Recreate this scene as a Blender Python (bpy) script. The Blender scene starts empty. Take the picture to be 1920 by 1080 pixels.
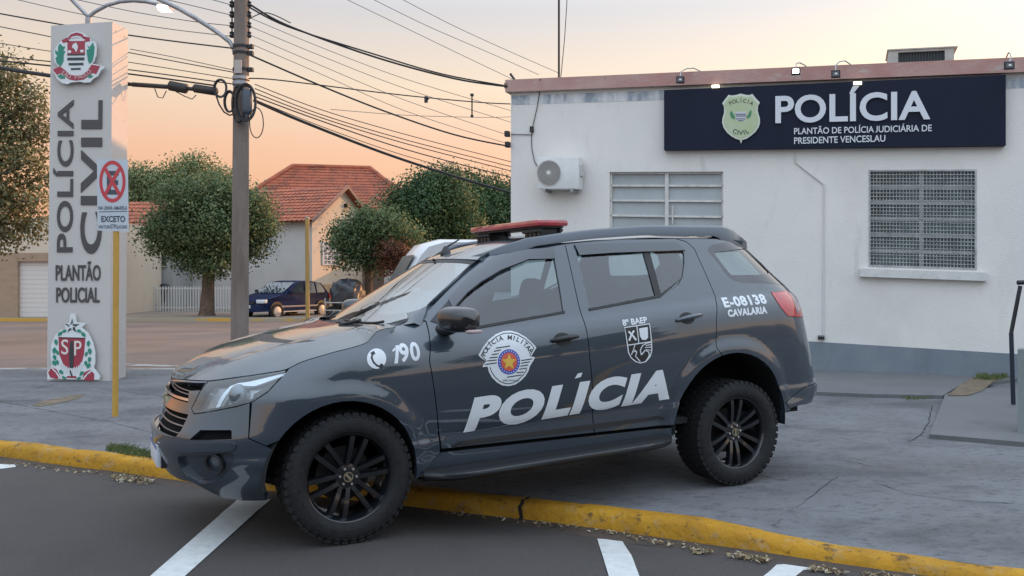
import bpy, bmesh, math, random
from math import sin, cos, pi, sqrt, atan2, radians, hypot
from mathutils import Vector, Matrix
from mathutils.geometry import delaunay_2d_cdt
from mathutils.bvhtree import BVHTree

# ------------------------------------------------------------------ camera, sky, sun, exposure
SC = bpy.context.scene
COL = SC.collection
FPX, YH, EYE = 1650.0, 522.0, 1.51          # focal length and horizon in photo pixels, eye height in metres
cam_d = bpy.data.cameras.new('camera')
cam = bpy.data.objects.new('camera', cam_d)
COL.objects.link(cam)
cam.location = (0, 0, EYE)
cam.rotation_euler = (radians(90), 0, 0)
cam_d.sensor_width = 36
cam_d.lens = 36 * FPX / 1920
cam_d.shift_y = (YH - 540) / 1920
cam_d.clip_start = 0.1
cam_d.clip_end = 3000
SC.camera = cam

SUN_EL, SUN_AZ = radians(10.5), (0.80, 0.60)  # direction towards the sun in plan: right, a little behind the facade
world = bpy.data.worlds.new('World')
SC.world = world
world.use_nodes = True
wt = world.node_tree
for n in list(wt.nodes): wt.nodes.remove(n)
def N(t, typ, **kw):
    n = t.nodes.new(typ)
    for k, v in kw.items(): setattr(n, k, v)
    return n
wo = N(wt, 'ShaderNodeOutputWorld'); bg = N(wt, 'ShaderNodeBackground'); wt.links.new(bg.outputs[0], wo.inputs[0])
sky = N(wt, 'ShaderNodeTexSky', sky_type='NISHITA', sun_disc=False)
sky.sun_elevation = SUN_EL
sky.sun_rotation = atan2(SUN_AZ[0], SUN_AZ[1])
sky.dust_density = 2.0
geo = N(wt, 'ShaderNodeTexCoord')
sep = N(wt, 'ShaderNodeSeparateXYZ'); wt.links.new(geo.outputs['Generated'], sep.inputs[0])
ramp = N(wt, 'ShaderNodeValToRGB'); wt.links.new(sep.outputs['Z'], ramp.inputs[0])
cr = ramp.color_ramp
def setramp(cr, stops):
    while len(cr.elements) > 1: cr.elements.remove(cr.elements[-1])
    cr.elements[0].position = stops[0][0]; cr.elements[0].color = (*stops[0][1], 1)
    for p, c in stops[1:]:
        e = cr.elements.new(p); e.color = (*c, 1)
# dusk: peach over the horizon, pale cream, then pale blue grey overhead
SKYR = [(0.0, (.78, .32, .20)), (.10, (.89, .42, .22)), (.14, (.93, .49, .28)), (.21, (.93, .69, .47)), (.29, (.68, .63, .615)),
        (.42, (.92, .96, 1.03)), (.7, (1.14, 1.30, 1.48)), (1.0, (1.26, 1.48, 1.8))]
setramp(cr, [(p, tuple(.5 * q for q in c)) for p, c in SKYR])
# the sky is brighter towards the sun (right) and behind the photographer
vm = N(wt, 'ShaderNodeVectorMath', operation='DOT_PRODUCT'); wt.links.new(geo.outputs['Generated'], vm.inputs[0])
vm.inputs[1].default_value = (0.62, -0.78, 0.0)
mr = N(wt, 'ShaderNodeMapRange'); wt.links.new(vm.outputs['Value'], mr.inputs[0])
mr.inputs[1].default_value = -1; mr.inputs[2].default_value = 1; mr.inputs[3].default_value = 1.72; mr.inputs[4].default_value = 3.0
mul = N(wt, 'ShaderNodeMix', data_type='RGBA', blend_type='MULTIPLY'); mul.inputs[0].default_value = 1
ramp2 = N(wt, 'ShaderNodeValToRGB'); wt.links.new(sep.outputs['Z'], ramp2.inputs[0])       # away from the afterglow: cooler
setramp(ramp2.color_ramp, [(p, tuple(.5 * q for q in c)) for p, c in [(0, (.90, .60, .40)), (.06, (.70, .58, .52)), (.13, (.54, .60, .68)), (.25, (.66, .75, .87)), (.5, (.96, 1.12, 1.30)), (1.0, (1.26, 1.48, 1.8))]])
bk = N(wt, 'ShaderNodeMapRange'); bk.inputs[1].default_value = -.25; bk.inputs[2].default_value = .55; wt.links.new(sep.outputs['Y'], bk.inputs[0])
mxr = N(wt, 'ShaderNodeMix', data_type='RGBA'); wt.links.new(bk.outputs[0], mxr.inputs[0]); wt.links.new(ramp2.outputs[0], mxr.inputs[6]); wt.links.new(ramp.outputs[0], mxr.inputs[7])
wt.links.new(mxr.outputs[2], mul.inputs[6]); wt.links.new(mr.outputs[0], mul.inputs[7])
nsc = N(wt, 'ShaderNodeMix', data_type='RGBA', blend_type='ADD'); nsc.inputs[0].default_value = .05
wt.links.new(mul.outputs[2], nsc.inputs[6]); wt.links.new(sky.outputs[0], nsc.inputs[7])
wt.links.new(nsc.outputs[2], bg.inputs[0])
bg.inputs[1].default_value = 1.0

sun_d = bpy.data.lights.new('sun', 'SUN'); sun = bpy.data.objects.new('sun', sun_d); COL.objects.link(sun)
sd = Vector((SUN_AZ[0] * cos(SUN_EL), SUN_AZ[1] * cos(SUN_EL), sin(SUN_EL)))
sun.rotation_euler = sd.to_track_quat('Z', 'Y').to_euler()
sun.location = (30, 5, 20)
sun_d.energy = 3.4; sun_d.angle = radians(1.0); sun_d.color = (1, .46, .17)
vs = SC.view_settings
vs.view_transform = 'Standard'; vs.look = 'None'; vs.gamma = 1; vs.use_curve_mapping = False; vs.exposure = 0
SC.cycles.max_bounces = 8; SC.cycles.transparent_max_bounces = 16
SC.cycles.sample_clamp_indirect = 6

# ------------------------------------------------------------------ helpers
def ray(px, py): return Vector(((px - 960) / FPX, 1.0, -(py - YH) / FPX))
CAMP = Vector((0, 0, EYE))
def at_depth(px, py, Z): return CAMP + ray(px, py) * Z
def on_z(px, py, z=0.0):
    r = ray(px, py); return CAMP + r * ((z - EYE) / r.z)

class MB:
    """collects geometry for one mesh"""
    def __init__(s, xf=None): s.v = []; s.f = []; s.xf = xf; s.mi = []; s.cur = 0
    def add(s, vs, fs, xf=None):
        o = len(s.v); xf = xf or s.xf
        for p in vs:
            p = Vector(p); s.v.append(xf(p) if callable(xf) else (xf @ p if xf is not None else p))
        for f in fs: s.f.append([i + o for i in f]); s.mi.append(s.cur)
        return s
    def box(s, x0, x1, y0, y1, z0, z1, xf=None):
        return s.add([(x0,y0,z0),(x1,y0,z0),(x1,y1,z0),(x0,y1,z0),(x0,y0,z1),(x1,y0,z1),(x1,y1,z1),(x0,y1,z1)],
              [(0,3,2,1),(4,5,6,7),(0,1,5,4),(1,2,6,5),(2,3,7,6),(3,0,4,7)], xf)
    def cbox(s, x0, x1, y0, y1, z0, z1, b, xf=None):
        # box with all edges chamfered by b
        pts = []
        bm = bmesh.new(); bmesh.ops.create_cube(bm, size=1)
        for v in bm.verts: v.co = Vector(((x0+x1)/2 + v.co.x*(x1-x0), (y0+y1)/2 + v.co.y*(y1-y0), (z0+z1)/2 + v.co.z*(z1-z0)))
        bmesh.ops.bevel(bm, geom=bm.edges[:], offset=b, segments=2, profile=.6, affect='EDGES')
        bm.verts.index_update()
        s.add([v.co.copy() for v in bm.verts], [[v.index for v in f.verts] for f in bm.faces], xf); bm.free(); return s
    def tube(s, pts, r, n=8, cap=True, xf=None):
        pts = [Vector(p) for p in pts]; rr = r if isinstance(r, (list, tuple)) else [r] * len(pts)
        V = []; F = []; up = None
        for i, p in enumerate(pts):
            t = (pts[min(i+1, len(pts)-1)] - pts[max(i-1, 0)]).normalized()
            if up is None:
                a = Vector((0,0,1)) if abs(t.z) < .9 else Vector((1,0,0)); up = (a - t * a.dot(t)).normalized()
            else:
                up = (up - t * up.dot(t)); up = up.normalized() if up.length > 1e-6 else Vector((1,0,0))
            sd_ = t.cross(up)
            for k in range(n):
                q = 2*pi*k/n; V.append(p + (up*cos(q) + sd_*sin(q)) * rr[i])
        for i in range(len(pts)-1):
            for k in range(n):
                F.append((i*n+k, i*n+(k+1)%n, (i+1)*n+(k+1)%n, (i+1)*n+k))
        if cap: F.append(tuple(range(n))[::-1]); F.append(tuple((len(pts)-1)*n+k for k in range(n)))
        return s.add(V, F, xf)
    def lathe(s, prof, n=32, axis='z', xf=None, close=False):
        V = []; F = []; m = len(prof)
        for k in range(n):
            a = 2*pi*k/n
            for (r, h) in prof:
                V.append({'z': (r*cos(a), r*sin(a), h), 'y': (r*cos(a), h, r*sin(a)), 'x': (h, r*cos(a), r*sin(a))}[axis])
        for k in range(n):
            k2 = (k+1) % n
            for j in range(m if close else m-1):
                j2 = (j+1) % m; F.append((k*m+j, k2*m+j, k2*m+j2, k*m+j2))
        return s.add(V, F, xf)
    def poly(s, pts, xf=None): return s.add(pts, [tuple(range(len(pts)))], xf)
    def prism(s, pts2, d0, d1, plane='xz', xf=None):
        # outline in a plane, thickness along the third axis (triangulated caps)
        def P(a, b, d): return {'xz': (a, d, b), 'xy': (a, b, d), 'yz': (d, a, b)}[plane]
        n = len(pts2); V = [P(a, b, d0) for a, b in pts2] + [P(a, b, d1) for a, b in pts2]
        F = [tuple(range(n)), tuple(range(2*n-1, n-1, -1))] + [(i, i+n, (i+1) % n + n, (i+1) % n) for i in range(n)]
        return s.add(V, F, xf)

def fix_mesh(me, recalc=True):
    bm = bmesh.new(); bm.from_mesh(me)
    big = [f for f in bm.faces if len(f.verts) > 4]
    if big: bmesh.ops.triangulate(bm, faces=big)
    if recalc: bmesh.ops.recalc_face_normals(bm, faces=bm.faces)
    bm.to_mesh(me); bm.free()

def smooth_by_angle(me, ang=40):
    me.polygons.foreach_set('use_smooth', [True] * len(me.polygons))
    bm = bmesh.new(); bm.from_mesh(me)
    th = radians(ang)
    for e in bm.edges:
        e.smooth = not (len(e.link_faces) == 2 and e.calc_face_angle(0) > th)
    bm.to_mesh(me); bm.free()

def build(name, mb, mat, parent=None, smooth=None, recalc=True, local=False):
    """link one mesh object; vertices are in world space unless local, the parent only moves them into its own space"""
    me = bpy.data.meshes.new(name)
    V = mb.v
    root = parent
    if parent is not None and not local:
        while root.parent is not None: root = root.parent
        inv = root.matrix_basis.inverted(); V = [inv @ Vector(p) for p in V]
    loc = None
    if parent is None and not local:
        xs = [p[0] for p in V]; ys = [p[1] for p in V]; zs = [p[2] for p in V]
        loc = Vector(((min(xs)+max(xs))/2, (min(ys)+max(ys))/2, min(zs))); V = [Vector(p) - loc for p in V]
    me.from_pydata([tuple(p) for p in V], [], [tuple(f) for f in mb.f])
    mats = mat if isinstance(mat, (list, tuple)) else [mat]
    for m in mats: me.materials.append(m)
    if len(mats) > 1: me.polygons.foreach_set('material_index', mb.mi)
    fix_mesh(me, recalc)
    if smooth: smooth_by_angle(me, smooth)
    o = bpy.data.objects.new(name, me); COL.objects.link(o)
    if parent is not None: o.parent = parent
    if loc is not None: o.location = loc
    return o

def tag(o, label=None, cat=None, group=None, kind=None):
    if label: o['label'] = label
    if cat: o['category'] = cat
    if group: o['group'] = group
    if kind: o['kind'] = kind
    return o
def thing(name, label, cat, loc=(0,0,0), rot=(0,0,0), group=None):
    o = bpy.data.objects.new(name, None); COL.objects.link(o)
    o.empty_display_size = .2; o.location = loc; o.rotation_euler = rot
    o.matrix_basis = Matrix.Translation(loc) @ Matrix.Rotation(rot[2], 4, 'Z') @ Matrix.Rotation(rot[1], 4, 'Y') @ Matrix.Rotation(rot[0], 4, 'X')
    return tag(o, label, cat, group)
def copy_tree(o, parent=None):
    c = o.copy(); COL.objects.link(c)
    if parent is not None: c.parent = parent
    for ch in list(o.children): copy_tree(ch, c)
    return c

# ------------------------------------------------------------------ materials
def mat(name, col, rough=.6, metal=0., var=0., vscale=3., col2=None, bump=0., bscale=40., coat=0., coat_r=.03, coat_ior=1.5, spec=.5, emit=None, es=0., alpha=1, detail=6., sheen=0, coords='Object', stretch=None, thr=None):
    m = bpy.data.materials.new(name); m.use_nodes = True; t = m.node_tree; b = t.nodes['Principled BSDF']
    b.inputs['Base Color'].default_value = (*col, 1); b.inputs['Roughness'].default_value = rough; b.inputs['Metallic'].default_value = metal
    b.inputs['Coat Weight'].default_value = coat; b.inputs['Coat IOR'].default_value = coat_ior; b.inputs['Coat Roughness'].default_value = coat_r; b.inputs['Specular IOR Level'].default_value = spec
    if emit: b.inputs['Emission Color'].default_value = (*emit, 1); b.inputs['Emission Strength'].default_value = es
    tc = N(t, 'ShaderNodeTexCoord'); src = tc.outputs[coords] if coords != 'World' else N(t, 'ShaderNodeNewGeometry').outputs['Position']
    if stretch:
        mp = N(t, 'ShaderNodeMapping'); mp.inputs['Scale'].default_value = stretch; t.links.new(src, mp.inputs[0]); src = mp.outputs[0]
    if var or col2:
        nz = N(t, 'ShaderNodeTexNoise'); nz.inputs['Scale'].default_value = vscale; nz.inputs['Detail'].default_value = detail; nz.inputs['Roughness'].default_value = .62
        t.links.new(src, nz.inputs['Vector'])
        mx = N(t, 'ShaderNodeMix', data_type='RGBA')
        c2 = col2 or tuple(max(0, c * (1 - var)) for c in col); c1 = col if col2 else tuple(c * (1 + var) for c in col)
        mx.inputs[6].default_value = (*c1, 1); mx.inputs[7].default_value = (*c2, 1)
        rg = N(t, 'ShaderNodeMapRange'); lo, hi = thr or (.3, .7); rg.inputs[1].default_value = lo; rg.inputs[2].default_value = hi
        t.links.new(nz.outputs[0], rg.inputs[0]); t.links.new(rg.outputs[0], mx.inputs[0]); t.links.new(mx.outputs[2], b.inputs['Base Color'])
    if bump:
        nb = N(t, 'ShaderNodeTexNoise'); nb.inputs['Scale'].default_value = bscale; nb.inputs['Detail'].default_value = 5
        t.links.new(src, nb.inputs['Vector'])
        bp = N(t, 'ShaderNodeBump'); bp.inputs['Strength'].default_value = bump; bp.inputs['Distance'].default_value = .02
        t.links.new(nb.outputs[0], bp.inputs['Height']); t.links.new(bp.outputs[0], b.inputs['Normal'])
    return m
def layer(m, col, scale, lo, hi, amount=1., coords='Object', detail=8., stretch=None, rough=None):
    """a further layer of noise shaped stains over the colour of an existing material"""
    t = m.node_tree; b = t.nodes['Principled BSDF']; inp = b.inputs['Base Color']
    mx = N(t, 'ShaderNodeMix', data_type='RGBA')
    if inp.links: s_ = inp.links[0].from_socket; t.links.new(s_, mx.inputs[6])
    else: mx.inputs[6].default_value = inp.default_value
    mx.inputs[7].default_value = (*col, 1)
    src = N(t, 'ShaderNodeTexCoord').outputs[coords] if coords != 'World' else N(t, 'ShaderNodeNewGeometry').outputs['Position']
    if stretch:
        mp = N(t, 'ShaderNodeMapping'); mp.inputs['Scale'].default_value = stretch; t.links.new(src, mp.inputs[0]); src = mp.outputs[0]
    nz = N(t, 'ShaderNodeTexNoise'); nz.inputs['Scale'].default_value = scale; nz.inputs['Detail'].default_value = detail; nz.inputs['Roughness'].default_value = .65
    t.links.new(src, nz.inputs['Vector'])
    rg = N(t, 'ShaderNodeMapRange'); rg.inputs[1].default_value = lo; rg.inputs[2].default_value = hi; rg.inputs[4].default_value = amount
    t.links.new(nz.outputs[0], rg.inputs[0]); t.links.new(rg.outputs[0], mx.inputs[0]); t.links.new(mx.outputs[2], inp)
    return m
def glass(name, tint=(.8,.85,.85), refl=.06, rough=.01, boost=1.):
    """thin pane: see-through with mirror reflection growing towards grazing angles"""
    m = bpy.data.materials.new(name); m.use_nodes = True; t = m.node_tree
    t.nodes.remove(t.nodes['Principled BSDF']); out = t.nodes['Material Output']
    tr = N(t, 'ShaderNodeBsdfTransparent'); tr.inputs[0].default_value = (*tint, 1)
    gl = N(t, 'ShaderNodeBsdfGlossy'); gl.inputs['Roughness'].default_value = rough; gl.inputs[0].default_value = (1,1,1,1)
    fr = N(t, 'ShaderNodeLayerWeight'); fr.inputs[0].default_value = .35
    rg = N(t, 'ShaderNodeMapRange'); rg.inputs[3].default_value = refl; rg.inputs[4].default_value = min(1, .9 * boost)
    t.links.new(fr.outputs['Facing'], rg.inputs[0])
    pw = N(t, 'ShaderNodeMath', operation='POWER'); pw.inputs[1].default_value = 2.2; t.links.new(fr.outputs['Facing'], pw.inputs[0]); t.links.new(pw.outputs[0], rg.inputs[0])
    mx = N(t, 'ShaderNodeMixShader'); t.links.new(rg.outputs[0], mx.inputs[0]); t.links.new(tr.outputs[0], mx.inputs[1]); t.links.new(gl.outputs[0], mx.inputs[2])
    t.links.new(mx.outputs[0], out.inputs[0]); return m
def leafmat(name, c1, c2, scale=1.2):
    m = mat(name, c1, rough=.55, col2=c2, vscale=scale, detail=3, spec=.3, coords='Object')
    t = m.node_tree; b = t.nodes['Principled BSDF']; out = t.nodes['Material Output']
    tl = N(t, 'ShaderNodeBsdfTranslucent'); mx = N(t, 'ShaderNodeMixShader'); mx.inputs[0].default_value = .3
    s_ = b.inputs['Base Color'].links[0].from_socket; t.links.new(s_, tl.inputs[0])
    t.links.new(b.outputs[0], mx.inputs[1]); t.links.new(tl.outputs[0], mx.inputs[2]); t.links.new(mx.outputs[0], out.inputs[0])
    return m

M = {}
M['white'] = mat('white_marking', (.72,.73,.74), .5)
M['black'] = mat('black_marking', (.012,.012,.014), .5)
M['red'] = mat('red_marking', (.45,.03,.04), .5)
M['crest_red'] = mat('crest_red', (.33,.035,.06), .5)
M['crest_green'] = mat('crest_green', (.02,.22,.15), .5)
M['blue'] = mat('blue_marking', (.03,.06,.36), .5)
M['gold'] = mat('gold_marking', (.62,.40,.06), .45)
M['dull_gold'] = mat('dull_gold', (.30,.26,.16), .35, .5)
M['dark_metal'] = mat('dark_metal', (.03,.032,.035), .45, .6, var=.3, vscale=8)
M['galv'] = mat('galvanised_steel', (.32,.32,.33), .5, .5, var=.2, vscale=9)
M['cable'] = mat('cable_black', (.02,.02,.022), .6)
M['wire_grey'] = mat('wire_grey', (.14,.13,.13), .6)
M['rubber'] = mat('rubber', (.012,.012,.013), .75, var=.3, vscale=20, bump=.15, bscale=90, spec=.35)
M['chrome'] = mat('chrome', (.62,.63,.65), .12, 1.)
M['plastic'] = mat('black_plastic', (.012,.013,.015), .42, bump=.03, bscale=300)

# ------------------------------------------------------------------ lettering
_tc = {}
def text2d(s, bold=0., space=1., extrude=0., shear=0.):
    """mesh of a line of text, flat in x,y; returns verts, faces and its bounding box"""
    key = (s, bold, space, extrude, shear)
    if key in _tc: return _tc[key]
    cu = bpy.data.curves.new('lettering', 'FONT'); cu.body = s; cu.offset = bold; cu.space_character = space; cu.extrude = extrude; cu.shear = shear; cu.resolution_u = 5
    ob = bpy.data.objects.new('lettering', cu); COL.objects.link(ob)
    dg = bpy.context.evaluated_depsgraph_get(); dg.update()
    me = bpy.data.meshes.new_from_object(ob.evaluated_get(dg))
    V = [v.co.copy() for v in me.vertices]; F = [tuple(p.vertices) for p in me.polygons]
    bpy.data.objects.remove(ob); bpy.data.curves.remove(cu); bpy.data.meshes.remove(me)
    x0 = min(v.x for v in V); x1 = max(v.x for v in V); y0 = min(v.y for v in V); y1 = max(v.y for v in V)
    r = (V, F, (x0, x1, y0, y1)); _tc[key] = r; return r
def text_into(mb, s, x0, x1, y0, y1, d=0., bold=0., space=1., depth=0., shear=0., xf=None, fit_cap=None):
    """fit a line of text to a box in x,y (depth along -d axis)"""
    V, F, (a0, a1, b0, b1) = text2d(s, bold, space, depth and .05, shear)
    if fit_cap: b0, b1 = fit_cap
    vs = []
    for v in V:
        vs.append((x0 + (v.x - a0) / (a1 - a0) * (x1 - x0), d + (v.z / .05 * depth if depth else 0), y0 + (v.y - b0) / (b1 - b0) * (y1 - y0)))
    mb.add(vs, F, xf); return mb
def cap_box(s, bold=0., space=1.):
    """height box of the capitals in a line, ignoring accents and tails"""
    _, _, (_, _, b0, b1) = text2d('H', bold, space); return (b0, b1)
def disc2(cx, cy, rx, ry, n=40, a0=0, a1=2*pi):
    return [(cx + rx*cos(a0 + (a1-a0)*i/n), cy + ry*sin(a0 + (a1-a0)*i/n)) for i in range(n if a1-a0 > 6.28 else n+1)]
def ring2(mb, cx, cy, r0, r1, d, n=48, ky=1., a0=0, a1=2*pi, xf=None):
    V = []; F = []
    for i in range(n+1):
        a = a0 + (a1-a0)*i/n
        V += [(cx + r0*cos(a), d, cy + ky*r0*sin(a)), (cx + r1*cos(a), d, cy + ky*r1*sin(a))]
    for i in range(n): F.append((2*i, 2*i+1, 2*i+3, 2*i+2))
    return mb.add(V, F, xf)
def star2(cx, cy, r, r2, rot=pi/2, n=5, sx=1., sy=1.):
    return [(cx + sx*(r if i % 2 == 0 else r2)*cos(rot + pi*i/n), cy + sy*(r if i % 2 == 0 else r2)*sin(rot + pi*i/n)) for i in range(2*n)]
def leaf2(cx, cy, L, w, ang):
    c, s = cos(ang), sin(ang); P = [(-.5,0),(-.2,.5),(.15,.42),(.5,0),(.15,-.42),(-.2,-.5)]
    return [(cx + c*L*a - s*w*b, cy + s*L*a + c*w*b) for a, b in P]
# ================================================================== the setting
# ---- kerb line along the road (front foot), measured on the photograph
KERB = [(-40,26.0),(-14,12.5),(-8,9.45),(-4.54,7.81),(-2.83,7.0),(-1.5,6.42),(-.2,5.90),(.30,5.68),(.75,5.46),(1.10,5.27),(1.45,5.08),(1.77,4.91),(2.4,4.58),(3.2,4.18),(5,3.30),(9,1.4),(30,-8.5)]
def kerb_near(x, y):
    """distance to the kerb line (negative on the road side), and position along it"""
    best = None; L = 0
    for (ax, ay), (bx, by) in zip(KERB, KERB[1:]):
        dx, dy = bx-ax, by-ay; l2 = dx*dx+dy*dy; t = max(0, min(1, ((x-ax)*dx+(y-ay)*dy)/l2)); qx, qy = ax+t*dx, ay+t*dy
        d = hypot(x-qx, y-qy)
        if best is None or d < best[0]: best = (d, (1 if (x-ax)*(-dy)+(y-ay)*dx > 0 else -1), L+t*sqrt(l2), qx)
        L += sqrt(l2)
    return best[0]*best[1], best[2], best[3]
def sst(a, b, x):
    t = max(0, min(1, (x-a)/(b-a))); return t*t*(3-2*t)
def road_z(x, y):
    d, _, _ = kerb_near(x, y)
    if d < 0: return -.09*(1-sst(.0, .95, -d))
    return -.09*(1-sst(.3, 3.2, d))
def kerb_top(x): return .042 - .052*sst(1.30, 1.62, x)
def walk_z(x, y):
    d, _, kx = kerb_near(x, y)
    return .03 + (kerb_top(kx)-.004-.03)*(1-sst(.15, 1.1, d))
def on_ground(px, py, f, off=0.):
    z = 0.
    for _ in range(12):
        p = on_z(px, py, z); z = f(p.x, p.y)+off
    return on_z(px, py, z)

asph = mat('asphalt', (.062,.055,.053), .82, col2=(.084,.075,.071), vscale=1.1, bump=.5, bscale=160, coords='World', spec=.3)
layer(asph, (.034,.031,.031), .55, .52, .72, .8, 'World'); layer(asph, (.11,.085,.07), 2.2, .60, .78, .35, 'World'); layer(asph, (.085,.08,.078), 60, .52, .7, .5, 'World', 3)
asph2 = mat('side_street_asphalt', (.175,.122,.096), .9, col2=(.225,.16,.128), vscale=.5, bump=.4, bscale=60, coords='World', spec=.2)
layer(asph2, (.115,.09,.08), .35, .5, .75, .8, 'World', stretch=(.35,1.4,1))
conc = mat('pavement_concrete', (.136,.136,.142), .8, col2=(.172,.172,.178), vscale=.8, bump=.35, bscale=55, coords='World', spec=.3)
layer(conc, (.075,.076,.083), .9, .52, .70, .8, 'World', 9, (1,1.8,1)); layer(conc, (.17,.168,.168), 1.7, .57, .75, .6, 'World'); layer(conc, (.04,.04,.043), 5, .62, .70, .7, 'World', 6, (1,2.5,1)); layer(conc, (.10,.085,.072), .45, .52, .72, .6, 'World')
kerb_m = mat('yellow_kerb_paint', (.50,.265,.022), .75, col2=(.38,.18,.012), vscale=2.2, bump=.7, bscale=22, coords='World', spec=.25)
layer(kerb_m, (.07,.05,.03), 5.5, .585, .65, .9, 'World', 9, (1,1,1.6)); layer(kerb_m, (.34,.27,.17), 8, .55, .68, .6, 'World', 8); layer(kerb_m, (.20,.10,.015), 1.6, .48, .72, .7, 'World'); layer(kerb_m, (.05,.035,.02), 26, .60, .68, .6, 'World', 5)
layer(conc, (.045,.045,.05), 13, .52, .64, .5, 'World', 8, (1,1.6,1)); layer(conc, (.19,.19,.195), 48, .56, .68, .5, 'World', 4); layer(conc, (.055,.052,.052), .38, .5, .62, .55, 'World', 10, (1,2.2,1))
layer(asph, (.025,.023,.023), 90, .54, .66, .6, 'World', 3); layer(asph, (.095,.078,.07), .4, .5, .7, .35, 'World', 8); layer(asph, (.13,.125,.12), 130, .62, .7, .5, 'World', 2)
lines_m = mat('road_line_paint', (.56,.57,.56), .7, var=.12, vscale=14, coords='World'); layer(lines_m, (.16,.15,.145), 16, .60, .76, .7, 'World', 9)

g = MB(); g.box(-900, 900, -300, 1500, -1.2, -.30); gm = mat('earth', (.16,.13,.10), .95, var=.3, vscale=.2, coords='World')
tag(build('ground', g, gm), kind='structure')
def sheet_grid(name, xs, ys, zf, m, keep=lambda x, y: True):
    mb = MB(); idx = {}
    for i, x in enumerate(xs):
        for j, y in enumerate(ys): idx[i, j] = len(mb.v); mb.v.append(Vector((x, y, zf(x, y))))
    for i in range(len(xs)-1):
        for j in range(len(ys)-1):
            if keep((xs[i]+xs[i+1])/2, (ys[j]+ys[j+1])/2):
                mb.f.append([idx[i,j], idx[i+1,j], idx[i+1,j+1], idx[i,j+1]]); mb.mi.append(0)
    return tag(build(name, mb, m, smooth=50), kind='structure')
def span(a, b, st):
    n = max(1, int(round((b-a)/st))); return [a+(b-a)*i/n for i in range(n)]
xs = span(-60,-14,4)+span(-14,-6,.8)+span(-6,4,.2)+span(4,10,.6)+span(10,60,5)+[60]
ys = span(-40,-4,4)+span(-4,1.5,.6)+span(1.5,9,.2)+span(9,14,.6)+[14]
sheet_grid('road', xs, ys, road_z, asph)
sheet_grid('side_street', span(-120,40,8)+[40], [13.95,15,18,22,26,31.2], lambda x, y: -.002 if y < 14.5 else .0, asph2)

# pavement: one sheet from the kerb back to the police station and the side street
wm = MB(); kb = []
for i in range(len(KERB)-1):
    (ax, ay), (bx, by) = KERB[i], KERB[i+1]; n = max(1, int(hypot(bx-ax, by-ay)/.25))
    for k in range(n): kb.append((ax+(bx-ax)*k/n, ay+(by-ay)*k/n))
kb = [p for p in kb if -18 < p[0] < 12]
def knorm(i):
    a = kb[max(0, i-4)]; b = kb[min(len(kb)-1, i+4)]; t = Vector((b[0]-a[0], b[1]-a[1])).normalized(); return Vector((-t.y, t.x))
rnd = random.Random(5)
rows = []
for i, p in enumerate(kb):
    nn = knorm(i); d = 0; row = []
    for j, d in enumerate([.135,.25,.4,.6,.8,1.05,1.4,1.8,2.4,3.2,4.2,5.4,7,9,11,14,18]):
        x, y = p[0]+nn.x*d, p[1]+nn.y*d; row.append((x, min(y, 14.35 if x < -1 else 99), walk_z(p[0]+nn.x*min(d,2), p[1]+nn.y*min(d,2))))
    rows.append(row)
for i, r in enumerate(rows): wm.v += [Vector(q) for q in r]
m_ = len(rows[0])
for i in range(len(rows)-1):
    for j in range(m_-1):
        q = [i*m_+j, (i+1)*m_+j, (i+1)*m_+j+1, i*m_+j+1]
        if len({tuple(round(c, 3) for c in wm.v[k]) for k in q}) == 4 and max(wm.v[k].y for k in q) - min(wm.v[k].y for k in q) > .004: wm.f.append(q); wm.mi.append(0)
tag(build('pavement', wm, conc, smooth=60), kind='structure')
# kerb: worn rounded stones with joints
def kerb_piece(i0, i1):
    mb = MB(); V = []; F = []
    P = list(range(i0, i1+1))
    for i in P:
        nn = knorm(i); p = kb[i]; zt = kerb_top(p[0]) + .004*sin(p[0]*7.1) + .003*sin(p[0]*17.3); w = .006*sin(p[0]*5.3)+.004*sin(p[0]*13)
        for d, z in ((w,-.13),(w+.002,-.085),(w+.012,zt-.045),(w+.028,zt-.016),(w+.055,zt),(.150,zt-.001),(.152,zt-.03)): V.append((p[0]+nn.x*d, p[1]+nn.y*d, z))
    n = 7
    for a in range(len(P)-1):
        for j in range(n-1): F.append((a*n+j, (a+1)*n+j, (a+1)*n+j+1, a*n+j+1))
    F += [tuple(range(n))[::-1], tuple((len(P)-1)*n+j for j in range(n))]
    mb.add(V, F); return mb
ik = lambda x: min(range(len(kb)), key=lambda i: abs(kb[i][0]-x))
kmb = MB(); joints = [0, ik(-3.2), ik(.125), len(kb)-1]
for a, b in zip(joints, joints[1:]):
    k = kerb_piece(a, b); o = len(kmb.v); kmb.v += k.v; kmb.f += [[i+o for i in f] for f in k.f]; kmb.mi += [0]*len(k.f)
# cut a crack: pull the two stones apart a little
for v in kmb.v:
    if abs(v.x-kb[joints[2]][0]) < .35 and v.z > -.12: v.z += -.006
tag(build('kerb', kmb, kerb_m, smooth=50), kind='structure')
cj = MB(); p = kb[joints[2]]; nn = knorm(joints[2]); tt = Vector((nn.y, -nn.x))
jag = [(0,-.10,.000),(.006,-.06,.012),(.012,.0,-.004),(.022,.026,.010),(.055,.0385,.002),(.085,.0395,.016),(.145,.0395,.006)]
V = []
for (d, z, s_) in jag:
    for w in (-.013, .013): q = Vector((p[0], p[1])) + nn*(d-.005) + tt*(s_+w); V.append((q.x, q.y, z+.003))
cj.add(V, [(2*i, 2*i+1, 2*i+3, 2*i+2) for i in range(len(jag)-1)]); tag(build('kerb_crack', cj, mat('crack', (.012,.010,.008), .95)), kind='structure')
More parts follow.
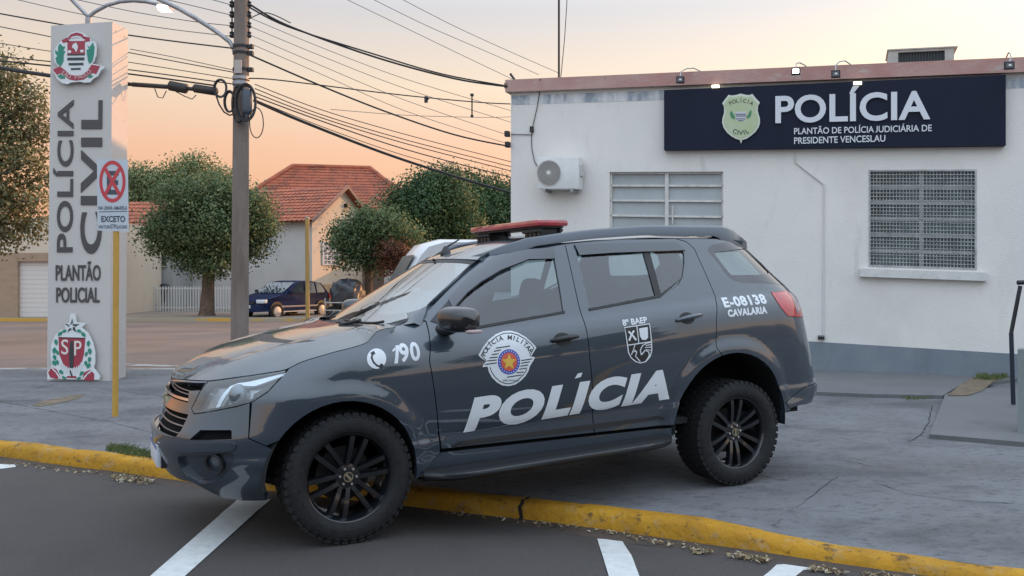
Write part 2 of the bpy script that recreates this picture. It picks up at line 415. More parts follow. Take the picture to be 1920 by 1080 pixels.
# white parking lines
def ground_poly(name, pts, m, f=road_z, off=.004, div=.12):
    dn = []
    for (a, b), (c, d) in zip(pts, pts[1:]+pts[:1]):
        n = max(1, int(hypot(c-a, d-b)/22)); dn += [(a+(c-a)*k/n, b+(d-b)*k/n) for k in range(n)]
    P = [on_ground(x, y, f) for x, y in dn]; bm = bmesh.new(); vs = [bm.verts.new((q.x, q.y, 0)) for q in P]; bm.faces.new(vs)
    bmesh.ops.triangulate(bm, faces=bm.faces[:])
    x0 = min(q.x for q in P); x1 = max(q.x for q in P); y0 = min(q.y for q in P); y1 = max(q.y for q in P)
    for k in range(1, int((x1-x0)/div)+1): bmesh.ops.bisect_plane(bm, geom=bm.verts[:]+bm.edges[:]+bm.faces[:], plane_co=(x0+k*div,0,0), plane_no=(1,0,0), dist=1e-6)
    for k in range(1, int((y1-y0)/div)+1): bmesh.ops.bisect_plane(bm, geom=bm.verts[:]+bm.edges[:]+bm.faces[:], plane_co=(0,y0+k*div,0), plane_no=(0,1,0), dist=1e-6)
    bm.verts.index_update(); mb = MB(); mb.add([(v.co.x, v.co.y, f(v.co.x, v.co.y)+off) for v in bm.verts], [[v.index for v in fc.verts] for fc in bm.faces]); bm.free()
    o = build(name, mb, m)
    for pl in o.data.polygons:
        if pl.normal.z < 0: pl.flip()
    return tag(o, kind='structure')
ground_poly('road_line', [(226,1130),(283,1080),(446,937),(507,937),(348,1080),(292,1130)], lines_m)
ground_poly('road_line', [(1120,1011),(1166,1014),(1184,1042),(1200,1085),(1215,1140),(1160,1140),(1141,1080)], lines_m)
ground_poly('road_line', [(1380,1140),(1428,1084),(1456,1060),(1470,1059),(1536,1068),(1506,1070),(1480,1090),(1440,1140)], lines_m)
ground_poly('road_line', [(-60,868),(28,872),(30,876),(0,880),(-60,884)], lines_m)
flat0 = lambda x, y: 0.
dull_line = mat('worn_line_paint', (.34,.31,.28), .85, var=.1, vscale=6, coords='World'); layer(dull_line, (.15,.12,.105), 2.2, .45, .6, .9, 'World', 9)
for pts in ([(-80,692),(96,689),(96,693),(-80,697)], [(232,682),(345,686),(345,689),(232,686)], [(232,692),(345,690),(345,694),(232,696)]): ground_poly('side_street_line', pts, dull_line, flat0, .006, .6)
ground_poly('side_street_line', [(236,694),(244,693),(305,705),(296,706)], mat('yellow_road_line', (.40,.27,.06), .8, var=.2), flat0, .010, .6)
# patches of dirt and worn cement on the pavement
dirt = mat('dry_dirt', (.15,.115,.075), .95, var=.35, vscale=9, coords='World')
ground_poly('dirt_patch', [(60,760),(80,752),(140,741),(160,739),(150,747),(95,760),(70,763)], dirt, walk_z, .004)
cement = mat('cement_collar', (.13,.13,.135), .9, var=.2, vscale=6, coords='World')
crack_m = mat('concrete_crack', (.022,.022,.023), .95)
def crack(pts, w, seed):
    rn = random.Random(seed); P = [on_ground(x, y, walk_z, .003) for x, y in pts]; Q = []
    for a, b in zip(P, P[1:]):
        n = max(2, int((b-a).length/.07)); t = (b-a).normalized(); s_ = Vector((-t.y, t.x, 0))
        for k in range(n): q = a.lerp(b, k/n)+s_*rn.gauss(0,.005); Q.append((q, s_, w*rn.uniform(.3,1.2)))
    mb = MB(); V = []
    for q, s_, ww in Q: 
        for e in (-1, 1): r_ = q+s_*ww*e*.5; V.append((r_.x, r_.y, walk_z(r_.x, r_.y)+.004))
    mb.add(V, [(2*i, 2*i+1, 2*i+3, 2*i+2) for i in range(len(Q)-1)]); return tag(build('pavement_crack', mb, crack_m, recalc=False), kind='structure')
for i, (pts, w) in enumerate([([(1425,890),(1462,899),(1500,901)], .010), ([(1570,893),(1520,930),(1480,965),(1440,990)], .006), ([(1450,798),(1560,806),(1700,812),(1745,818)], .008), ([(1748,760),(1742,790),(1728,815),(1700,830)], .010), ([(1560,860),(1610,868),(1650,880)], .006),
                              ([(0,752),(90,770),(210,792),(290,812)], .008), ([(120,716),(60,730),(-20,742)], .007), ([(700,905),(900,925),(1000,931)], .01), ([(1640,905),(1700,925),(1790,938),(1920,945)], .007), ([(240,735),(300,742),(330,752)], .01)]): crack(pts, w, i)
# gutter silt along the kerb foot
silt = mat('gutter_silt', (.085,.060,.045), .95, col2=(.05,.04,.034), vscale=5, coords='World', bump=.4, bscale=60)
mb = MB(); V = []; F = []
rn = random.Random(3); ids = [i for i in range(len(kb)) if -9 < kb[i][0] < 4]
for i in ids:
    nn = knorm(i); p = kb[i]; w = .05+.06*abs(sin(p[0]*1.7))+.03*rn.random()+ (.06 if .2 < p[0] < .9 else 0)
    for d in (.012, -w*.5, -w): x, y = p[0]+nn.x*d, p[1]+nn.y*d; V.append((x, y, road_z(x, y)+.005 + (.012 if d > 0 else .004 if d > -w else -.003)))
for a in range(len(ids)-1):
    for j in range(2): F.append((a*3+j, (a+1)*3+j, (a+1)*3+j+1, a*3+j+1))
mb.add(V, F); tag(build('gutter_silt', mb, silt), 'brown silt lying along the foot of the yellow kerb', 'dirt', kind='stuff')
# dead leaves gathered in the gutter
mb = MB(); rn = random.Random(8)
def litter(px0, py0, px1, py1, n, sp=8):
    for _ in range(int(n*1.7)):
        t = rn.random(); px = px0+(px1-px0)*t+rn.gauss(0, 5); py = py0+(py1-py0)*t+rn.gauss(0, sp*.5)
        p = on_ground(px, py, road_z, .012); 
        if kerb_near(p.x, p.y)[0] > -.01: continue
        a = rn.random()*6.28; L = .008+.014*rn.random(); tl = Matrix.Translation((p.x, p.y, p.z+rn.random()*.012)) @ Matrix.Rotation(a, 4, 'Z') @ Matrix.Rotation(rn.gauss(0,.5), 4, 'X') @ Matrix.Rotation(rn.gauss(0,.4), 4, 'Y')
        mb.cur = rn.choice((0,0,1,2)); mb.add([(-L,0,0),(-.2*L,.42*L,.004),(L,0,0),(-.1*L,-.4*L,.004)], [(0,1,2,3)], tl)
litter(205,895,285,903,150,8); litter(1010,979,1060,984,60,7); litter(1080,985,1165,997,150,7); litter(1300,1032,1330,1037,40,5); litter(1370,1042,1440,1051,90,5); litter(1520,1066,1580,1074,70,5); litter(1620,1078,1760,1096,100,6); litter(0,868,190,890,40,5); litter(1170,1005,1300,1028,35,5); litter(820,960,1000,975,50,6)
tag(build('dead_leaves', mb, [mat('leaf_tan', (.30,.23,.13), .9, var=.3, vscale=30), mat('leaf_brown', (.14,.085,.045), .9), mat('leaf_pale', (.42,.37,.27), .9)]), 'dry fallen leaves gathered along the gutter of the kerb', 'leaves', kind='stuff')
# small grass
def grass(name, pts, n, h, label, f=walk_z, seed=1):
    P = [on_ground(x, y, f) for x, y in pts]; poly = [(q.x, q.y) for q in P]; rn = random.Random(seed); mb = MB(); k = 0
    x0 = min(q[0] for q in poly); x1 = max(q[0] for q in poly); y0 = min(q[1] for q in poly); y1 = max(q[1] for q in poly)
    def inside(x, y):
        r = False; j = len(poly)-1
        for i in range(len(poly)):
            if (poly[i][1] > y) != (poly[j][1] > y) and x < (poly[j][0]-poly[i][0])*(y-poly[i][1])/(poly[j][1]-poly[i][1])+poly[i][0]: r = not r
            j = i
        return r
    while k < n:
        x, y = rn.uniform(x0, x1), rn.uniform(y0, y1)
        if not inside(x, y): k += .05; continue
        z = f(x, y); a = rn.random()*6.28; l = h*rn.uniform(.4, 1.1); b = rn.uniform(.2, .9)*l; w = .004
        mb.add([(x-w*sin(a), y+w*cos(a), z), (x+w*sin(a), y-w*cos(a), z), (x+.4*b*cos(a), y+.4*b*sin(a), z+l*.7), (x+b*cos(a), y+b*sin(a), z+l)], [(0,1,2),(0,2,3)]); k += 1
    return tag(build(name, mb, mat('grass_blade', (.06,.11,.025), .7, col2=(.12,.13,.04), vscale=20), recalc=False), label, 'grass', kind='stuff')
grass('grass_tuft', [(196,845),(205,838),(240,840),(285,852),(282,860),(240,856)], 700, .05, 'short grass growing at the back of the yellow kerb')

# ------------------------------------------------------------------ police station
FA_B = on_z(1540, 700, .03); FD = Vector((.935,-.355,0)).normalized(); FNV = Vector((FD.y, -FD.x, 0))
if FNV.y > 0: FNV = -FNV
S0 = 5.18; SHEAR = -.039
def FW(s, o, z): 
    """facade space: s along the front from its left corner, o out from the wall, z up; the street, and the building with it, falls to the right"""
    return FA_B + FD*(s-S0) + FNV*o + Vector((0,0,z + SHEAR*(s-S0)))
def fac(px, py, o=0.):
    r = ray(px, py); P0 = FA_B + FNV*o; t = (P0-CAMP).dot(FNV)/r.dot(FNV); q = CAMP + r*t - P0; s = q.dot(FD)+S0
    return s, q.z - SHEAR*(s-S0)
XF = lambda p: FW(p[0], p[1], p[2])
wall_m = mat('white_render', (.75,.71,.665), .85, col2=(.68,.655,.62), vscale=.7, bump=.25, bscale=45, coords='World', spec=.25)
layer(wall_m, (.53,.51,.49), 1.3, .58, .8, .55, 'World', 9, (1,1,.35)); layer(wall_m, (.40,.39,.385), 5, .62, .78, .5, 'World', 9, (1,1,.22)); layer(wall_m, (.50,.47,.42), .5, .5, .75, .4, 'World', 6); layer(wall_m, (.25,.245,.24), 17, .70, .76, .5, 'World', 6, (1,1,.5))
stn = thing('police_station', 'white single-storey police station with a reddish roof edge and a blue grey base band', 'building', tuple(FW(0,0,0)))
s_l = 0.; s_r = 24.0; zt_ = (fac(957,170)[1]+fac(1880,128)[1])/2; ztop = (fac(957,152)[1]+fac(1919,109)[1])/2  # right end runs on out of view, lengthened to block the low sun
def rect(px0, py0, px1, py1):
    a = fac(px0, py0); b = fac(px1, py1); return min(a[0],b[0]), max(a[0],b[0]), min(a[1],b[1]), max(a[1],b[1])
w1 = rect(1143, 322.5, 1356, 470); w2 = rect(1629, 318.5, 1831, 506)
def wall_with_holes(s0, s1, z0, z1, holes, depth):
    mb = MB(XF); ss = sorted({s0, s1, *[h[0] for h in holes], *[h[1] for h in holes]}); zs = sorted({z0, z1, *[h[2] for h in holes], *[h[3] for h in holes]})
    for a, b in zip(ss, ss[1:]):
        for c, d in zip(zs, zs[1:]):
            if any(h[0] <= (a+b)/2 <= h[1] and h[2] <= (c+d)/2 <= h[3] for h in holes): continue
            mb.add([(a,0,c),(b,0,c),(b,0,d),(a,0,d)], [(0,1,2,3)])
    for h in holes:
        a, b, c, d = h
        mb.add([(a,0,c),(a,-depth,c),(a,-depth,d),(a,0,d)], [(0,1,2,3)]); mb.add([(b,0,c),(b,0,d),(b,-depth,d),(b,-depth,c)], [(0,1,2,3)])
        mb.add([(a,0,d),(a,-depth,d),(b,-depth,d),(b,0,d)], [(0,1,2,3)]); mb.add([(a,0,c),(b,0,c),(b,-depth,c),(a,-depth,c)], [(0,1,2,3)])
    return mb
wmb = wall_with_holes(s_l, s_r, -.9, zt_, [w1, w2], .16)
wmb.add([(s_l,0,-.9),(s_l,0,zt_),(s_l,-9,zt_),(s_l,-9,-.9)], [(0,1,2,3)]); wmb.add([(s_r,0,-.9),(s_r,-9,-.9),(s_r,-9,zt_),(s_r,0,zt_)], [(0,1,2,3)]); wmb.add([(s_l,-9,-.9),(s_l,-9,zt_),(s_r,-9,zt_),(s_r,-9,-.9)], [(0,1,2,3)])
build('wall', wmb, wall_m, stn, recalc=False)
corn_m = mat('terracotta_edge', (.40,.20,.175), .85, col2=(.47,.31,.27), vscale=1.6, bump=.3, bscale=30, coords='World'); layer(corn_m, (.45,.42,.38), 3.2, .56, .7, .75, 'World', 8, (1,1,2.5)); layer(corn_m, (.13,.11,.10), 8, .66, .75, .7, 'World', 6)
zc = ztop - .245
mb = MB(XF); mb.box(s_l-.07, s_r+.07, -9.05, .10, zc+.03, ztop); build('roof_edge', mb, corn_m, stn)
mb = MB(XF); mb.box(s_l-.03, s_r+.03, -9.0, .055, zt_-.002, zc+.03); 
beam_m = mat('weathered_beam', (.58,.55,.50), .85, var=.15, vscale=3, coords='World'); layer(beam_m, (.12,.10,.09), 5, .6, .72, .8, 'World', 8, (1,1,3)); build('beam', mb, beam_m, stn)
strip_m = mat('worn_blue_stripe', (.62,.62,.62), .85, col2=(.27,.31,.36), vscale=2.8, coords='World', stretch=(1.6,1.6,.12), thr=(.42,.56)); layer(strip_m, (.62,.61,.6), 9, .5, .62, .6, 'World')
a = fac(957,193)[1]; b = fac(957,175)[1]
mb = MB(XF); mb.box(s_l+.02, s_r, -.02, .004, (fac(1000,196)[1]+fac(1240,187)[1])/2, (fac(1000,178)[1]+fac(1240,169)[1])/2); build('painted_stripe', mb, strip_m, stn)
base_m = mat('blue_grey_base', (.155,.185,.215), .8, col2=(.20,.225,.25), vscale=2.2, bump=.2, bscale=40, coords='World'); layer(base_m, (.10,.115,.13), 1.4, .52, .75, .8, 'World', 9, (1,1,.3)); layer(base_m, (.5,.5,.5), 14, .70, .75, .8, 'World')
zb1 = (fac(1535,640)[1]+fac(1880,663)[1])/2
mb = MB(XF); mb.box(s_l-.004, s_r, -.02, .012, -.9, zb1); mb.box(s_l-.012, s_l, -9, .012, -.9, zb1); build('base_band', mb, base_m, stn)
# window with frosted louvres (front of it stands the car)
frost = mat('frosted_glass', (.36,.39,.40), .35, var=.12, vscale=2, coords='World', spec=.5)
wbar = mat('window_frame_white', (.58,.56,.52), .6, var=.2, vscale=9)
wn = MB(XF); a0, a1, c0, c1_ = w1; wn.box(a0, a1, -.13, -.10, c0, c1_)
win1 = build('window', wn, frost, stn)
mb = MB(XF); zs1 = [fac(1250, y)[1] for y in (347.5,376,405,433,460)]
for z in zs1: mb.box(a0, a1, -.10, -.055, z-.016, z+.016)
sm = fac(1249,350)[0]; mb.box(sm-.03, sm+.03, -.10, -.05, c0, c1_); mb.box(a0, a0+.03, -.10, -.055, c0, c1_); mb.box(a1-.03, a1, -.10, -.055, c0, c1_); mb.box(a0+.03, a1-.03, -.10, -.055, c1_-.03, c1_)
mb.tube([(sm+.10,-.05,fac(1260,385)[1]),(sm+.10,-.045,fac(1260,420)[1])], .012, 6)
build('frame', mb, wbar, win1)
# window behind a welded wire grille
dk = mat('window_glass_dark', (.12,.155,.158), .25, var=.6, vscale=1.2, coords='World', spec=.4)
a0, a1, c0, c1_ = w2; wn = MB(XF); wn.box(a0, a1, -.14, -.12, c0, c1_); win2 = build('window', wn, dk, stn)
mb = MB(XF)
for k in range(7):
    z = c0 + (c1_-c0)*k/6; mb.box(a0, a1, -.12, -.085, max(c0, z-.03), min(c1_, z+.03))
mb.box((a0+a1)/2-.03, (a0+a1)/2+.03, -.12, -.08, c0, c1_); build('frame', mb, mat('window_frame_grey', (.52,.53,.52), .6), win2)
mb = MB(XF); gm_ = mat('grille_wire', (.36,.37,.365), .6, .2, var=.3, vscale=6)
nv, nh = 31, 26
for k in range(nv+1):
    s = a0+.02+(a1-a0-.04)*k/nv; mb.box(s-.0045, s+.0045, -.018, -.006, c0+.01, c1_-.01)
for k in range(nh+1):
    z = c0+.02+(c1_-c0-.04)*k/nh; mb.box(a0+.01, a1-.01, -.006, .006, z-.0045, z+.0045)
for (x0, x1, z0, z1) in ((a0, a0+.025, c0, c1_), (a1-.025, a1, c0, c1_), (a0+.025, a1-.025, c0, c0+.025), (a0+.025, a1-.025, c1_-.025, c1_)): mb.box(x0, x1, -.022, .010, z0, z1)
build('wire_grille', mb, gm_, win2)
sl = rect(1612, 503.5, 1849, 527); mb = MB(XF); mb.box(sl[0], sl[1], -.01, .10, sl[2], sl[3]); sill_m = mat('window_sill', (.60,.59,.56), .85, var=.1, vscale=5, coords='World'); layer(sill_m, (.25,.23,.22), 6, .6, .75, .6, 'World'); build('window_sill', mb, sill_m, stn)
# rising conduit, junction box and the old pipe chase
mb = MB(XF); P = [fac(x, y) for x, y in ((1490,286),(1492,305),(1545,346),(1544,634))]
mb.tube([(p[0], .014, p[1]) for p in P], .012, 6); build('conduit', mb, mat('conduit_white', (.60,.59,.57), .7), stn)
p = fac(1540, 632); mb = MB(XF); mb.box(p[0]-.05, p[0]+.05, 0, .04, p[1]-.035, p[1]+.035); build('outlet_box', mb, mat('outlet_grey', (.28,.28,.28), .6), stn)
mb = MB(XF); mb.box(p[0]-.045, p[0]+.045, .04, .055, p[1]-.03, p[1]+.012); build('outlet_cover', mb, M['black'], stn)
# telephone line down the wall with its clips
mb = MB(XF); P = [fac(x, y) for x, y in ((1017,150),(1012,176),(1007,205),(1000,235),(997,260),(998,280),(1003,303),(1008,312))]
mb.tube([(q[0], .02 if i else .11, q[1]) for i, q in enumerate(P)], .007, 5)
mb.tube([(*(fac(958,252)[:1]), .015, fac(958,252)[1]), (fac(997,253)[0], .015, fac(997,253)[1])], .006, 5)
q = fac(998,243); mb.box(q[0]-.03, q[0]+.03, 0, .05, q[1]-.05, q[1]+.05); build('telephone_line', mb, M['cable'], stn)
for (x, y) in ((954,162),(954,252),(955,272)):
    q = fac(x, y); mb = MB(XF); mb.cbox(q[0]-.05, q[0]+.03, .0, .10, q[1]-.05, q[1]+.05, .01); build('line_bracket', mb, M['dark_metal'], stn)
mb = MB(XF); q0 = fac(953,136); q1 = fac(972,152); mb.tube([(q0[0], -.1, q0[1]), (q1[0], -.1, q1[1]-.1)], .022, 8); build('drip_pipe', mb, M['dark_metal'], stn)
# aerial mast on the roof with its lead
r0 = fac(1048,150,-1.5); am = thing('roof_aerial', 'thin aerial mast standing on the roof of the police station', 'aerial', tuple(FW(r0[0], -1.5, ztop)))
mb = MB(XF); mb.tube([(r0[0],-1.5,ztop-.02),(r0[0],-1.5,ztop+4)], .022, 8); build('mast', mb, M['dark_metal'], am)
mb = MB(XF); mb.tube([(r0[0]+.01,-1.45,ztop), (r0[0]+.07,-1.45,ztop+.5), (r0[0]+.13,-1.45,ztop+1.1),(r0[0]+.16,-1.5,ztop+1.8),(r0[0]+.03,-1.5,ztop+3.2)], .008, 5); build('lead', mb, M['cable'], am)
# roof air conditioner (old box type)
q0 = fac(1666,117,-.6); q1 = fac(1789,89,-.6); z1 = q1[1]
ra = thing('rooftop_air_conditioner', 'old box air conditioner standing on the station roof behind the parapet', 'air conditioner', tuple(FW(q0[0], -.6, ztop)))
mb = MB(XF); b0, b1 = q0[0], q1[0]
mb.box(b0, b0+.14, -1.3, -.6, ztop, z1); mb.box(b1-.13, b1, -1.3, -.6, ztop, z1); mb.box(b0+.14, b1-.13, -1.3, -.66, ztop, z1); mb.box(b0+.14, b1-.13, -.66, -.6, z1-.035, z1); mb.box(b0-.02, b1+.05, -1.32, -.58, z1, z1+.018)
build('casing', mb, mat('ac_grey', (.36,.36,.33), .7, var=.15, vscale=5), ra)
mb = MB(XF)
for k in range(16): s = b0+.16+(b1-b0-.31)*k/15; mb.box(s-.006, s+.006, -.655, -.63, ztop, z1-.04)
mb.box(b0+.14, b1-.13, -.658, -.655, ztop, z1-.035); build('grille', mb, mat('ac_dark', (.035,.045,.05), .6), ra)
# split air conditioner on the wall
q0 = fac(1008,354,.32); q1 = fac(1083,294,.32)
ac = thing('air_conditioner_unit', 'white outdoor air conditioner unit with a round fan on brackets on the wall', 'air conditioner', tuple(FW(q0[0], 0, q0[1])))
acw = mat('ac_white', (.66,.66,.64), .5, var=.08, vscale=5)
mb = MB(XF); mb.cbox(q0[0], q1[0]+.02, .06, .32, q0[1], q1[1], .018); build('casing', mb, acw, ac, smooth=30)
fc = fac(1029,324,.33); fr_ = (fac(1051,324,.33)[0]-fac(1007,324,.33)[0])/2
fx = lambda p: FW(fc[0]+p[0], .322+p[1], fc[1]+p[2])
mb = MB(fx); mb.lathe([(0,.004),(fr_*.97,.004)], 40, 'y'); build('fan_opening', mb, mat('fan_dark', (.16,.15,.14), .7), ac)
mb = MB(fx)
for k in range(9): r = fr_*(.22+.78*k/8); mb.lathe([(r-.004,.012),(r+.004,.012),(r+.004,.018),(r-.004,.018)], 40, 'y', close=True)
for k in range(24): a = 2*pi*k/24; mb.tube([(fr_*.2*cos(a), .012, fr_*.2*sin(a)), (fr_*cos(a), .012, fr_*sin(a))], .0035, 4)
mb.lathe([(0,.02),(fr_*.2,.02),(fr_*.2,.0)], 24, 'y'); build('fan_grille', mb, mat('fan_grille_grey', (.46,.44,.41), .6), ac, smooth=50)
mb = MB(fx); mb.lathe([(0,.026),(fr_*.13,.024),(fr_*.13,.018)], 20, 'y'); build('hub', mb, mat('fan_hub', (.7,.68,.64), .4), ac, smooth=50)
for s in (q0[0]+.12, q1[0]-.1):
    mb = MB(XF); mb.box(s-.02, s+.02, 0, .33, q0[1]-.05, q0[1]); build('bracket', mb, M['galv'], ac)
vc = fac(1087,318,.33); mb = MB(XF); mb.cbox(q1[0]+.02, q1[0]+.055, .10, .26, vc[1]-.10, vc[1]+.10, .01); build('valve_cover', mb, mat('ac_shade', (.5,.5,.48), .5), ac)
# small brand plate strokes would not be legible: left plain
# ---- the sign
OS = .13
zsl = (fac(1246,281,OS)[1]+fac(1886,272.5,OS)[1])/2; zsh = (fac(1246,169,OS)[1]+fac(1886,140,OS)[1])/2; ss0 = fac(1245,200,OS)[0]; ss1 = fac(1886,200,OS)[0]
TS = ((fac(1246,169,OS)[1]-fac(1246,281,OS)[1]) , (fac(1886,140,OS)[1]-fac(1886,272.5,OS)[1]))
sg = thing('police_sign', 'long navy blue sign board with white lettering and a badge on the station wall', 'sign', tuple(FW(ss0, 0, zsl)))
navy = mat('navy_sign_face', (.009,.012,.028), .6, col2=(.011,.015,.033), vscale=1.5, coords='World', spec=.18)
zl = lambda px: None
cl = [fac(1245,281,OS), fac(1886,272.5,OS), fac(1886,140,OS), fac(1245,169,OS)]
mb = MB(XF); P = [(s, o, z) for o in (0, OS) for s, z in cl]; mb.add(P, [(0,1,2,3),(4,7,6,5),(0,4,5,1),(1,5,6,2),(2,6,7,3),(3,7,4,0)]); build('board', mb, navy, sg)
let = mat('sign_letter_white', (.62,.64,.68), .5)
def fquad_text(mb, s, BL, BR, TL, bold=.01, o=.0, depth=.025, space=1., xshear=0.):
    """a line of text whose capitals start at BL, end at BR and reach up to TL (photo pixels) on the plane o out from the wall"""
    V, F, (x0, x1, y0, y1) = text2d(s, bold, space, .05); k0, k1 = cap_box(s, bold); bl, br, tl = fac(*BL, o), fac(*BR, o), fac(*TL, o)
    lowx = [v.x for v in V if (v.y-k0)/(k1-k0) < -.06]; ymn = min((v.y-k0)/(k1-k0) for v in V)
    vs = []
    for v in V:
        t = (v.x-x0)/(x1-x0); y = (v.y-k0)/(k1-k0)
        if lowx and min(lowx)-.01 <= v.x <= max(lowx)+.01: y = (y-ymn)/(1-ymn)     # the tailed J stands on the line, as on the sign
        vs.append((bl[0]+(br[0]-bl[0])*t+(tl[0]-bl[0])*y, o+(v.z+.05)/.1*depth, bl[1]+(br[1]-bl[1])*t+(tl[1]-bl[1])*y))
    mb.add(vs, F); return mb
mb = fquad_text(MB(XF), 'POLÍCIA', (1454,231.5), (1744,224), (1454,181), .022, OS, .03, 1.02); build('lettering', mb, let, sg)
mb = fquad_text(MB(XF), 'PLANTÃO DE POLÍCIA JUDICIÁRIA DE', (1489,252), (1747,246), (1489,240.5), .012, OS, .012, 1.0); build('lettering', mb, let, sg)
mb = fquad_text(MB(XF), 'PRESIDENTE VENCESLAU', (1489,270), (1660,265.5), (1489,258), .012, OS, .012, 1.0); build('lettering', mb, let, sg)
cbk = lambda u, v, o=OS: fac(1340+u/9, 160+v/9, o)
def fpoly(mb, pts, o0, o1, cf=cbk):
    q = [cf(*p) for p in pts]; mb.prism([(a, b) for a, b in q], o0, o1, 'xz'); return mb
def fband(mb, pts, w, o0, o1, cf=cbk):
    for a, b in zip(pts, pts[1:]):
        t = (Vector(b)-Vector(a)).normalized(); n = Vector((-t.y, t.x))*w/2; A, B = Vector(a), Vector(b); fpoly(mb, [tuple(A+n), tuple(B+n), tuple(B-n), tuple(A-n)], o0, o1, cf)
    return mb
bad = [(130,310),(180,240),(240,165),(290,178),(380,165),(445,145),(520,165),(590,170),(640,150),(690,215),(765,295),(735,350),(728,430),(745,500),(765,560),(765,640),(745,710),(690,790),(620,850),(540,905),(470,925),(448,985),(425,925),(360,905),(280,860),(210,800),(155,720),(130,640),(135,560),(160,480),(165,400),(155,350)]
bm_rim = mat('badge_rim', (.56,.60,.52), .4, .2); bm_face = mat('badge_face', (.40,.46,.24), .45, col2=(.46,.52,.36), vscale=3)
mb = fpoly(MB(XF), bad, OS, OS+.03); bg_ = build('badge', mb, bm_rim, sg)
cx_, cy_ = 447, 550
mb = fpoly(MB(XF), [(cx_+(x-cx_)*.91, cy_+(y-cy_)*.91) for x, y in bad], OS+.03, OS+.036); build('badge_face', mb, bm_face, bg_)
mb = MB(XF)
def farc(mb, s, cx, cy, rx, ry, a0, a1, size, o, bold=.01, flip=1):
    n = len(s)
    for i, ch in enumerate(s):
        a = radians(a0+(a1-a0)*i/(n-1)); V, F, (x0, x1, y0, y1) = text2d(ch, bold); k0, k1 = cap_box(ch, bold); sc = size/(k1-k0); px, py = cx+rx*sin(a), cy-flip*ry*cos(a); r = a*flip
        vs = []
        for v in V:
            x = (v.x-(x0+x1)/2)*sc; y = (v.y-k0)*sc; q = cbk(px+x*cos(r)+y*sin(r), py+x*sin(r)-y*cos(r)); vs.append((q[0], o, q[1]))
        mb.add(vs, F)
farc(mb, 'POLÍCIA', 447, 610, 330, 315, -29, 30, 62, OS+.039, .01); build('badge_lettering', mb, mat('badge_ink_top', (.03,.04,.03), .5), bg_); mb = MB(XF); farc(mb, 'CIVIL', 447, 560, 265, 285, -26, 27, 74, OS+.039, .014, -1)
build('badge_lettering', mb, mat('badge_ink', (.03,.04,.03), .5), bg_)
mb = MB(XF)
for y, x0, x1 in ((494,355,530),(524,360,540),(572,365,525),(602,400,490)): fband(mb, [(x0,y),(x1,y)], 13, OS+.036, OS+.039)
build('badge_stripes', mb, mat('badge_stripe', (.06,.06,.13), .5), bg_)
mb = MB(XF); fpoly(mb, [(355,450),(530,450),(530,560),(500,610),(390,610),(360,560)], OS+.036, OS+.0365); build('badge_field', mb, mat('badge_white', (.52,.54,.56), .5), bg_)
bgm = mat('badge_green', (.05,.22,.10), .5); mb = MB(XF); fpoly(mb, [(285,432),(262,470),(275,540),(335,585),(350,545),(320,490)], OS+.036, OS+.039); build('badge_wreath', mb, bgm, bg_); mb = MB(XF); fpoly(mb, [(610,420),(630,450),(615,530),(560,575),(545,540),(580,480)], OS+.036, OS+.039); build('badge_wreath', mb, bgm, bg_)
# flood lamps on curved arms over the sign
lamp_off = M['plastic']; lamp_on = mat('lamp_lit', (.8,.8,.75), .4, emit=(1,.97,.86), es=9)
def flood(px, py, arc_pts, lit, label):
    q = fac(px, py, .42); L = thing('floodlight', label, 'floodlight', tuple(FW(q[0], .3, q[1])), group='floodlights over the sign')
    mb = MB(XF); mb.cbox(q[0]-.065, q[0]+.065, .36, .42, q[1]-.055, q[1]+.055, .008); build('housing', mb, lamp_off, L)
    mb = MB(XF); mb.box(q[0]-.045, q[0]+.045, .4201, .423, q[1]-.035, q[1]+.03); build('lens', mb, lamp_on if lit else mat('lamp_glass', (.10,.10,.11), .1), L)
    if not lit: mb = MB(XF); mb.box(q[0]-.012, q[0]+.022, .4231, .425, q[1]-.012, q[1]+.012); build('led', mb, mat('led_pale', (.75,.75,.72), .4), L)
    a = [fac(x, y, .15) for x, y in arc_pts]; n = len(a)
    mb = MB(XF); pts = [(q[0], .385, q[1]+.05)] + [(p_[0], .36-.40*(i+1)/n, p_[1]) for i, p_ in enumerate(a)]
    mb.tube(pts, .010, 6); build('arm', mb, M['galv'], L, smooth=60)
flood(1275,149,[(1279,138),(1288,130),(1300,127),(1312,131),(1322,134)],False,'black floodlight nearest the left end of the navy sign')
flood(1567,138,[(1567,126),(1574,117),(1584,113),(1594,117),(1600,121)],False,'black floodlight above the middle of the large sign word')
flood(1893,122,[(1893,112),(1893,103),(1892,97),(1890,103),(1889,111)],False,'black floodlight above the right end of the navy sign')
flood(1492,133,[(1494,122),(1500,119),(1508,121),(1514,124),(1520,126)],True,'lit white floodlight between the badge and the sign letters')
for (px, py, lab) in ((1341,162,'glowing bar imitating a reflected glint on the sign edge above the badge'), (1608,156,'glowing bar imitating a reflected glint on the sign edge above the accented letter')):
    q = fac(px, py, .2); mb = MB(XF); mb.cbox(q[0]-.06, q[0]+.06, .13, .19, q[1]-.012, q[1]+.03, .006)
    o = build('sign_glint', mb, mat('sign_glint_glow', (.7,.7,.5), .4, emit=(1,.95,.68), es=2.2)); tag(o, lab, 'lamp', 'imitated glints on the sign edge')  # glowing bars stand in for reflections on the sign, no lamps here
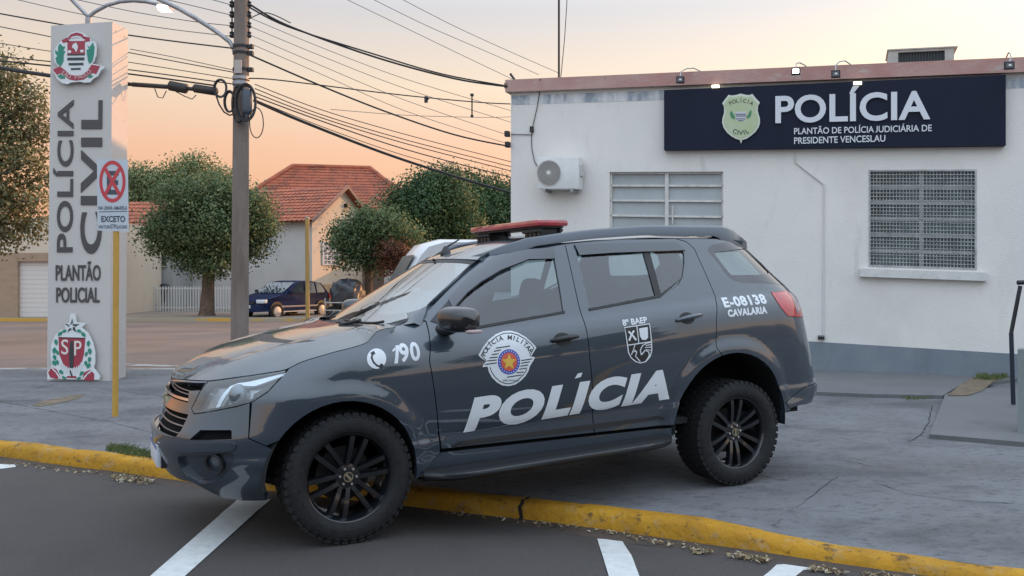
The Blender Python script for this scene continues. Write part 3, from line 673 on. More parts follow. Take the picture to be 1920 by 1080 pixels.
# ---- raised walk along the wall, ramp slab, dirt, low wall and handrail at the right
slab = mat('old_slab', (.115,.118,.122), .85, col2=(.145,.145,.145), vscale=1.2, bump=.3, bscale=40, coords='World'); layer(slab, (.065,.065,.065), 2.2, .58, .75, .7, 'World', 9)
def slab_poly(name, pts, z0, z1, m):
    P = [on_z(x, y, z1) for x, y in pts]; mb = MB(); n = len(P)
    mb.add([(p.x, p.y, z0) for p in P]+[(p.x, p.y, z1) for p in P], [tuple(range(n))[::-1], tuple(range(n, 2*n))]+[(i, (i+1) % n, (i+1) % n+n, i+n) for i in range(n)])
    return tag(build(name, mb, m), kind='structure')
e0 = FW(-.2,.0,0); 
mb = MB(); A = [(1240,728),(1536,735),(1640,739),(1768,741),(1800,722)]
P = [on_z(x, y, .075) for x, y in A]; Q = [FW(s, -.02, 0) for s in (8.0, 5.2, 2.0, -.3)]
top = [(p.x, p.y) for p in P] + [(q.x, q.y) for q in Q]; n = len(top)
mb.add([(x, y, 0) for x, y in top]+[(x, y, .075) for x, y in top], [tuple(range(n))[::-1], tuple(range(n, 2*n))]+[(i, (i+1) % n, (i+1) % n+n, i+n) for i in range(n)])
tag(build('raised_walk', mb, slab), kind='structure')
slab_poly('ramp_slab', [(1743,814),(1772,740),(1812,726),(2100,738),(2400,860),(1920,829)], -.02, .072, slab)
ground_poly('dirt_patch', [(1776,742),(1800,722),(1824,709),(1862,703),(1896,706),(1862,716),(1842,733),(1815,742)], dirt, lambda x, y: .076, .004)
grass('grass_tuft', [(1676,741),(1690,738),(1730,741),(1760,745),(1735,750),(1700,750)], 500, .045, 'green weeds growing along the edge of the raised walk', lambda x, y: .03, 2)
grass('grass_tuft', [(1825,712),(1840,704),(1870,704),(1895,708),(1865,714)], 420, .07, 'tufts of weeds at the foot of the station wall', lambda x, y: .076, 3)
lw = at_depth(1908, 655, 8.2); mb = MB(); k_ = 8.36/8.2; mb.add([(lw.x,8.2,-.05),(lw.x+6,8.2,-.05),(lw.x+6,8.36,-.05),(lw.x*k_+.01,8.36,-.05),(lw.x,8.2,lw.z),(lw.x+6,8.2,lw.z),(lw.x+6,8.36,lw.z),(lw.x*k_+.01,8.36,lw.z)], [(0,3,2,1),(4,5,6,7),(0,1,5,4),(1,2,6,5),(2,3,7,6),(3,0,4,7)])
o = build('low_wall', mb, mat('low_wall_grey', (.20,.225,.225), .85, var=.12, vscale=3, coords='World')); tag(o, 'low grey wall at the right edge beside the handrail', 'wall')
hz = 10.0; H = [at_depth(x, y, hz) for x, y in ((1900,752),(1896,624),(1913,536),(1908,530),(1990,526))]
hr = thing('handrail', 'dark metal handrail bent over the concrete slab beside the low wall', 'handrail', (H[0].x, H[0].y, .09))
mb = MB(); mb.tube([(H[0].x, hz, .08), tuple(H[1])], .024, 10); build('post', mb, mat('rail_dark', (.025,.035,.05), .5, .4), hr, smooth=50)
mb = MB(); mb.tube([tuple(H[1]), tuple(H[2])], .022, 10); build('brace', mb, M['dark_metal'], hr, smooth=50)
mb = MB(); mb.tube([(H[3].x, hz, H[3].z), (H[4].x, hz+.0, H[4].z), (H[4].x+.6, hz+.4, H[4].z)], .026, 10); build('rail', mb, M['dark_metal'], hr, smooth=50)

# ------------------------------------------------------------------ totem sign
TZ = 12.7
tw = lambda px, py, o=0.: at_depth(px, py, TZ-o)
totem = thing('totem_sign', 'tall white rectangular totem sign with vertical lettering and two crests on the pavement', 'sign', (tw(150,712).x, TZ, .03))
tp_m = mat('totem_panel', (.52,.485,.46), .5, col2=(.47,.44,.42), vscale=.6, coords='World'); layer(tp_m, (.36,.335,.315), 2.5, .6, .8, .4, 'World', 8, (1,1,.3))
mb = MB(); bl, br, tl, tr = tw(88,712), tw(206,712), tw(95.6,48), tw(210.5,40.5)
D = .52; zt2 = tr.z
def box8(mb, b, t): mb.add(b+t, [(0,3,2,1),(4,5,6,7),(0,1,5,4),(1,2,6,5),(2,3,7,6),(3,0,4,7)])
box8(mb, [(bl.x,TZ,.02),(br.x,TZ,.02),(br.x,TZ+D,.02),(bl.x,TZ+D,.02)], [(tl.x,TZ,tl.z),(tr.x,TZ,tr.z),(tr.x,TZ+D,tr.z+.03),(tl.x,TZ+D,tl.z+.03)]); build('panel', mb, tp_m, totem)
mb = MB(); q = [tw(211.5,y) for y in (44,207,370,500)]
for p_ in q:
    for dy in (.12,.40): mb.lathe([(0,.004),(.012,.003),(.014,0)], 8, 'x', Matrix.Translation((tr.x-(tr.z-p_.z)*.0105+.002, TZ+dy, p_.z-.08)))
build('rivets', mb, M['galv'], totem)
ink = mat('totem_lettering', (.062,.055,.055), .5)
def vtext(mb, s, x0, x1, yb, yt, bold, space, o=.014):
    """line of text turned to read upwards: capitals between pixel columns x0..x1, from row yb up to yt"""
    V, F, (a0, a1, b0, b1) = text2d(s, bold, space, .05); k0, k1 = cap_box(s, bold)
    vs = []
    for v in V:
        px = x1 + (x0-x1)*(v.y-k0)/(k1-k0) + (8*((yb-(yb-yt)*(v.x-a0)/(a1-a0))-380)/-660*.6); py = yb + (yt-yb)*(v.x-a0)/(a1-a0); p_ = tw(px, py); vs.append((p_.x, TZ - (v.z+.05)/.1*o, p_.z))
    mb.add(vs, F)
mb = MB(); vtext(mb, 'POLÍCIA', 108, 137, 473, 187, .014, 1.02); build('lettering', mb, ink, totem)
mb = MB(); vtext(mb, 'CIVIL', 152, 191, 476, 188, .022, 1.06); build('lettering', mb, ink, totem)
def htext(mb, s, x0, x1, yb, yt, bold, space=1., o=.014):
    V, F, (a0, a1, b0, b1) = text2d(s, bold, space, .05); k0, k1 = cap_box(s, bold)
    vs = []
    for v in V:
        p_ = tw(x0+(x1-x0)*(v.x-a0)/(a1-a0), yb+(yt-yb)*(v.y-k0)/(k1-k0)); vs.append((p_.x, TZ-(v.z+.05)/.1*o, p_.z))
    mb.add(vs, F)
mb = MB(); htext(mb, 'PLANTÃO', 105, 189, 526, 497, .016); build('lettering', mb, ink, totem)
mb = MB(); htext(mb, 'POLICIAL', 106, 187, 567, 539, .016); build('lettering', mb, ink, totem)
def tpoly(mb, pts, o0, o1, cx, sc):
    q = [tw(cx[0]+u/sc, cx[1]+v/sc) for u, v in pts]; mb.prism([(p_.x, p_.z) for p_ in q], TZ-o1, TZ-o0, 'xz')
def tband(mb, pts, w, o0, o1, cx, sc):
    for a, b in zip(pts, pts[1:]):
        A, B = Vector(a), Vector(b); t = (B-A).normalized(); n = Vector((-t.y, t.x))*w/2; e = t*w*.2; tpoly(mb, [tuple(A+n-e), tuple(B+n+e), tuple(B-n+e), tuple(A-n-e)], o0, o1, cx, sc)
CW = mat('crest_white', (.66,.68,.68), .5); CD = mat('crest_dark', (.03,.04,.045), .5); CP = mat('crest_pink', (.55,.36,.36), .5)
# upper crest: white cut-out board standing off the panel, shield with stripes, green branches, red ribbons
K = ((90,50), 8.307)
ub = [(100,690),(200,640),(140,560),(130,400),(200,290),(225,265),(260,230),(330,190),(400,115),(490,95),(590,120),(650,170),(705,205),(700,245),(760,245),(790,330),(785,460),(750,560),(720,590),(860,625),(930,650),(860,700),(810,790),(740,830),(690,885),(600,890),(540,875),(400,885),(340,915),(260,895),(180,830),(150,760)]
mb = MB(); tpoly(mb, ub, .05, .075, *K); cr1 = build('crest', mb, CW, totem)
mb = MB()
for dx in (250, 650): tpoly(mb, [(dx-20,400),(dx+20,400),(dx+20,440),(dx-20,440)], 0, .05, *K)
build('crest_spacer', mb, M['galv'], cr1)
mb = MB(); tpoly(mb, [(345,245),(615,245),(615,455),(345,455)], .075, .079, *K); tpoly(mb, [(255,235),(340,190),(372,250),(345,262),(275,275)], .075, .079, *K); tpoly(mb, [(600,190),(620,175),(695,195),(690,250),(620,258)], .075, .079, *K)
arcp = [(345,200),(400,140),(490,112),(570,135),(620,195),(590,215),(560,178),(490,160),(420,175),(375,225)]; tpoly(mb, arcp, .075, .079, *K)
tpoly(mb, [(115,690),(225,635),(300,690),(380,765),(480,785),(580,770),(660,700),(720,610),(850,635),(790,760),(740,740),(690,770),(600,840),(480,860),(370,840),(280,770),(215,745),(190,775)], .075, .079, *K)
build('crest_red', mb, M['crest_red'], cr1)
mb = MB()
for y0, y1, x0, x1 in ((445,470,345,615),(500,545,345,608),(583,622,365,592),(662,692,400,550)): tpoly(mb, [(x0,y0+4),(x1,y0),(x1,y1-4),(x0,y1)], .079, .082, *K)
build('crest_stripe', mb, CD, cr1)
mb = MB()
for pts in ([(230,285),(275,330),(310,330),(280,400),(310,400),(285,470),(285,560),(240,640),(180,590),(160,510),(190,480),(155,430),(160,380),(200,420),(200,330)], [(740,265),(765,350),(755,460),(730,560),(690,600),(665,560),(650,470),(640,380),(680,370),(650,310),(690,340)], [(190,790),(230,760),(300,790),(310,825),(240,832)], [(640,800),(700,765),(745,785),(700,822)]): mb = MB(); tpoly(mb, pts, .075, .080, *K); build('crest_branch', mb, M['crest_green'], cr1)
mb = MB(); tpoly(mb, [(430,300),(480,270),(510,330),(500,380),(480,420),(455,370),(415,345)], .079, .082, *K); tpoly(mb, disc2(378,412,28,22,14), .079, .082, *K); tpoly(mb, disc2(570,402,28,22,14), .079, .082, *K); tpoly(mb, [(380,205),(440,175),(520,172),(560,195),(545,200),(490,190),(420,205)], .079, .082, *K); build('crest_figures', mb, CW, cr1)
def carc(mb, s, cx, cy, r, a0, a1, size, o, K, bold=.02, flip=1):
    n = len(s)
    for i, ch in enumerate(s):
        if ch == ' ': continue
        a = radians(a0+(a1-a0)*i/(n-1)); V, F, (x0, x1, y0, y1) = text2d(ch, bold); k0, k1 = cap_box(ch, bold); sc = size/(k1-k0); px, py = cx+r*sin(a), cy-flip*r*cos(a); rr = a*flip; vs = []
        for v in V:
            x = (v.x-(x0+x1)/2)*sc; y = (v.y-k0)*sc; p_ = tw(K[0][0]+(px+x*cos(rr)+y*sin(rr))/K[1], K[0][1]+(py+x*sin(rr)-y*cos(rr))/K[1]); vs.append((p_.x, TZ-o, p_.z))
        mb.add(vs, F)
mb = MB(); carc(mb, 'SÃO PAULO', 470, 490, 345, -38, 42, 62, .082, K, .02, -1); build('crest_lettering', mb, CP, cr1)
# lower crest: red shield with S and P, dagger, green wreath and a star
K2 = ((80,580), 7.714)
lb_ = [(440,60),(500,60),(520,180),(660,200),(600,260),(690,340),(760,480),(790,620),(790,760),(770,840),(860,960),(850,1010),(110,1000),(105,900),(170,810),(150,640),(165,500),(220,370),(290,300),(370,270),(350,210),(420,190)]
mb = MB(); tpoly(mb, lb_, .05, .075, *K2); cr2 = build('crest', mb, CW, totem)
mb = MB()
for dx in (250, 650): tpoly(mb, [(dx-20,600),(dx+20,600),(dx+20,640),(dx-20,640)], 0, .05, *K2)
build('crest_spacer', mb, M['galv'], cr2)
mb = MB(); tpoly(mb, [(268,395),(655,405),(635,640),(600,770),(540,840),(390,840),(330,770),(280,640)], .075, .079, *K2); tpoly(mb, [(120,905),(170,825),(240,860),(290,960),(250,1000),(150,975)], .075, .079, *K2); tpoly(mb, [(610,1000),(640,900),(730,865),(785,930),(775,1020),(650,1020)], .075, .079, *K2); tpoly(mb, [(370,980),(400,955),(520,955),(530,990)], .075, .079, *K2); build('crest_red', mb, M['crest_red'], cr2)
mb = MB()
for (x, y, L, w, a) in ((235,470,95,50,1.45),(210,590,100,55,1.7),(215,690,90,50,1.3),(255,620,80,40,1.2),(210,770,90,60,1.1),(255,760,80,40,1.4),(290,350,90,50,2.3),(350,310,80,45,2.7),(700,490,95,50,1.65),(720,600,100,55,1.4),(715,720,90,50,1.75),(670,640,80,40,1.9),(700,810,90,60,2.0),(660,770,80,40,1.7),(630,360,90,50,.8),(570,310,80,45,.4),(310,900,90,50,.8),(600,920,90,50,2.2),(560,990,80,40,2.6),(350,980,80,40,.6)): tpoly(mb, leaf2(x, y, L, w, a), .079, .083, *K2)
build('crest_wreath', mb, M['crest_green'], cr2)
mb = MB(); tpoly(mb, [(430,840),(425,650),(440,450),(480,450),(490,650),(480,840)], .079, .084, *K2); tpoly(mb, star2(465,240,112,34,-pi/2,5,1,.98), .079, .084, *K2); tband(mb, [(280,405),(650,412)], 14, .079, .083, *K2); tband(mb, [(440,880),(465,960)], 22, .079, .083, *K2); build('crest_dark', mb, CD, cr2)
mb = MB(); tpoly(mb, star2(458,244,60,20,-pi/2+.3,5), .084, .086, *K2)
for k in range(11):
    a = pi*(.08+.84*k/10); tband(mb, [(460+140*cos(a), 740+95*sin(a)), (460+165*cos(a), 760+170*sin(a))], 16, .079, .082, *K2)
tband(mb, [(170,835),(235,900),(290,985)], 18, .079, .083, *K2); tband(mb, [(745,880),(680,930),(625,1000)], 20, .079, .083, *K2); build('crest_silver', mb, CW, cr2)
mb = MB()
for ch, x0, x1, yb, yt in (('S',312,412,645,430),('P',498,602,660,450)):
    V, F, (a0, a1, b0, b1) = text2d(ch, .005, 1., .05); vs = []
    for v in V: p_ = tw(K2[0][0]+(x0+(x1-x0)*(v.x-a0)/(a1-a0))/K2[1], K2[0][1]+(yb+(yt-yb)*(v.y-b0)/(b1-b0))/K2[1]); vs.append((p_.x, TZ-.079-(v.z+.05)/.1*.006, p_.z))
    mb.add(vs, F)
build('crest_lettering', mb, mat('crest_cream', (.68,.62,.56), .5), cr2)

# ------------------------------------------------------------------ no-parking sign on its yellow post
SZ = 9.3; sw = lambda u, v: at_depth(170+u/6.75, 290+v/6.75, SZ)
pb = at_depth(216, 782, SZ+.03)
ns = thing('no_parking_sign', 'small blue grey no-stopping sign on a yellow post standing before the totem', 'road sign', (pb.x, SZ, .03))
ypost = mat('yellow_post', (.50,.29,.05), .6, col2=(.44,.24,.04), vscale=7); layer(ypost, (.15,.09,.04), 9, .66, .76, .7)
mb = MB(); mb.tube([(pb.x, SZ+.03, .02), (pb.x+.012, SZ+.03, sw(270,960).z), (pb.x+.02, SZ+.03, sw(270,100).z)], .030, 14); build('post', mb, ypost, ns, smooth=50)
mb = MB(); n = 18; V = [(pb.x, SZ+.03, .05)]
for k in range(n): r = .16+.05*sin(k*2.3); V.append((pb.x+r*1.4*cos(2*pi*k/n), SZ+.03+r*sin(2*pi*k/n), .031))
mb.add(V, [(0, k+1, (k+1) % n+1) for k in range(n)]); build('footing', mb, cement, ns, smooth=60)
def spoly(mb, pts, o0, o1):
    q = [sw(u, v) for u, v in pts]; mb.prism([(p_.x, p_.z) for p_ in q], SZ-o1, SZ-o0, 'xz')
mb = MB(); spoly(mb, [(80,55),(470,60),(480,975),(85,960)], -.003, 0); plt = build('plate', mb, mat('sign_plate', (.47,.51,.55), .45, var=.06, vscale=5), ns)
mb = MB(); n = 56; V = []; F = []
for k in range(n):
    a = 2*pi*k/n
    for rx, ry in ((128,218),(166,266)): p_ = sw(276+rx*cos(a), 340+ry*sin(a)); V.append((p_.x, SZ-.002, p_.z))
for k in range(n): F.append((2*k, 2*k+1, (2*k+3) % (2*n), (2*k+2) % (2*n)))
mb.add(V, F)
def sband(mb, a, b, w, o):
    A, B = Vector(a), Vector(b); t = (B-A).normalized(); n = Vector((-t.y, t.x))*w/2; V = []
    for p2 in (A+n, B+n, B-n, A-n): p_ = sw(p2.x, p2.y); V.append((p_.x, SZ-o, p_.z))
    mb.add(V, [(0,1,2,3)])
sband(mb, (180,165), (370,510), 42, .0042); build('prohibition_ring', mb, mat('prohibition_red', (.50,.04,.05), .45), plt)
mb = MB(); sband(mb, (372,165), (182,510), 42, .0046); build('prohibition_bar', mb, mat('prohibition_red_bar', (.50,.04,.05), .45), plt)
mb = MB(); V, F, bb = text2d('E', .03); vs = []
for v in V: p_ = sw(205+(v.x-bb[0])/(bb[1]-bb[0])*150, 505-(v.y-bb[2])/(bb[3]-bb[2])*300); vs.append((p_.x, SZ-.0014, p_.z))
mb.add(vs, F); build('letter', mb, mat('sign_letter_dark', (.05,.06,.08), .5), plt)
mb = MB()
def stext(mb, s, x0, x1, yb, yt, bold, o=.0025):
    V, F, (a0, a1, b0, b1) = text2d(s, bold); k0, k1 = cap_box(s, bold); vs = []
    for v in V: p_ = sw(x0+(x1-x0)*(v.x-a0)/(a1-a0), yb+(yt-yb)*(v.y-k0)/(k1-k0)); vs.append((p_.x, SZ-o, p_.z))
    mb.add(vs, F)
stext(mb, 'NA LINHA AMARELA', 100, 462, 698, 650, .015); stext(mb, 'EXCETO', 135, 438, 852, 775, .03); stext(mb, 'VIATURAS POLICIAIS', 100, 462, 935, 893, .012); sband(mb, (108,723), (465,716), 8, .0025); sband(mb, (250,885), (320,885), 6, .0025)
build('lettering', mb, mat('sign_ink', (.05,.06,.09), .5), plt)
# ------------------------------------------------------------------ utility pole, street lamp, wires
PZ = 13.4; pw = lambda px, py, dz=0.: at_depth(px, py, PZ+dz)
pol = pw(449, 700); up = thing('utility_pole', 'tall round concrete utility pole carrying many wires and coiled cables', 'utility pole', (pol.x, PZ, .03))
pole_m = mat('pole_concrete', (.225,.18,.155), .9, col2=(.15,.118,.10), vscale=2, bump=.3, bscale=30, coords='World', stretch=(1,1,.4)); layer(pole_m, (.10,.07,.055), 1.2, .48, .66, .8, 'World', 8, (2,2,.35)); layer(pole_m, (.42,.40,.38), 3, .6, .75, .4, 'World', 8, (1,1,.3))
mb = MB(); a = pw(449, 720); b = pw(453.5, -60); mb.tube([(a.x, PZ, 0), (b.x, PZ, b.z)], [.135, .108], 20); build('shaft', mb, pole_m, up, smooth=50)
for sgn, x in ((-1, 435), (1, 466.5)):
    t = pw(x, -8); q = pw(x, 70); mb = MB(); mb.tube([tuple(t), tuple(q)], .012, 6)
    rk = build('insulator_rack', mb, M['dark_metal'], up)
    for y in (8, 27, 47, 65):
        p_ = pw(x, y); mb = MB(); mb.lathe([(0,.045),(.025,.045),(.042,.03),(.028,.01),(.045,-.02),(.03,-.045),(0,-.045)], 14, 'z', Matrix.Translation(p_)); mb.tube([tuple(p_), (pw(452, y).x, PZ, p_.z)], .01, 5); build('insulator', mb, M['cable'], rk, smooth=50)
for y in (88, 100, 131): 
    p_ = pw(452, y); mb = MB(); mb.lathe([(.121,-.02),(.126,-.02),(.126,.02),(.121,.02)], 20, 'z', Matrix.Translation((p_.x, PZ, p_.z)), close=True); mb.cbox(p_.x+.11, p_.x+.19, PZ-.05, PZ+.03, p_.z-.03, p_.z+.03, .006); build('steel_band', mb, M['dark_metal'], up)
for y in (147, 157):
    p_ = pw(452, y); mb = MB(); mb.lathe([(.122,-.025),(.128,-.025),(.128,.025),(.122,.025)], 20, 'z', Matrix.Translation((p_.x, PZ, p_.z)), close=True); build('steel_band', mb, M['galv'], up)
mb = MB(); p_ = pw(447, 126, -.14); mb.box(p_.x-.06, p_.x+.05, PZ-.15, PZ-.13, p_.z-.09, p_.z+.11); build('number_tag', mb, mat('tag_pale', (.42,.36,.32), .7), up)
# splice closure hanging on the shaft, and cable coils
c0 = pw(463, 168, -.2); c1b = pw(463, 214, -.2); mb = MB(); mb.lathe([(0,0),(.05,0),(.07,.02),(.075,.06),(.075,c0.z-c1b.z-.05),(.06,c0.z-c1b.z),(0,c0.z-c1b.z)], 18, 'z', Matrix.Translation((c0.x, PZ-.2, c1b.z))); mb.lathe([(0,-.05),(.035,-.05),(.045,.01),(0,.01)], 12, 'z', Matrix.Translation((c0.x, PZ-.2, c1b.z))); build('splice_closure', mb, mat('closure_grey', (.055,.065,.085), .5), up, smooth=50)
def coil(cx, cy, rx, ry, turns, r, dz=-.17, name='cable_coil', jit=.06):
    mb = MB(); pts = []; n = 36*turns; rn = random.Random(int(cx*7+cy))
    for k in range(n+1):
        a = 2*pi*k/36; j = 1+jit*sin(a*.37+cx); p_ = pw(cx+rx*j*cos(a), cy+ry*j*sin(a)); pts.append((p_.x, PZ+dz+.015*sin(a*.5), p_.z))
    mb.tube(pts, r, 6); return build(name, mb, M['cable'], up, smooth=50)
coil(420,170,11,16,3,.013); coil(437,195,9,19,2,.014); coil(469,198,18,33,3,.014,-.22); coil(455,200,12,34,2,.012,-.2); coil(486,233,13,28,1,.008,-.15,'cable_coil',.02)
mb = MB(); mb.tube([tuple(pw(x, y, -.15)) for x, y in ((404,176),(411,196),(420,210),(430,216),(440,214))], .012, 6); build('slack_cable', mb, M['cable'], up, smooth=50)
# lamp bracket of this pole, leaving the picture at the top
mb = MB(); pts = [pw(x, y, -.02) for x, y in ((440,98),(437,88),(430,78),(415,66),(395,52),(365,33),(335,16),(305,2),(270,-16))]; mb.tube([tuple(p_) for p_ in pts], .034, 10); build('lamp_arm', mb, M['galv'], up, smooth=50)
# thick spliced cables from the pole to the left
def cable(pts, r, label, z0=PZ, z1=PZ, group='wires strung from the utility pole', name='overhead_wire', m=None, n=20):
    """pts: photo points along the span; depth runs from z0 to z1; smooth sag through the points"""
    C_ = []; k = len(pts)-1
    for i in range(k):
        p0 = pts[max(0, i-1)]; p1 = pts[i]; p2 = pts[i+1]; p3 = pts[min(k, i+2)]
        for q in range(n if k == 1 else max(6, n//k)):
            t = q/(n if k == 1 else max(6, n//k)); C_.append(tuple(.5*(2*p1[j]+(p2[j]-p0[j])*t+(2*p0[j]-5*p1[j]+4*p2[j]-p3[j])*t*t+(3*p1[j]-p0[j]-3*p2[j]+p3[j])*t**3) for j in (0,1)))
    C_.append(pts[-1]); x0, x1 = C_[0][0], C_[-1][0]
    mb = MB(); P = [tuple(at_depth(x, y, z0+(z1-z0)*(x-x0)/(x1-x0))) for x, y in C_]; mb.tube(P, r*.72, 5)
    o = build(name, mb, m or M['cable'], smooth=60); return tag(o, label, 'wire', group)
cb1 = thing('spliced_cable', 'thick black cable with two splice closures running left from the pole', 'cable', tuple(pw(330,162)))
for (x0, y0, x1, y1, r) in ((244,158,318,163,.035),(316,160,352,167,.075),(362,165,408,172,.065),(350,166,364,167,.03)):
    mb = MB(); A, B = pw(x0, y0), pw(x1, y1); e = (B-A)*.06; mb.tube([tuple(A), tuple(A+e), tuple(B-e), tuple(B)], [r*.6, r, r, r*.6], 10); build('splice_closure' if r > .05 else 'cable_run', mb, mat('splice_dark', (.035,.028,.026), .6), cb1, smooth=50)
mb = MB(); mb.tube([tuple(pw(x, y)) for x, y in ((290,166),(296,182),(305,184),(312,170))], .008, 5); mb.tube([tuple(pw(x, y)) for x, y in ((330,172),(345,180),(360,186),(368,178))], .008, 5); build('loose_end', mb, M['cable'], cb1, smooth=50)
mb = MB(); A, B = pw(90,170), pw(244,158); mb.tube([tuple(pw(-40,120)), tuple(pw(40,134)), tuple(pw(95,142)), tuple(pw(244,158))], .03, 6); build('cable_run', mb, M['cable'], cb1)
RW = [([(468,8),(540,48),(700,106),(850,147),(955,163)], .022, 'upper dark wire of the twisted pair reaching the roof corner', 15.5),
      ([(468,14),(540,50),(700,101),(830,139),(955,162)], .018, 'lower dark wire of the twisted pair reaching the roof corner', 15.5),
      ([(466,36),(500,24),(545,43)], .012, 'short dark jumper wire leaving the insulator rack', 13.7),
      ([(464,101),(600,160),(720,208),(850,252),(957,275)], .020, 'dark wire leaving the pole band and ending at the wall bracket', 15.5),
      ([(466,147),(520,150),(700,172),(800,183),(900,192),(957,195)], .014, 'nearly level dark wire carrying a spacer', 15.5),
      ([(476,188),(560,225),(720,287),(860,333),(960,362)], .034, 'thickest black cable dropping behind the station corner', 17),
      ([(478,158),(600,205),(760,252),(960,304)], .010, 'thin wire, highest of the low bundle', 17), ([(478,166),(600,214),(760,262),(960,313)], .011, 'thin wire, second of the low bundle from the top', 17),
      ([(478,174),(600,220),(760,269),(960,321)], .012, 'thin wire in the middle of the low bundle', 17), ([(478,181),(600,226),(760,280),(960,333)], .014, 'dark wire just above the lowest of the bundle', 17),
      ([(478,187),(600,236),(760,292),(960,345)], .009, 'thinnest and lowest wire of the bundle', 17)]
for pts, r, lab, z1 in RW: cable(pts, r, lab, PZ-.1, z1)
for pts, lab in (([(470,34),(600,88),(760,148),(960,208)], 'pale far wire below the twisted pair'), ([(470,50),(600,104),(760,166),(960,230)], 'pale far wire crossing above the level wire'), ([(470,66),(600,122),(760,188),(960,256)], 'pale far wire crossing the wall bracket wire'), ([(470,82),(600,138),(760,208),(960,272)], 'pale far wire lowest of its set'),
                 ([(640,-6),(760,52),(880,110),(960,148)], 'faint wire crossing the upper sky, lowest of three'), ([(690,-6),(800,48),(920,100),(1010,140)], 'faint wire crossing the upper sky, middle of three'), ([(745,-6),(850,48),(950,94),(1050,138)], 'faint wire crossing the upper sky, highest of three'), ([(620,205),(760,216),(900,220),(960,219)], 'faint level wire under the spacer')):
    cable(pts, .009, lab, 17, 20, 'thin far wires in the sky', m=M['wire_grey'])
LW = [([(-20,22),(150,52),(300,74),(440,91)], .016, 'dark wire passing behind the totem top to the pole band'), ([(-20,46),(100,70),(244,99),(440,136)], .011, 'wire behind the upper crest, reaching the pole tag'), ([(-20,78),(100,97),(244,117),(440,148)], .009, 'thin wire behind the totem, above the double wire'),
      ([(-20,104),(100,116),(244,131),(440,158)], .013, 'upper wire of the double pair left of the pole'), ([(-20,112),(100,124),(244,139),(400,160)], .018, 'lower wire of the double pair left of the pole')]
for pts, r, lab in LW: cable(pts, r, lab, PZ, PZ-.05)
for pts, lab in (([(10,-6),(150,26),(300,52),(432,68)], 'thin wire from the top left to the lowest left insulator'), ([(120,-6),(250,22),(360,40),(432,48)], 'thin wire from the top edge to the third left insulator'), ([(280,-8),(350,8),(432,28)], 'thin wire from the top edge to the second left insulator'), ([(360,-8),(400,0),(432,9)], 'thin wire reaching the highest left insulator'), ([(244,92),(330,108),(440,132)], 'thin wire beside the lamp arm drop')):
    cable(pts, .009, lab, PZ, PZ, 'thin wires left of the utility pole', m=M['wire_grey'])
mb = MB(); A, B = at_depth(885,178,15.3), at_depth(885,218,15.3); mb.tube([tuple(A), tuple(B)], .012, 6); mb.cbox(A.x-.03, A.x+.03, 15.27, 15.33, A.z-.02, A.z+.02, .005); mb.cbox(A.x-.025, A.x+.025, 15.27, 15.33, B.z-.02, B.z+.02, .005); tag(build('wire_spacer', mb, M['dark_metal']), 'thin upright spacer hanging on the nearly level wire', 'spacer')
mb = MB(); A = at_depth(800,186,15.0); mb.cbox(A.x-.04, A.x+.02, 14.98, 15.02, A.z-.06, A.z+.05, .01); mb.tube([(A.x-.03,15,A.z-.06),(A.x+.04,15,A.z+.02)], .012, 5); tag(build('wire_clamp', mb, M['dark_metal']), 'small dark clamp sitting on the nearly level wire', 'clamp')
# double armed street lamp behind the totem
LZ = 14.2; l_ = lambda px, py: at_depth(px, py, LZ); b = l_(166, 700); sl_ = thing('street_lamp', 'double armed street lamp rising behind the top of the totem', 'street lamp', (b.x, LZ, 0))
mb = MB(); mb.tube([(b.x, LZ, 0), tuple(l_(166,34))], .05, 10); build('post', mb, M['galv'], sl_, smooth=50)
mb = MB(); mb.tube([tuple(l_(x, y)) for x, y in ((166,32),(178,22),(200,10),(225,3),(250,1),(275,3),(298,8))], .032, 8); build('arm', mb, M['galv'], sl_, smooth=50)
mb = MB(); mb.tube([tuple(l_(x, y)) for x, y in ((166,32),(155,20),(142,7),(128,-8))], .032, 8); build('arm', mb, M['galv'], sl_, smooth=50)
h = l_(311,19); mb = MB(); mb.cbox(h.x-.12, h.x+.10, LZ-.10, LZ+.10, h.z+.0, h.z+.075, .02); hd = build('lamp_head', mb, mat('lamp_head', (.5,.5,.5), .5), sl_, smooth=40)
mb = MB(); mb.box(h.x-.10, h.x+.08, LZ-.095, LZ+.08, h.z-.014, h.z-.002); mb.box(h.x-.10, h.x+.08, LZ-.112, LZ-.102, h.z+.0, h.z+.05); build('lamp_glass', mb, mat('street_lamp_lit', (.8,.8,.8), .4, emit=(.95,.97,1), es=2.2), hd)

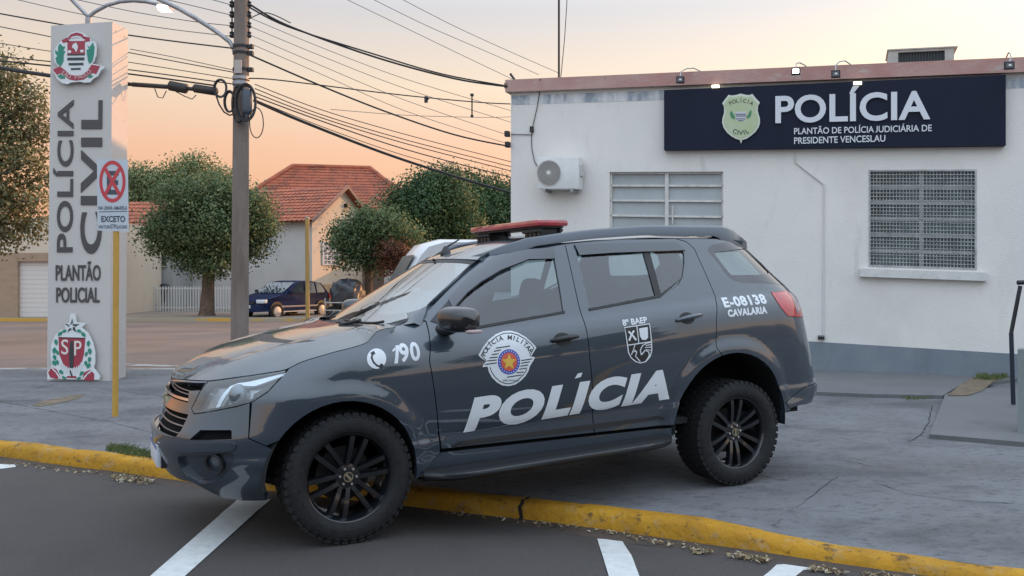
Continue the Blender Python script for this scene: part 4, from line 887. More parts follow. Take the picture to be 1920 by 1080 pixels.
# ------------------------------------------------------------------ trees: tapered trunk, limbs, and leaves spread through the crown
def tree(name, label, trunk_px, base_z, Z, blobs, seed, leaf, count, mats, trunk_r=.16, trunk_m=None, sz=.6, bark=None, group='trees beyond the side street', flat=.85, hole=.35, spread=None):
    """blobs: (px, py, radius px) clumps of the crown at depth Z, given depth of their own round Z"""
    rn = random.Random(seed); k = Z/FPX
    b = at_depth(trunk_px[0], trunk_px[1], Z); base = Vector((b.x, b.y, base_z))
    root = thing(name, label, 'tree', tuple(base), group=group)
    cl = []
    for (px, py, r) in blobs:
        c = at_depth(px, py, Z); r *= k; c.y += rn.uniform(-1, 1)*(spread if spread is not None else r*1.1); cl.append((c, r))
    top = Vector((sum(c.x for c, r in cl)/len(cl), sum(c.y for c, r in cl)/len(cl), sum(c.z for c, r in cl)/len(cl)))
    low = min(c.z-r for c, r in cl); fork = base.lerp(top, .0); fork = Vector((base.x+(top.x-base.x)*.25, base.y+(top.y-base.y)*.25, max(base.z+.4, low+.25*(top.z-low))))
    mb = MB(); mb.tube([tuple(base-Vector((0,0,.1))), tuple(base+Vector((0,0,.12))), tuple(base.lerp(fork,.5)+Vector((rn.gauss(0,.05),0,0))), tuple(fork)], [trunk_r*1.5, trunk_r*1.1, trunk_r*.9, trunk_r*.8], 10)
    for c, r in cl:
        m1 = fork.lerp(c, .5)+Vector((rn.gauss(0,.12), rn.gauss(0,.12), rn.uniform(0,.25)))
        mb.tube([tuple(fork-Vector((0,0,.1))), tuple(m1), tuple(c)], [trunk_r*.5, trunk_r*.3, trunk_r*.1], 6)
        for _ in range(4):
            e = c + Vector((rn.gauss(0,1), rn.gauss(0,1), rn.gauss(0,.7))).normalized()*r*.85; mb.tube([tuple(m1.lerp(c,.6)), tuple((c+e)/2), tuple(e)], [trunk_r*.14, trunk_r*.09, trunk_r*.03], 4, False)
    build('trunk', mb, trunk_m or bark_m, root, smooth=60)
    A = sum(r*r for c, r in cl); cr_ = MB()
    twig = []; LNRM = []
    for c, r in cl:
        nt = max(8, int(count/42*r*r/A))
        for _ in range(nt):
            d = Vector((rn.gauss(0,1), rn.gauss(0,1), rn.gauss(0,1))).normalized(); d.z *= flat
            rr = r*(rn.random()**.42)*rn.uniform(.85,1.08); twig.append((c+d*rr, d, r))
    for p, d, r in twig:
        n = 42; cs = leaf*rn.uniform(1.8, 4.2); mi = rn.choices(range(len(mats)), weights=[.42,.38,.2][:len(mats)])[0]
        for _ in range(n):
            g3 = lambda: max(-1.5, min(1.5, rn.gauss(0,1)))*cs
            q = p + Vector((g3(), g3(), g3()*.75))
            nrm = (d*.6 + Vector((rn.gauss(0,.6), rn.gauss(0,.6), rn.gauss(0,.6)+.45))).normalized()
            t = nrm.cross(Vector((rn.gauss(0,1), rn.gauss(0,1), rn.gauss(0,1)))); 
            if t.length < 1e-3: continue
            t.normalize(); s_ = nrm.cross(t); L = leaf*rn.uniform(.6, 1.25); w = L*sz
            LNRM.append((d*.75 + (q-p)*(1/(cs*2.2)) + Vector((rn.gauss(0,.22), rn.gauss(0,.22), rn.gauss(0,.22)+.12))).normalized()); cr_.cur = mi if rn.random() < .85 else rn.randrange(len(mats))
            cr_.add([tuple(q-t*L*.5), tuple(q+s_*w*.5+nrm*L*.08), tuple(q+t*L*.5), tuple(q-s_*w*.5+nrm*L*.08)], [(0,1,2,3) if t.cross(s_).dot(LNRM[-1]) < 0 else (3,2,1,0)])
    co = build('crown', cr_, mats, root, recalc=False); me = co.data
    me.polygons.foreach_set('use_smooth', [True]*len(me.polygons))
    if len(me.polygons) == len(LNRM): me.normals_split_custom_set([tuple(n_) for n_, pl in zip(LNRM, me.polygons) for _ in pl.loop_indices])
    return root
bark_m = mat('bark', (.12,.075,.05), .95, var=.35, vscale=7, bump=.6, bscale=25); layer(bark_m, (.05,.035,.03), 4, .5, .7, .8)
bark_g = mat('bark_grey', (.22,.20,.18), .95, var=.3, vscale=6, bump=.5, bscale=20)
oliv = [leafmat('leaf_olive', (.135,.19,.085), (.17,.22,.10)), leafmat('leaf_deep_green', (.075,.125,.06), (.095,.15,.07)), leafmat('leaf_yellow_green', (.21,.25,.11), (.25,.28,.13))]
dark = [leafmat('leaf_dark_green', (.045,.09,.045), (.06,.11,.05)), leafmat('leaf_mid_green', (.06,.115,.05), (.075,.14,.055)), leafmat('leaf_bright_green', (.10,.165,.06), (.13,.185,.075))]
fine = [leafmat('leaf_brownish', (.17,.18,.085), (.215,.22,.11)), leafmat('leaf_dusty', (.12,.13,.065), (.15,.155,.08)), leafmat('leaf_straw', (.23,.21,.095), (.26,.23,.105))]
tree('tall_tree', 'tall loose tree with fine olive leaves at the left edge behind the totem', (-150,640), 0., 21, [(10,150,52),(45,190,38),(-40,200,60),(30,250,42),(68,235,26),(-10,300,48),(55,310,38),(78,330,22),(10,370,45),(60,380,34),(40,420,26),(-60,330,60),(-90,240,60),(-20,420,45),(12,445,20)], 3, .10, 22000, fine, .16, bark_g)
tree('street_tree', 'round dense clipped tree on a short brown trunk beside the white fence', (388,592), .1, 33.2, [(335,420,62),(400,395,66),(455,400,52),(385,455,68),(318,455,44),(440,455,52),(355,372,44),(425,362,42),(470,430,36),(300,430,34),(380,345,26),(412,492,30),(368,486,30),(480,380,26),(490,425,18),(350,430,50),(420,430,55)], 5, .115, 60000, oliv, .27, spread=.8)
tree('back_tree', 'yellowish green tree showing behind the round street tree', (300,560), 0., 52, [(262,350,34),(300,345,34),(335,328,34),(375,322,30),(410,340,30),(270,385,36),(310,375,34),(250,330,22)], 7, .17, 16000, [oliv[2], oliv[0], dark[2]], .25)
tree('small_tree', 'small round tree before the cream gable wall of the house', (688,545), 0., 34, [(655,435,30),(695,420,32),(735,428,32),(765,445,24),(640,455,18),(680,462,34),(725,462,32),(660,485,22),(705,485,26),(700,410,20)], 9, .115, 19000, [oliv[0], oliv[1], dark[2]], .17)
tree('large_tree', 'large dark green tree rising behind the small round tree', (790,560), 0., 40, [(752,372,24),(748,400,24),(770,370,34),(800,350,34),(830,340,30),(760,410,36),(800,395,42),(845,375,40),(815,430,44),(860,420,40),(775,440,34)], 11, .14, 34000, dark, .3)
tree('large_tree', 'large green tree half hidden by the corner of the police station', (930,560), 0., 50, [(880,365,34),(915,360,36),(950,375,40),(900,400,42),(940,415,42),(880,430,36),(985,380,46),(865,335,22),(990,430,46)], 12, .16, 30000, [dark[1], dark[2], dark[0]], .3)
tree('red_bush', 'small tree of reddish brown leaves beside the small green tree', (745,530), 0., 33, [(742,474,18),(752,490,17),(735,490,13)], 13, .10, 5000, [leafmat('leaf_red_brown', (.17,.075,.045), (.20,.095,.055)), leafmat('leaf_rust', (.12,.055,.035), (.14,.065,.045))], .08)

# ------------------------------------------------------------------ houses and walls beyond the side street
far_walk = MB(); far_walk.box(-120, 40, 31.0, 60, -.3, .10); tag(build('far_pavement', far_walk, mat('far_pavement', (.20,.17,.14), .9, var=.2, vscale=1, coords='World')), kind='structure')
fk = MB(); fk.box(-120, 40, 30.85, 31.0, -.2, .115); fkm = mat('far_kerb', (.33,.28,.20), .85, col2=(.52,.30,.05), vscale=.35, coords='World', thr=(.45,.52)); tag(build('far_kerb', fk, fkm), kind='structure')
cream = mat('cream_render', (.60,.50,.39), .9, col2=(.55,.46,.36), vscale=.8, bump=.2, bscale=30, coords='World'); layer(cream, (.42,.35,.27), 1.5, .58, .8, .5, 'World', 8, (1,1,.4))
pale = mat('pale_render', (.60,.58,.56), .9, col2=(.54,.52,.51), vscale=.8, coords='World'); layer(pale, (.42,.40,.38), 1.3, .6, .8, .5, 'World', 8, (1,1,.4))
def tilemat():
    m = mat('roof_tile', (.44,.125,.06), .85, col2=(.33,.09,.048), vscale=3.5, coords='World'); layer(m, (.12,.05,.035), 1.1, .46, .68, .8, 'World', 10, (1,1,2)); layer(m, (.10,.045,.035), 4.5, .54, .66, .7, 'World', 8); layer(m, (.46,.20,.10), 5, .6, .75, .6, 'World'); return m
tile = tilemat()
def roof_plane(mb, A, B, C_, D_, n_rows=0, thick=.07, rows=14, cols=None):
    """tiled slope: A-B along the eave, D-C along the ridge; rows of tiles step up the slope, with rounded pan ribs"""
    A, B, C_, D_ = map(Vector, (A, B, C_, D_)); nrm = (B-A).cross(D_-A).normalized()
    if nrm.z < 0: nrm = -nrm
    L = max((B-A).length, (C_-D_).length); nc = cols or max(6, int(L/.24)); 
    for r in range(rows):
        t0, t1 = r/rows, (r+1)/rows+.012; a0, b0 = A.lerp(D_, t0), B.lerp(C_, t0); a1, b1 = A.lerp(D_, min(1,t1)), B.lerp(C_, min(1,t1)); V = []; F = []
        for k in range(nc*2+1):
            u = k/(nc*2); h = .035 if k % 2 else 0.
            V += [a0.lerp(b0, u)+nrm*(h+.05), a1.lerp(b1, u)+nrm*(h+.015)]
        for k in range(nc*2): F.append((2*k, 2*k+2, 2*k+3, 2*k+1))
        mb.add(V, F)
    mb.add([A, B, C_, D_], [(0,1,2,3)])
# house with a gabled wing and hipped main roof
hs = thing('tiled_house', 'cream house with red tiled hipped roof and a gabled wing', 'house', (-9.5, 42, .1))
HC = at_depth(585, 407, 39); gd = Vector((.36,.93,0)).normalized(); ld = Vector((-.93,.36,0)).normalized(); GW = 4.9; zE = HC.z; zA = zE + 1.55; LWg = 7.
c = Vector((HC.x, HC.y, 0)); c2_ = c+gd*GW; c3_ = c+ld*LWg
mb = MB(); mb.add([(c.x,c.y,.1),(c2_.x,c2_.y,.1),(c2_.x,c2_.y,zE),((c+gd*GW/2).x,(c+gd*GW/2).y,zA),(c.x,c.y,zE)], [(0,1,2,3,4)]); build('gable_wall', mb, cream, hs, recalc=False)
mb = MB(); mb.add([(c.x,c.y,.1),(c.x,c.y,zE),(c3_.x,c3_.y,zE),(c3_.x,c3_.y,.1)], [(0,1,2,3)]); build('side_wall', mb, mat('shaded_render', (.50,.47,.44), .9, var=.08, vscale=1, coords='World'), hs, recalc=False)  # shade of this side is put into its greyer colour
def up_(v, z): return (v.x, v.y, z)
ov = .35; e0 = c - ld*ov - gd*.4; rA = c+gd*GW/2 - ld*ov
mb = MB(); roof_plane(mb, up_(c-gd*.4-ld*ov, zE-.22), up_(c3_-gd*.4, zE-.22), up_(c3_+gd*GW/2, zA), up_(c+gd*GW/2-ld*ov, zA), rows=11)
roof_plane(mb, up_(c2_+gd*.4-ld*ov, zE-.22), up_(c2_+gd*.4+ld*LWg, zE-.22), up_(c3_+gd*GW/2, zA), up_(c+gd*GW/2-ld*ov, zA), rows=11); build('wing_roof', mb, tile, hs, recalc=False)
mb = MB()
for (p0, p1) in ((up_(c-gd*.45-ld*(ov+.01), zE-.30), up_(c+gd*GW/2-ld*(ov+.01), zA-.06)), (up_(c2_+gd*.45-ld*(ov+.01), zE-.30), up_(c+gd*GW/2-ld*(ov+.01), zA-.06))):
    P0, P1 = Vector(p0), Vector(p1); mb.add([P0, P1, P1+Vector((0,0,.17)), P0+Vector((0,0,.17)), P0+ld*.05, P1+ld*.05, P1+ld*.05+Vector((0,0,.17)), P0+ld*.05+Vector((0,0,.17))], [(0,1,2,3),(7,6,5,4),(0,4,5,1),(3,2,6,7),(0,3,7,4),(1,5,6,2)])
build('bargeboard', mb, mat('bargeboard', (.22,.14,.11), .8), hs)
# main hipped roof behind the wing
RZ = 46.; r0, r1 = at_depth(549,313,RZ), at_depth(694,317,RZ+1.); ew0, ew1 = at_depth(410,400,RZ-3.2), at_depth(800,398,RZ-2.2); eb0, eb1 = Vector((ew0.x-1, RZ+5, ew0.z)), Vector((ew1.x+1, RZ+6, ew0.z)); ew1.z = ew0.z
mb = MB(); roof_plane(mb, ew0, ew1, r1, r0, rows=16); roof_plane(mb, ew1, eb1, r1, r1+Vector((.01,0,0)), rows=16, cols=20); roof_plane(mb, eb0, ew0, r0, r0-Vector((.01,0,0)), rows=16, cols=20); roof_plane(mb, eb1, eb0, r0, r1, rows=6)
build('main_roof', mb, tile, hs, recalc=False)
for a, b in ((r0, r1), (ew0, r0), (ew1, r1)):
    mb = MB(); mb.tube([tuple(a+Vector((0,0,.06))), tuple(b+Vector((0,0,.06)))], .12, 8); build('ridge_cap', mb, tile, hs)
mb = MB(); box8(mb, [(ew0.x+.5,ew0.y+.5,.1),(ew1.x-.5,ew1.y+.5,.1),(eb1.x-1,eb1.y-.5,.1),(eb0.x+1,eb0.y-.5,.1)], [(ew0.x+.5,ew0.y+.5,ew0.z),(ew1.x-.5,ew1.y+.5,ew0.z),(eb1.x-1,eb1.y-.5,ew0.z),(eb0.x+1,eb0.y-.5,ew0.z)]); build('main_wall', mb, cream, hs)
# shuttered window and tan dado on the gable wall
def GWp(t, z, o=0.): n = -ld; q = c+gd*t+n*o; return (q.x, q.y, z)
def gz(px, py):
    r = ray(px, py); t = (c-Vector((CAMP.x,CAMP.y,0))).dot(ld)/Vector((r.x,r.y,0)).dot(ld); q = CAMP+r*t; return (Vector((q.x,q.y,0))-c).dot(gd), q.z
a = gz(604,454); b = gz(634,497); mb = MB(lambda p: Vector(GWp(p[0], p[2], p[1]))); mb.box(a[0], b[0], -.02, .03, b[1], a[1]); wv = build('window', mb, mat('blue_shutter', (.20,.25,.33), .7), hs)
mb = MB(lambda p: Vector(GWp(p[0], p[2], p[1])))
for k in range(5): t = a[0]+(b[0]-a[0])*k/4; mb.box(t-.05, t+.05, .03, .06, b[1], a[1])
for k in range(6): z = b[1]+(a[1]-b[1])*k/5; mb.box(a[0], b[0], .03, .055, z-.025, z+.025)
build('shutter_bars', mb, mat('pale_shutter', (.46,.50,.55), .7), wv)
mb = MB(lambda p: Vector(GWp(p[0], p[2], p[1]))); mb.box(0, GW, 0, .03, .1, gz(610,533)[1]); build('dado', mb, mat('tan_dado', (.42,.28,.17), .9, var=.12, vscale=2, coords='World'), hs)
mb = MB(lambda p: Vector(GWp(p[0], p[2], p[1]))); b = gz(650,385); mb.cbox(b[0]-.25, b[0]+.05, 0, .2, b[1]-.1, b[1]+.06, .02); build('wall_lamp', mb, M['dark_metal'], hs)
# porch wall to the right of the gable
pw0 = at_depth(672, 560, 43); mb = MB(); q = at_depth(760,470,43); box8(mb, [(pw0.x,43,.1),(q.x+2,43,.1),(q.x+2,43.3,.1),(pw0.x,43.3,.1)], [(pw0.x,43,2.6),(q.x+2,43,2.6),(q.x+2,43.3,2.6),(pw0.x,43.3,2.6)]); o = build('garden_wall', mb, mat('brown_wall', (.20,.15,.125), .9, var=.25, vscale=1.5, coords='World')); tag(o, 'dim brown wall behind the small tree and the red bush', 'wall')
mb = MB(); q = at_depth(730,500,42.9); mb.box(q.x-.25, q.x+.25, 42.85, 42.98, .1, 2.3); tag(build('wall_pillar', mb, pale), 'pale upright pillar before the dim brown wall', 'pillar')
# white commercial house with the lettered wall
WZ = 38.5; wl = lambda px, py, dz=0.: at_depth(px, py, WZ+dz)
wh = thing('white_building', 'plain white flat-fronted building with faint lettering behind the totem', 'building', (wl(200,580).x, WZ, .1))
x0, x1 = wl(40,500).x, wl(285,500).x; zt3 = wl(200,447).z
mb = MB(); mb.box(wl(180,500).x, x1, WZ, WZ+9, .1, zt3); build('wall', mb, mat('warm_white', (.66,.58,.53), .9, col2=(.60,.53,.49), vscale=.7, coords='World'), wh)
mb = MB(); mb.box(wl(180,500).x-.1, x1+.12, WZ-.12, WZ+9, zt3, wl(200,440).z); build('cornice', mb, pale, wh)
mb = MB(); A = wl(236,440); B = wl(285,438); zt4 = wl(250,388).z; roof_plane(mb, (wl(180,440).x, WZ-.1, A.z), (B.x, WZ-.1, A.z), (wl(262,395).x, WZ+3.5, zt4+.5), (wl(180,395).x, WZ+3.5, zt4+.5), rows=9); roof_plane(mb, (B.x, WZ-.1, A.z), (B.x, WZ+9, A.z), (wl(262,395).x, WZ+5, zt4+.5), (wl(262,395).x, WZ+3.5, zt4+.5), rows=9); build('roof', mb, tile, wh, recalc=False)
mb = MB()
def wtext(mb, s, x0, x1, yb, yt, bold):
    V, F, (a0, a1, b0, b1) = text2d(s, bold); vs = []
    for v in V: p_ = wl(x0+(x1-x0)*(v.x-a0)/(a1-a0), yb+(yt-yb)*(v.y-b0)/(b1-b0)); vs.append((p_.x, WZ-.02, p_.z))
    mb.add(vs, F)
wtext(mb, 'O', 230, 239.5, 495, 483, .0); wtext(mb, 'MERTY BET', 226, 269, 512, 501, -.005); sb0, sb1 = wl(229,515.5), wl(253,514); mb.add([(sb0.x,WZ-.02,sb0.z-.02),(sb1.x,WZ-.02,sb0.z-.02),(sb1.x,WZ-.02,sb0.z+.025),(sb0.x,WZ-.02,sb0.z+.025)], [(0,1,2,3)]); build('lettering', mb, mat('faded_letter', (.17,.14,.135), .7), wh)
# recessed grey part with a window
mb = MB(); mb.box(x1, wl(316,500).x, WZ+.5, WZ+8, .1, wl(300,462).z); rc = build('recessed_wall', mb, mat('recess_grey', (.34,.34,.33), .9, var=.08, vscale=1, coords='World'), wh)
wa, wb = wl(288,463,.45), wl(311,498,.45); mb = MB(); mb.box(wa.x, wb.x, WZ+.44, WZ+.50, wb.z, wa.z); wn_ = build('window', mb, mat('dim_pane', (.05,.055,.06), .2), wh)
mb = MB(); mx_ = (wa.x+wb.x)/2; mb.box(mx_-.05, mx_+.05, WZ+.40, WZ+.44, wb.z, wa.z); mb.box(wa.x, wb.x, WZ+.40, WZ+.44, wb.z-.06, wb.z); build('frame', mb, pale, wn_)
hd_ = wl(298,537,-.3); mb = MB(); superq = [(.22*sin(k*.5)*1.0, .10*cos(k*.5)) for k in range(4)]; mb.lathe([(0,.12),(.10,.11),(.20,.05),(.24,-.02),(.05,-.02),(.05,-.7),(0,-.7)], 16, 'z', Matrix.Translation((hd_.x, WZ+.3, hd_.z))); tag(build('garden_lamp', mb, M['dark_metal'], smooth=50), 'small dark garden lamp standing behind the white picket fence', 'lamp')
# low wall behind the round tree and white gate wall
gw = thing('boundary_wall', 'low pale wall with a cream end pillar right of the round tree', 'wall', (wl(450,560,3).x, WZ+3, .1))
A, B = wl(316,496,3), wl(500,496,3); mb = MB(); mb.add([(wl(316,500,3).x,WZ+3,.1),(B.x,WZ+3,.1),(B.x,WZ+3,wl(500,503,3).z),(wl(470,496,3).x,WZ+3,wl(470,496,3).z),(wl(330,497,3).x,WZ+3,wl(330,497,3).z),(A.x,WZ+3,wl(316,497,3).z)], [(0,1,2,3,4,5)]); mb.box(A.x, B.x, WZ+3.02, WZ+3.3, .1, wl(500,505,3).z); build('wall', mb, mat('bluish_white', (.50,.51,.55), .9, var=.06, vscale=1, coords='World'), gw, recalc=False)
mb = MB(); q = wl(503,500,2.9); mb.box(q.x-.10, q.x+.12, WZ+2.9, WZ+3.35, .1, wl(503,499,3).z); build('end_pillar', mb, cream, gw)
mb = MB(); mb.box(wl(316,500,6).x, wl(440,500,6).x, WZ+6, WZ+6.3, .1, wl(400,470,6).z); tag(build('rear_wall', mb, mat('violet_grey_wall', (.36,.34,.35), .9, var=.08, vscale=1, coords='World')), 'higher grey wall seen through the leaves behind the white fence', 'wall')
# white picket fence
fz0 = WZ-.5; fl = lambda px, py: at_depth(px, py, fz0); fe = thing('picket_fence', 'white metal picket fence along the far pavement', 'fence', (fl(350,578).x, fz0, .1))
xa, xb = fl(285,578).x, fl(440,575).x; ztf, zbf = fl(300,537).z, .16; mb = MB(); n = 30
wf = mat('fence_white', (.66,.64,.62), .6)
for k in range(n+1): x = xa+(xb-xa)*k/n; mb.box(x-.020, x+.020, fz0-.02, fz0+.02, zbf-.06, ztf)
pk = build('pickets', mb, wf, fe); pk['kind'] = 'stuff'
mb = MB(); mb.box(xa, xb, fz0+.02, fz0+.05, ztf-.12, ztf-.06); mb.box(xa, xb, fz0+.02, fz0+.05, zbf+.06, zbf+.12); build('rail', mb, wf, fe)
mb = MB(); n = 17
x2, x3 = fl(238,578).x, fl(284,578).x
for k in range(n+1): x = x2+(x3-x2)*k/n; mb.box(x-.03, x+.03, fz0-.02, fz0+.02, .1, .1+.34+.05*(k % 3))
q = fl(262,575); mb.box(q.x-.07, q.x+.07, fz0-.03, fz0+.03, .1, .75); build('low_pickets', mb, wf, fe)
# beige building at the far left, with a white garage door
BZ = 31.8; bl_ = lambda px, py, dz=0.: at_depth(px, py, BZ+dz); bb_ = thing('beige_building', 'beige building with tan stone cladding and a white garage door at the left edge', 'building', (bl_(0,600).x, BZ, .1))
xl, xr = bl_(-160,500).x, bl_(158,500).x; zc1 = bl_(50,474).z; zt5 = bl_(50,408).z; g0, g1 = bl_(33,490), bl_(128,490)
stone = mat('tan_stone', (.30,.20,.135), .9, col2=(.37,.26,.18), vscale=3, bump=.3, bscale=20, coords='World', stretch=(1,1,3))
mb = MB(); mb.box(xl, g0.x, BZ, BZ+.3, .1, zc1); mb.box(g0.x, g1.x, BZ, BZ+.3, g0.z, zc1); mb.box(g1.x, xr, BZ, BZ+.3, .1, zc1); build('cladding', mb, stone, bb_)
mb = MB(); mb.box(xl, xr, BZ+.05, BZ+7, zc1, zt5); mb.box(xl, xr, BZ+.3, BZ+7, .1, zc1); build('wall', mb, cream, bb_)
mb = MB(); mb.box(g0.x, g1.x, BZ+.15, BZ+.2, .1, g0.z)
for k in range(12): z = .1+(g0.z-.1)*k/12; mb.box(g0.x, g1.x, BZ+.135, BZ+.15, z+.02, z+.18)
build('garage_door', mb, mat('garage_white', (.60,.55,.51), .7), bb_)
# thin yellow post before the house
yp = at_depth(577, 596, 30.6); t = at_depth(576, 408, 30.6); o_ = thing('yellow_post', 'tall plain yellow post standing before the house and the dark blue car', 'post', (yp.x, 30.6, .0)); mb = MB(); mb.tube([(yp.x, 30.6, -.02), (t.x, 30.6, t.z)], .075, 10); build('shaft', mb, mat('old_yellow', (.40,.25,.07), .8, col2=(.26,.17,.06), vscale=1.5), o_, smooth=50)
mb = MB(); mb.lathe([(0,.02),(.085,.015),(.085,-.03)], 10, 'z', Matrix.Translation((t.x, 30.6, t.z))); build('cap', mb, M['galv'], o_, smooth=50)

# ------------------------------------------------------------------ other vehicles
def simple_car(name, label, loc, rz, body, kind='hatch', glass_m=None):
    """small hatchback built from a side outline swept across with a rounded plan and tumblehome"""
    r = thing(name, label, 'car' if kind == 'hatch' else 'van', loc, (0,0,rz)); lc = lambda nm, mb, m, p=r, sm=40: build(nm, mb, m, p, smooth=sm, local=True)
    if kind == 'hatch':
        W = .82; prof_ = [(-1.92,.28),(-1.95,.50),(-1.88,.66),(-1.78,.72),(-.95,.92),(-.80,.95),(-.10,1.36),(.25,1.43),(.90,1.42),(1.35,1.34),(1.72,.98),(1.84,.90),(1.86,.55),(1.80,.30)]; belt = .93
        wins = [[(-.62,.95),(-.06,1.31),(.22,1.36),(.24,.95)], [(.32,.95),(.32,1.365),(.86,1.355),(.90,.95)], [(.98,.96),(.95,1.345),(1.22,1.31),(1.44,1.03),(1.40,.97)]]; wheels = (-1.22, 1.20); wr = .29
        ws_ = ((-.84,.95),(-.12,1.35)); bk = ((1.36,1.33),(1.70,1.0))
    else:
        W = .95; prof_ = [(-2.4,.32),(-2.45,.62),(-2.42,1.0),(-2.30,1.22),(-1.78,2.10),(-1.60,2.30),(-1.2,2.42),(2.3,2.44),(2.42,2.32),(2.45,.7),(2.40,.32)]; belt = 1.15
        wins = [[(-2.05,1.25),(-1.62,1.90),(-.95,1.92),(-.95,1.25)], [(-.55,1.2),(-.55,1.98),(.7,1.98),(.7,1.2)], [(.9,1.2),(.9,1.98),(2.1,1.98),(2.1,1.2)]]; wheels = (-1.55, 1.5); wr = .34
        ws_ = ((-2.25,1.30),(-1.82,2.04)); bk = ((2.43,2.2),(2.45,1.3))
    def half(x, z):
        t = 1 - .16*max(0, (z-belt))/(.5 if kind == 'hatch' else 1.3)*(.9 if kind == 'hatch' else .55); e = min(1, max(0, 1-(abs(x)/(2.05 if kind == 'hatch' else 2.62))**7)); return W*t*(.72+.28*e)
    n = 13; V = []; F = []; P2 = []
    for i, a in enumerate(prof_):
        b = prof_[(i+1) % len(prof_)]; k = max(1, int(hypot(b[0]-a[0], b[1]-a[1])/.18))
        for q in range(k): P2.append((a[0]+(b[0]-a[0])*q/k, a[1]+(b[1]-a[1])*q/k))
    m = len(P2)
    for j in range(n):
        s_ = -1+2*j/(n-1); edge_ = abs(s_)**5
        for (x, z) in P2:
            cx_, cz_ = 0, .8; sh = 1-.045*edge_; V.append((x*sh, half(x, z)*(s_ if abs(s_) < 1 else s_), cz_+(z-cz_)*(1-.05*edge_)))
    for j in range(n-1):
        for i in range(m): F.append((j*m+i, j*m+(i+1) % m, (j+1)*m+(i+1) % m, (j+1)*m+i))
    mb = MB(); mb.add(V, F)
    for j in (0, n-1):
        cen = len(mb.v); mb.v.append(Vector((0, half(0,.7)*(-1 if j == 0 else 1), .7)))
        for i in range(m): mb.f.append([cen, j*m+i, j*m+(i+1) % m]); mb.mi.append(0)
    lc('body', mb, body)
    gm2 = glass_m or car_glass_far
    for s_ in (-1, 1):
        for w in wins:
            mb = MB(); mb.add([(x*.975, s_*(half(x, z)+.006), z) for x, z in w], [tuple(range(len(w)))]); lc('side_window', mb, gm2, r, None)
        for x in wheels:
            mb = MB(); mb.lathe([(0,.0),(wr+.06,.0)], 24, 'y', Matrix.Translation((x, s_*(half(x,.4)+.004), wr+.02))); lc('wheel_arch', mb, M['black'], r, None)
            mb = MB(); mb.lathe([(wr*.62,-.09),(wr*.95,-.10),(wr,-.06),(wr,.06),(wr*.95,.10),(wr*.62,.09)], 24, 'y', Matrix.Translation((x, s_*(half(x,.4)-.06), wr))); wl_ = lc('wheel', mb, M['rubber'])
            mb = MB(); mb.lathe([(0,s_*.115),(wr*.3,s_*.11),(wr*.64,s_*.092)], 18, 'y', Matrix.Translation((x, s_*(half(x,.4)-.06), wr)))
            lc('hub_cap', mb, mat('hub_silver', (.40,.38,.36), .5, .3), wl_)
        mb = MB(); mb.cbox(-.62 if kind == 'hatch' else -1.9, -.46 if kind == 'hatch' else -1.75, s_*(W+.02)-.09, s_*(W+.02)+.09, belt+.02, belt+.15, .03); lc('door_mirror', mb, body)
        mb = MB(); mb.cbox(-1.93 if kind == 'hatch' else -2.44, -1.66 if kind == 'hatch' else -2.3, s_*.62-.16, s_*.62+.16, .60 if kind == 'hatch' else .8, .74 if kind == 'hatch' else 1.0, .04); lc('headlight', mb, mat('far_headlight', (.55,.58,.62), .15, coat=1.))
        mb = MB(); mb.cbox(1.72 if kind == 'hatch' else 2.38, 1.86 if kind == 'hatch' else 2.46, s_*.66-.10, s_*.66+.10, .72, .95, .03); lc('tail_light', mb, mat('far_tail', (.35,.02,.02), .3))
        if kind == 'hatch':
            mb = MB(); mb.box(-1.0, 1.0, s_*(half(0,.45)+.004)-.01, s_*(half(0,.45)+.004)+.012, .44, .50); lc('side_moulding', mb, mat('moulding_grey', (.20,.20,.21), .5))
            mb = MB(); mb.box(-.9, .95, s_*(half(0,.3))-.01, s_*(half(0,.3))+.01, .26, .30); lc('sill', mb, mat('sill_pale', (.42,.40,.40), .5))
    for nm, (a, b), k in (('windscreen', ws_, -1), ('rear_window', bk, 1)):
        mb = MB(); nx = Vector((b[1]-a[1], 0, a[0]-b[0])).normalized()*.014*(-1 if nm == 'windscreen' else 1); nx = nx if nx.z > 0 or kind != 'hatch' else -nx
        mb.add([(a[0]+nx.x, -half(*a)*.86, a[1]+nx.z), (a[0]+nx.x, half(*a)*.86, a[1]+nx.z), (b[0]+nx.x, half(*b)*.86, b[1]+nx.z), (b[0]+nx.x, -half(*b)*.86, b[1]+nx.z)], [(0,1,2,3)]); lc(nm, mb, gm2, r, None)
    mb = MB(); mb.box(-1.965 if kind == 'hatch' else -2.475, -1.94 if kind == 'hatch' else -2.44, -.22, .22, .42, .53); lc('number_plate', mb, mat('far_plate', (.5,.5,.5), .6), r, None)
    mb = MB(); mb.box(-1.955 if kind == 'hatch' else -2.47, -1.9 if kind == 'hatch' else -2.40, -.4, .4, .57, .68); lc('grille', mb, M['black'], r, None)
    return r
car_glass_far = mat('far_car_glass', (.03,.045,.06), .06, coat=.6)
van_glass = mat('van_glass', (.03,.055,.065), .35, spec=.3)
navyp = mat('navy_car_paint', (.016,.024,.062), .6, coat=.08, spec=.02)
bc = on_z(531, 593, 0.)
simple_car('hatchback_car', 'dark navy blue hatchback parked across the side street beside the yellow post', (at_depth(533,560,33.8).x, 33.8, .0), 1.06, navyp)
simple_car('hatchback_car', 'pale silver car whose roof shows behind the police car windscreen', (at_depth(800,560,27).x, 27, 0.), .5, mat('silver_car_paint', (.46,.49,.54), .35, coat=1.))
vn = simple_car('white_van', 'white van parked behind the police car, mostly hidden by it', (at_depth(905,500,20.5).x, 21.2, .0), .30, mat('van_white', (.62,.63,.65), .35, coat=.6, var=.05), 'van', van_glass)
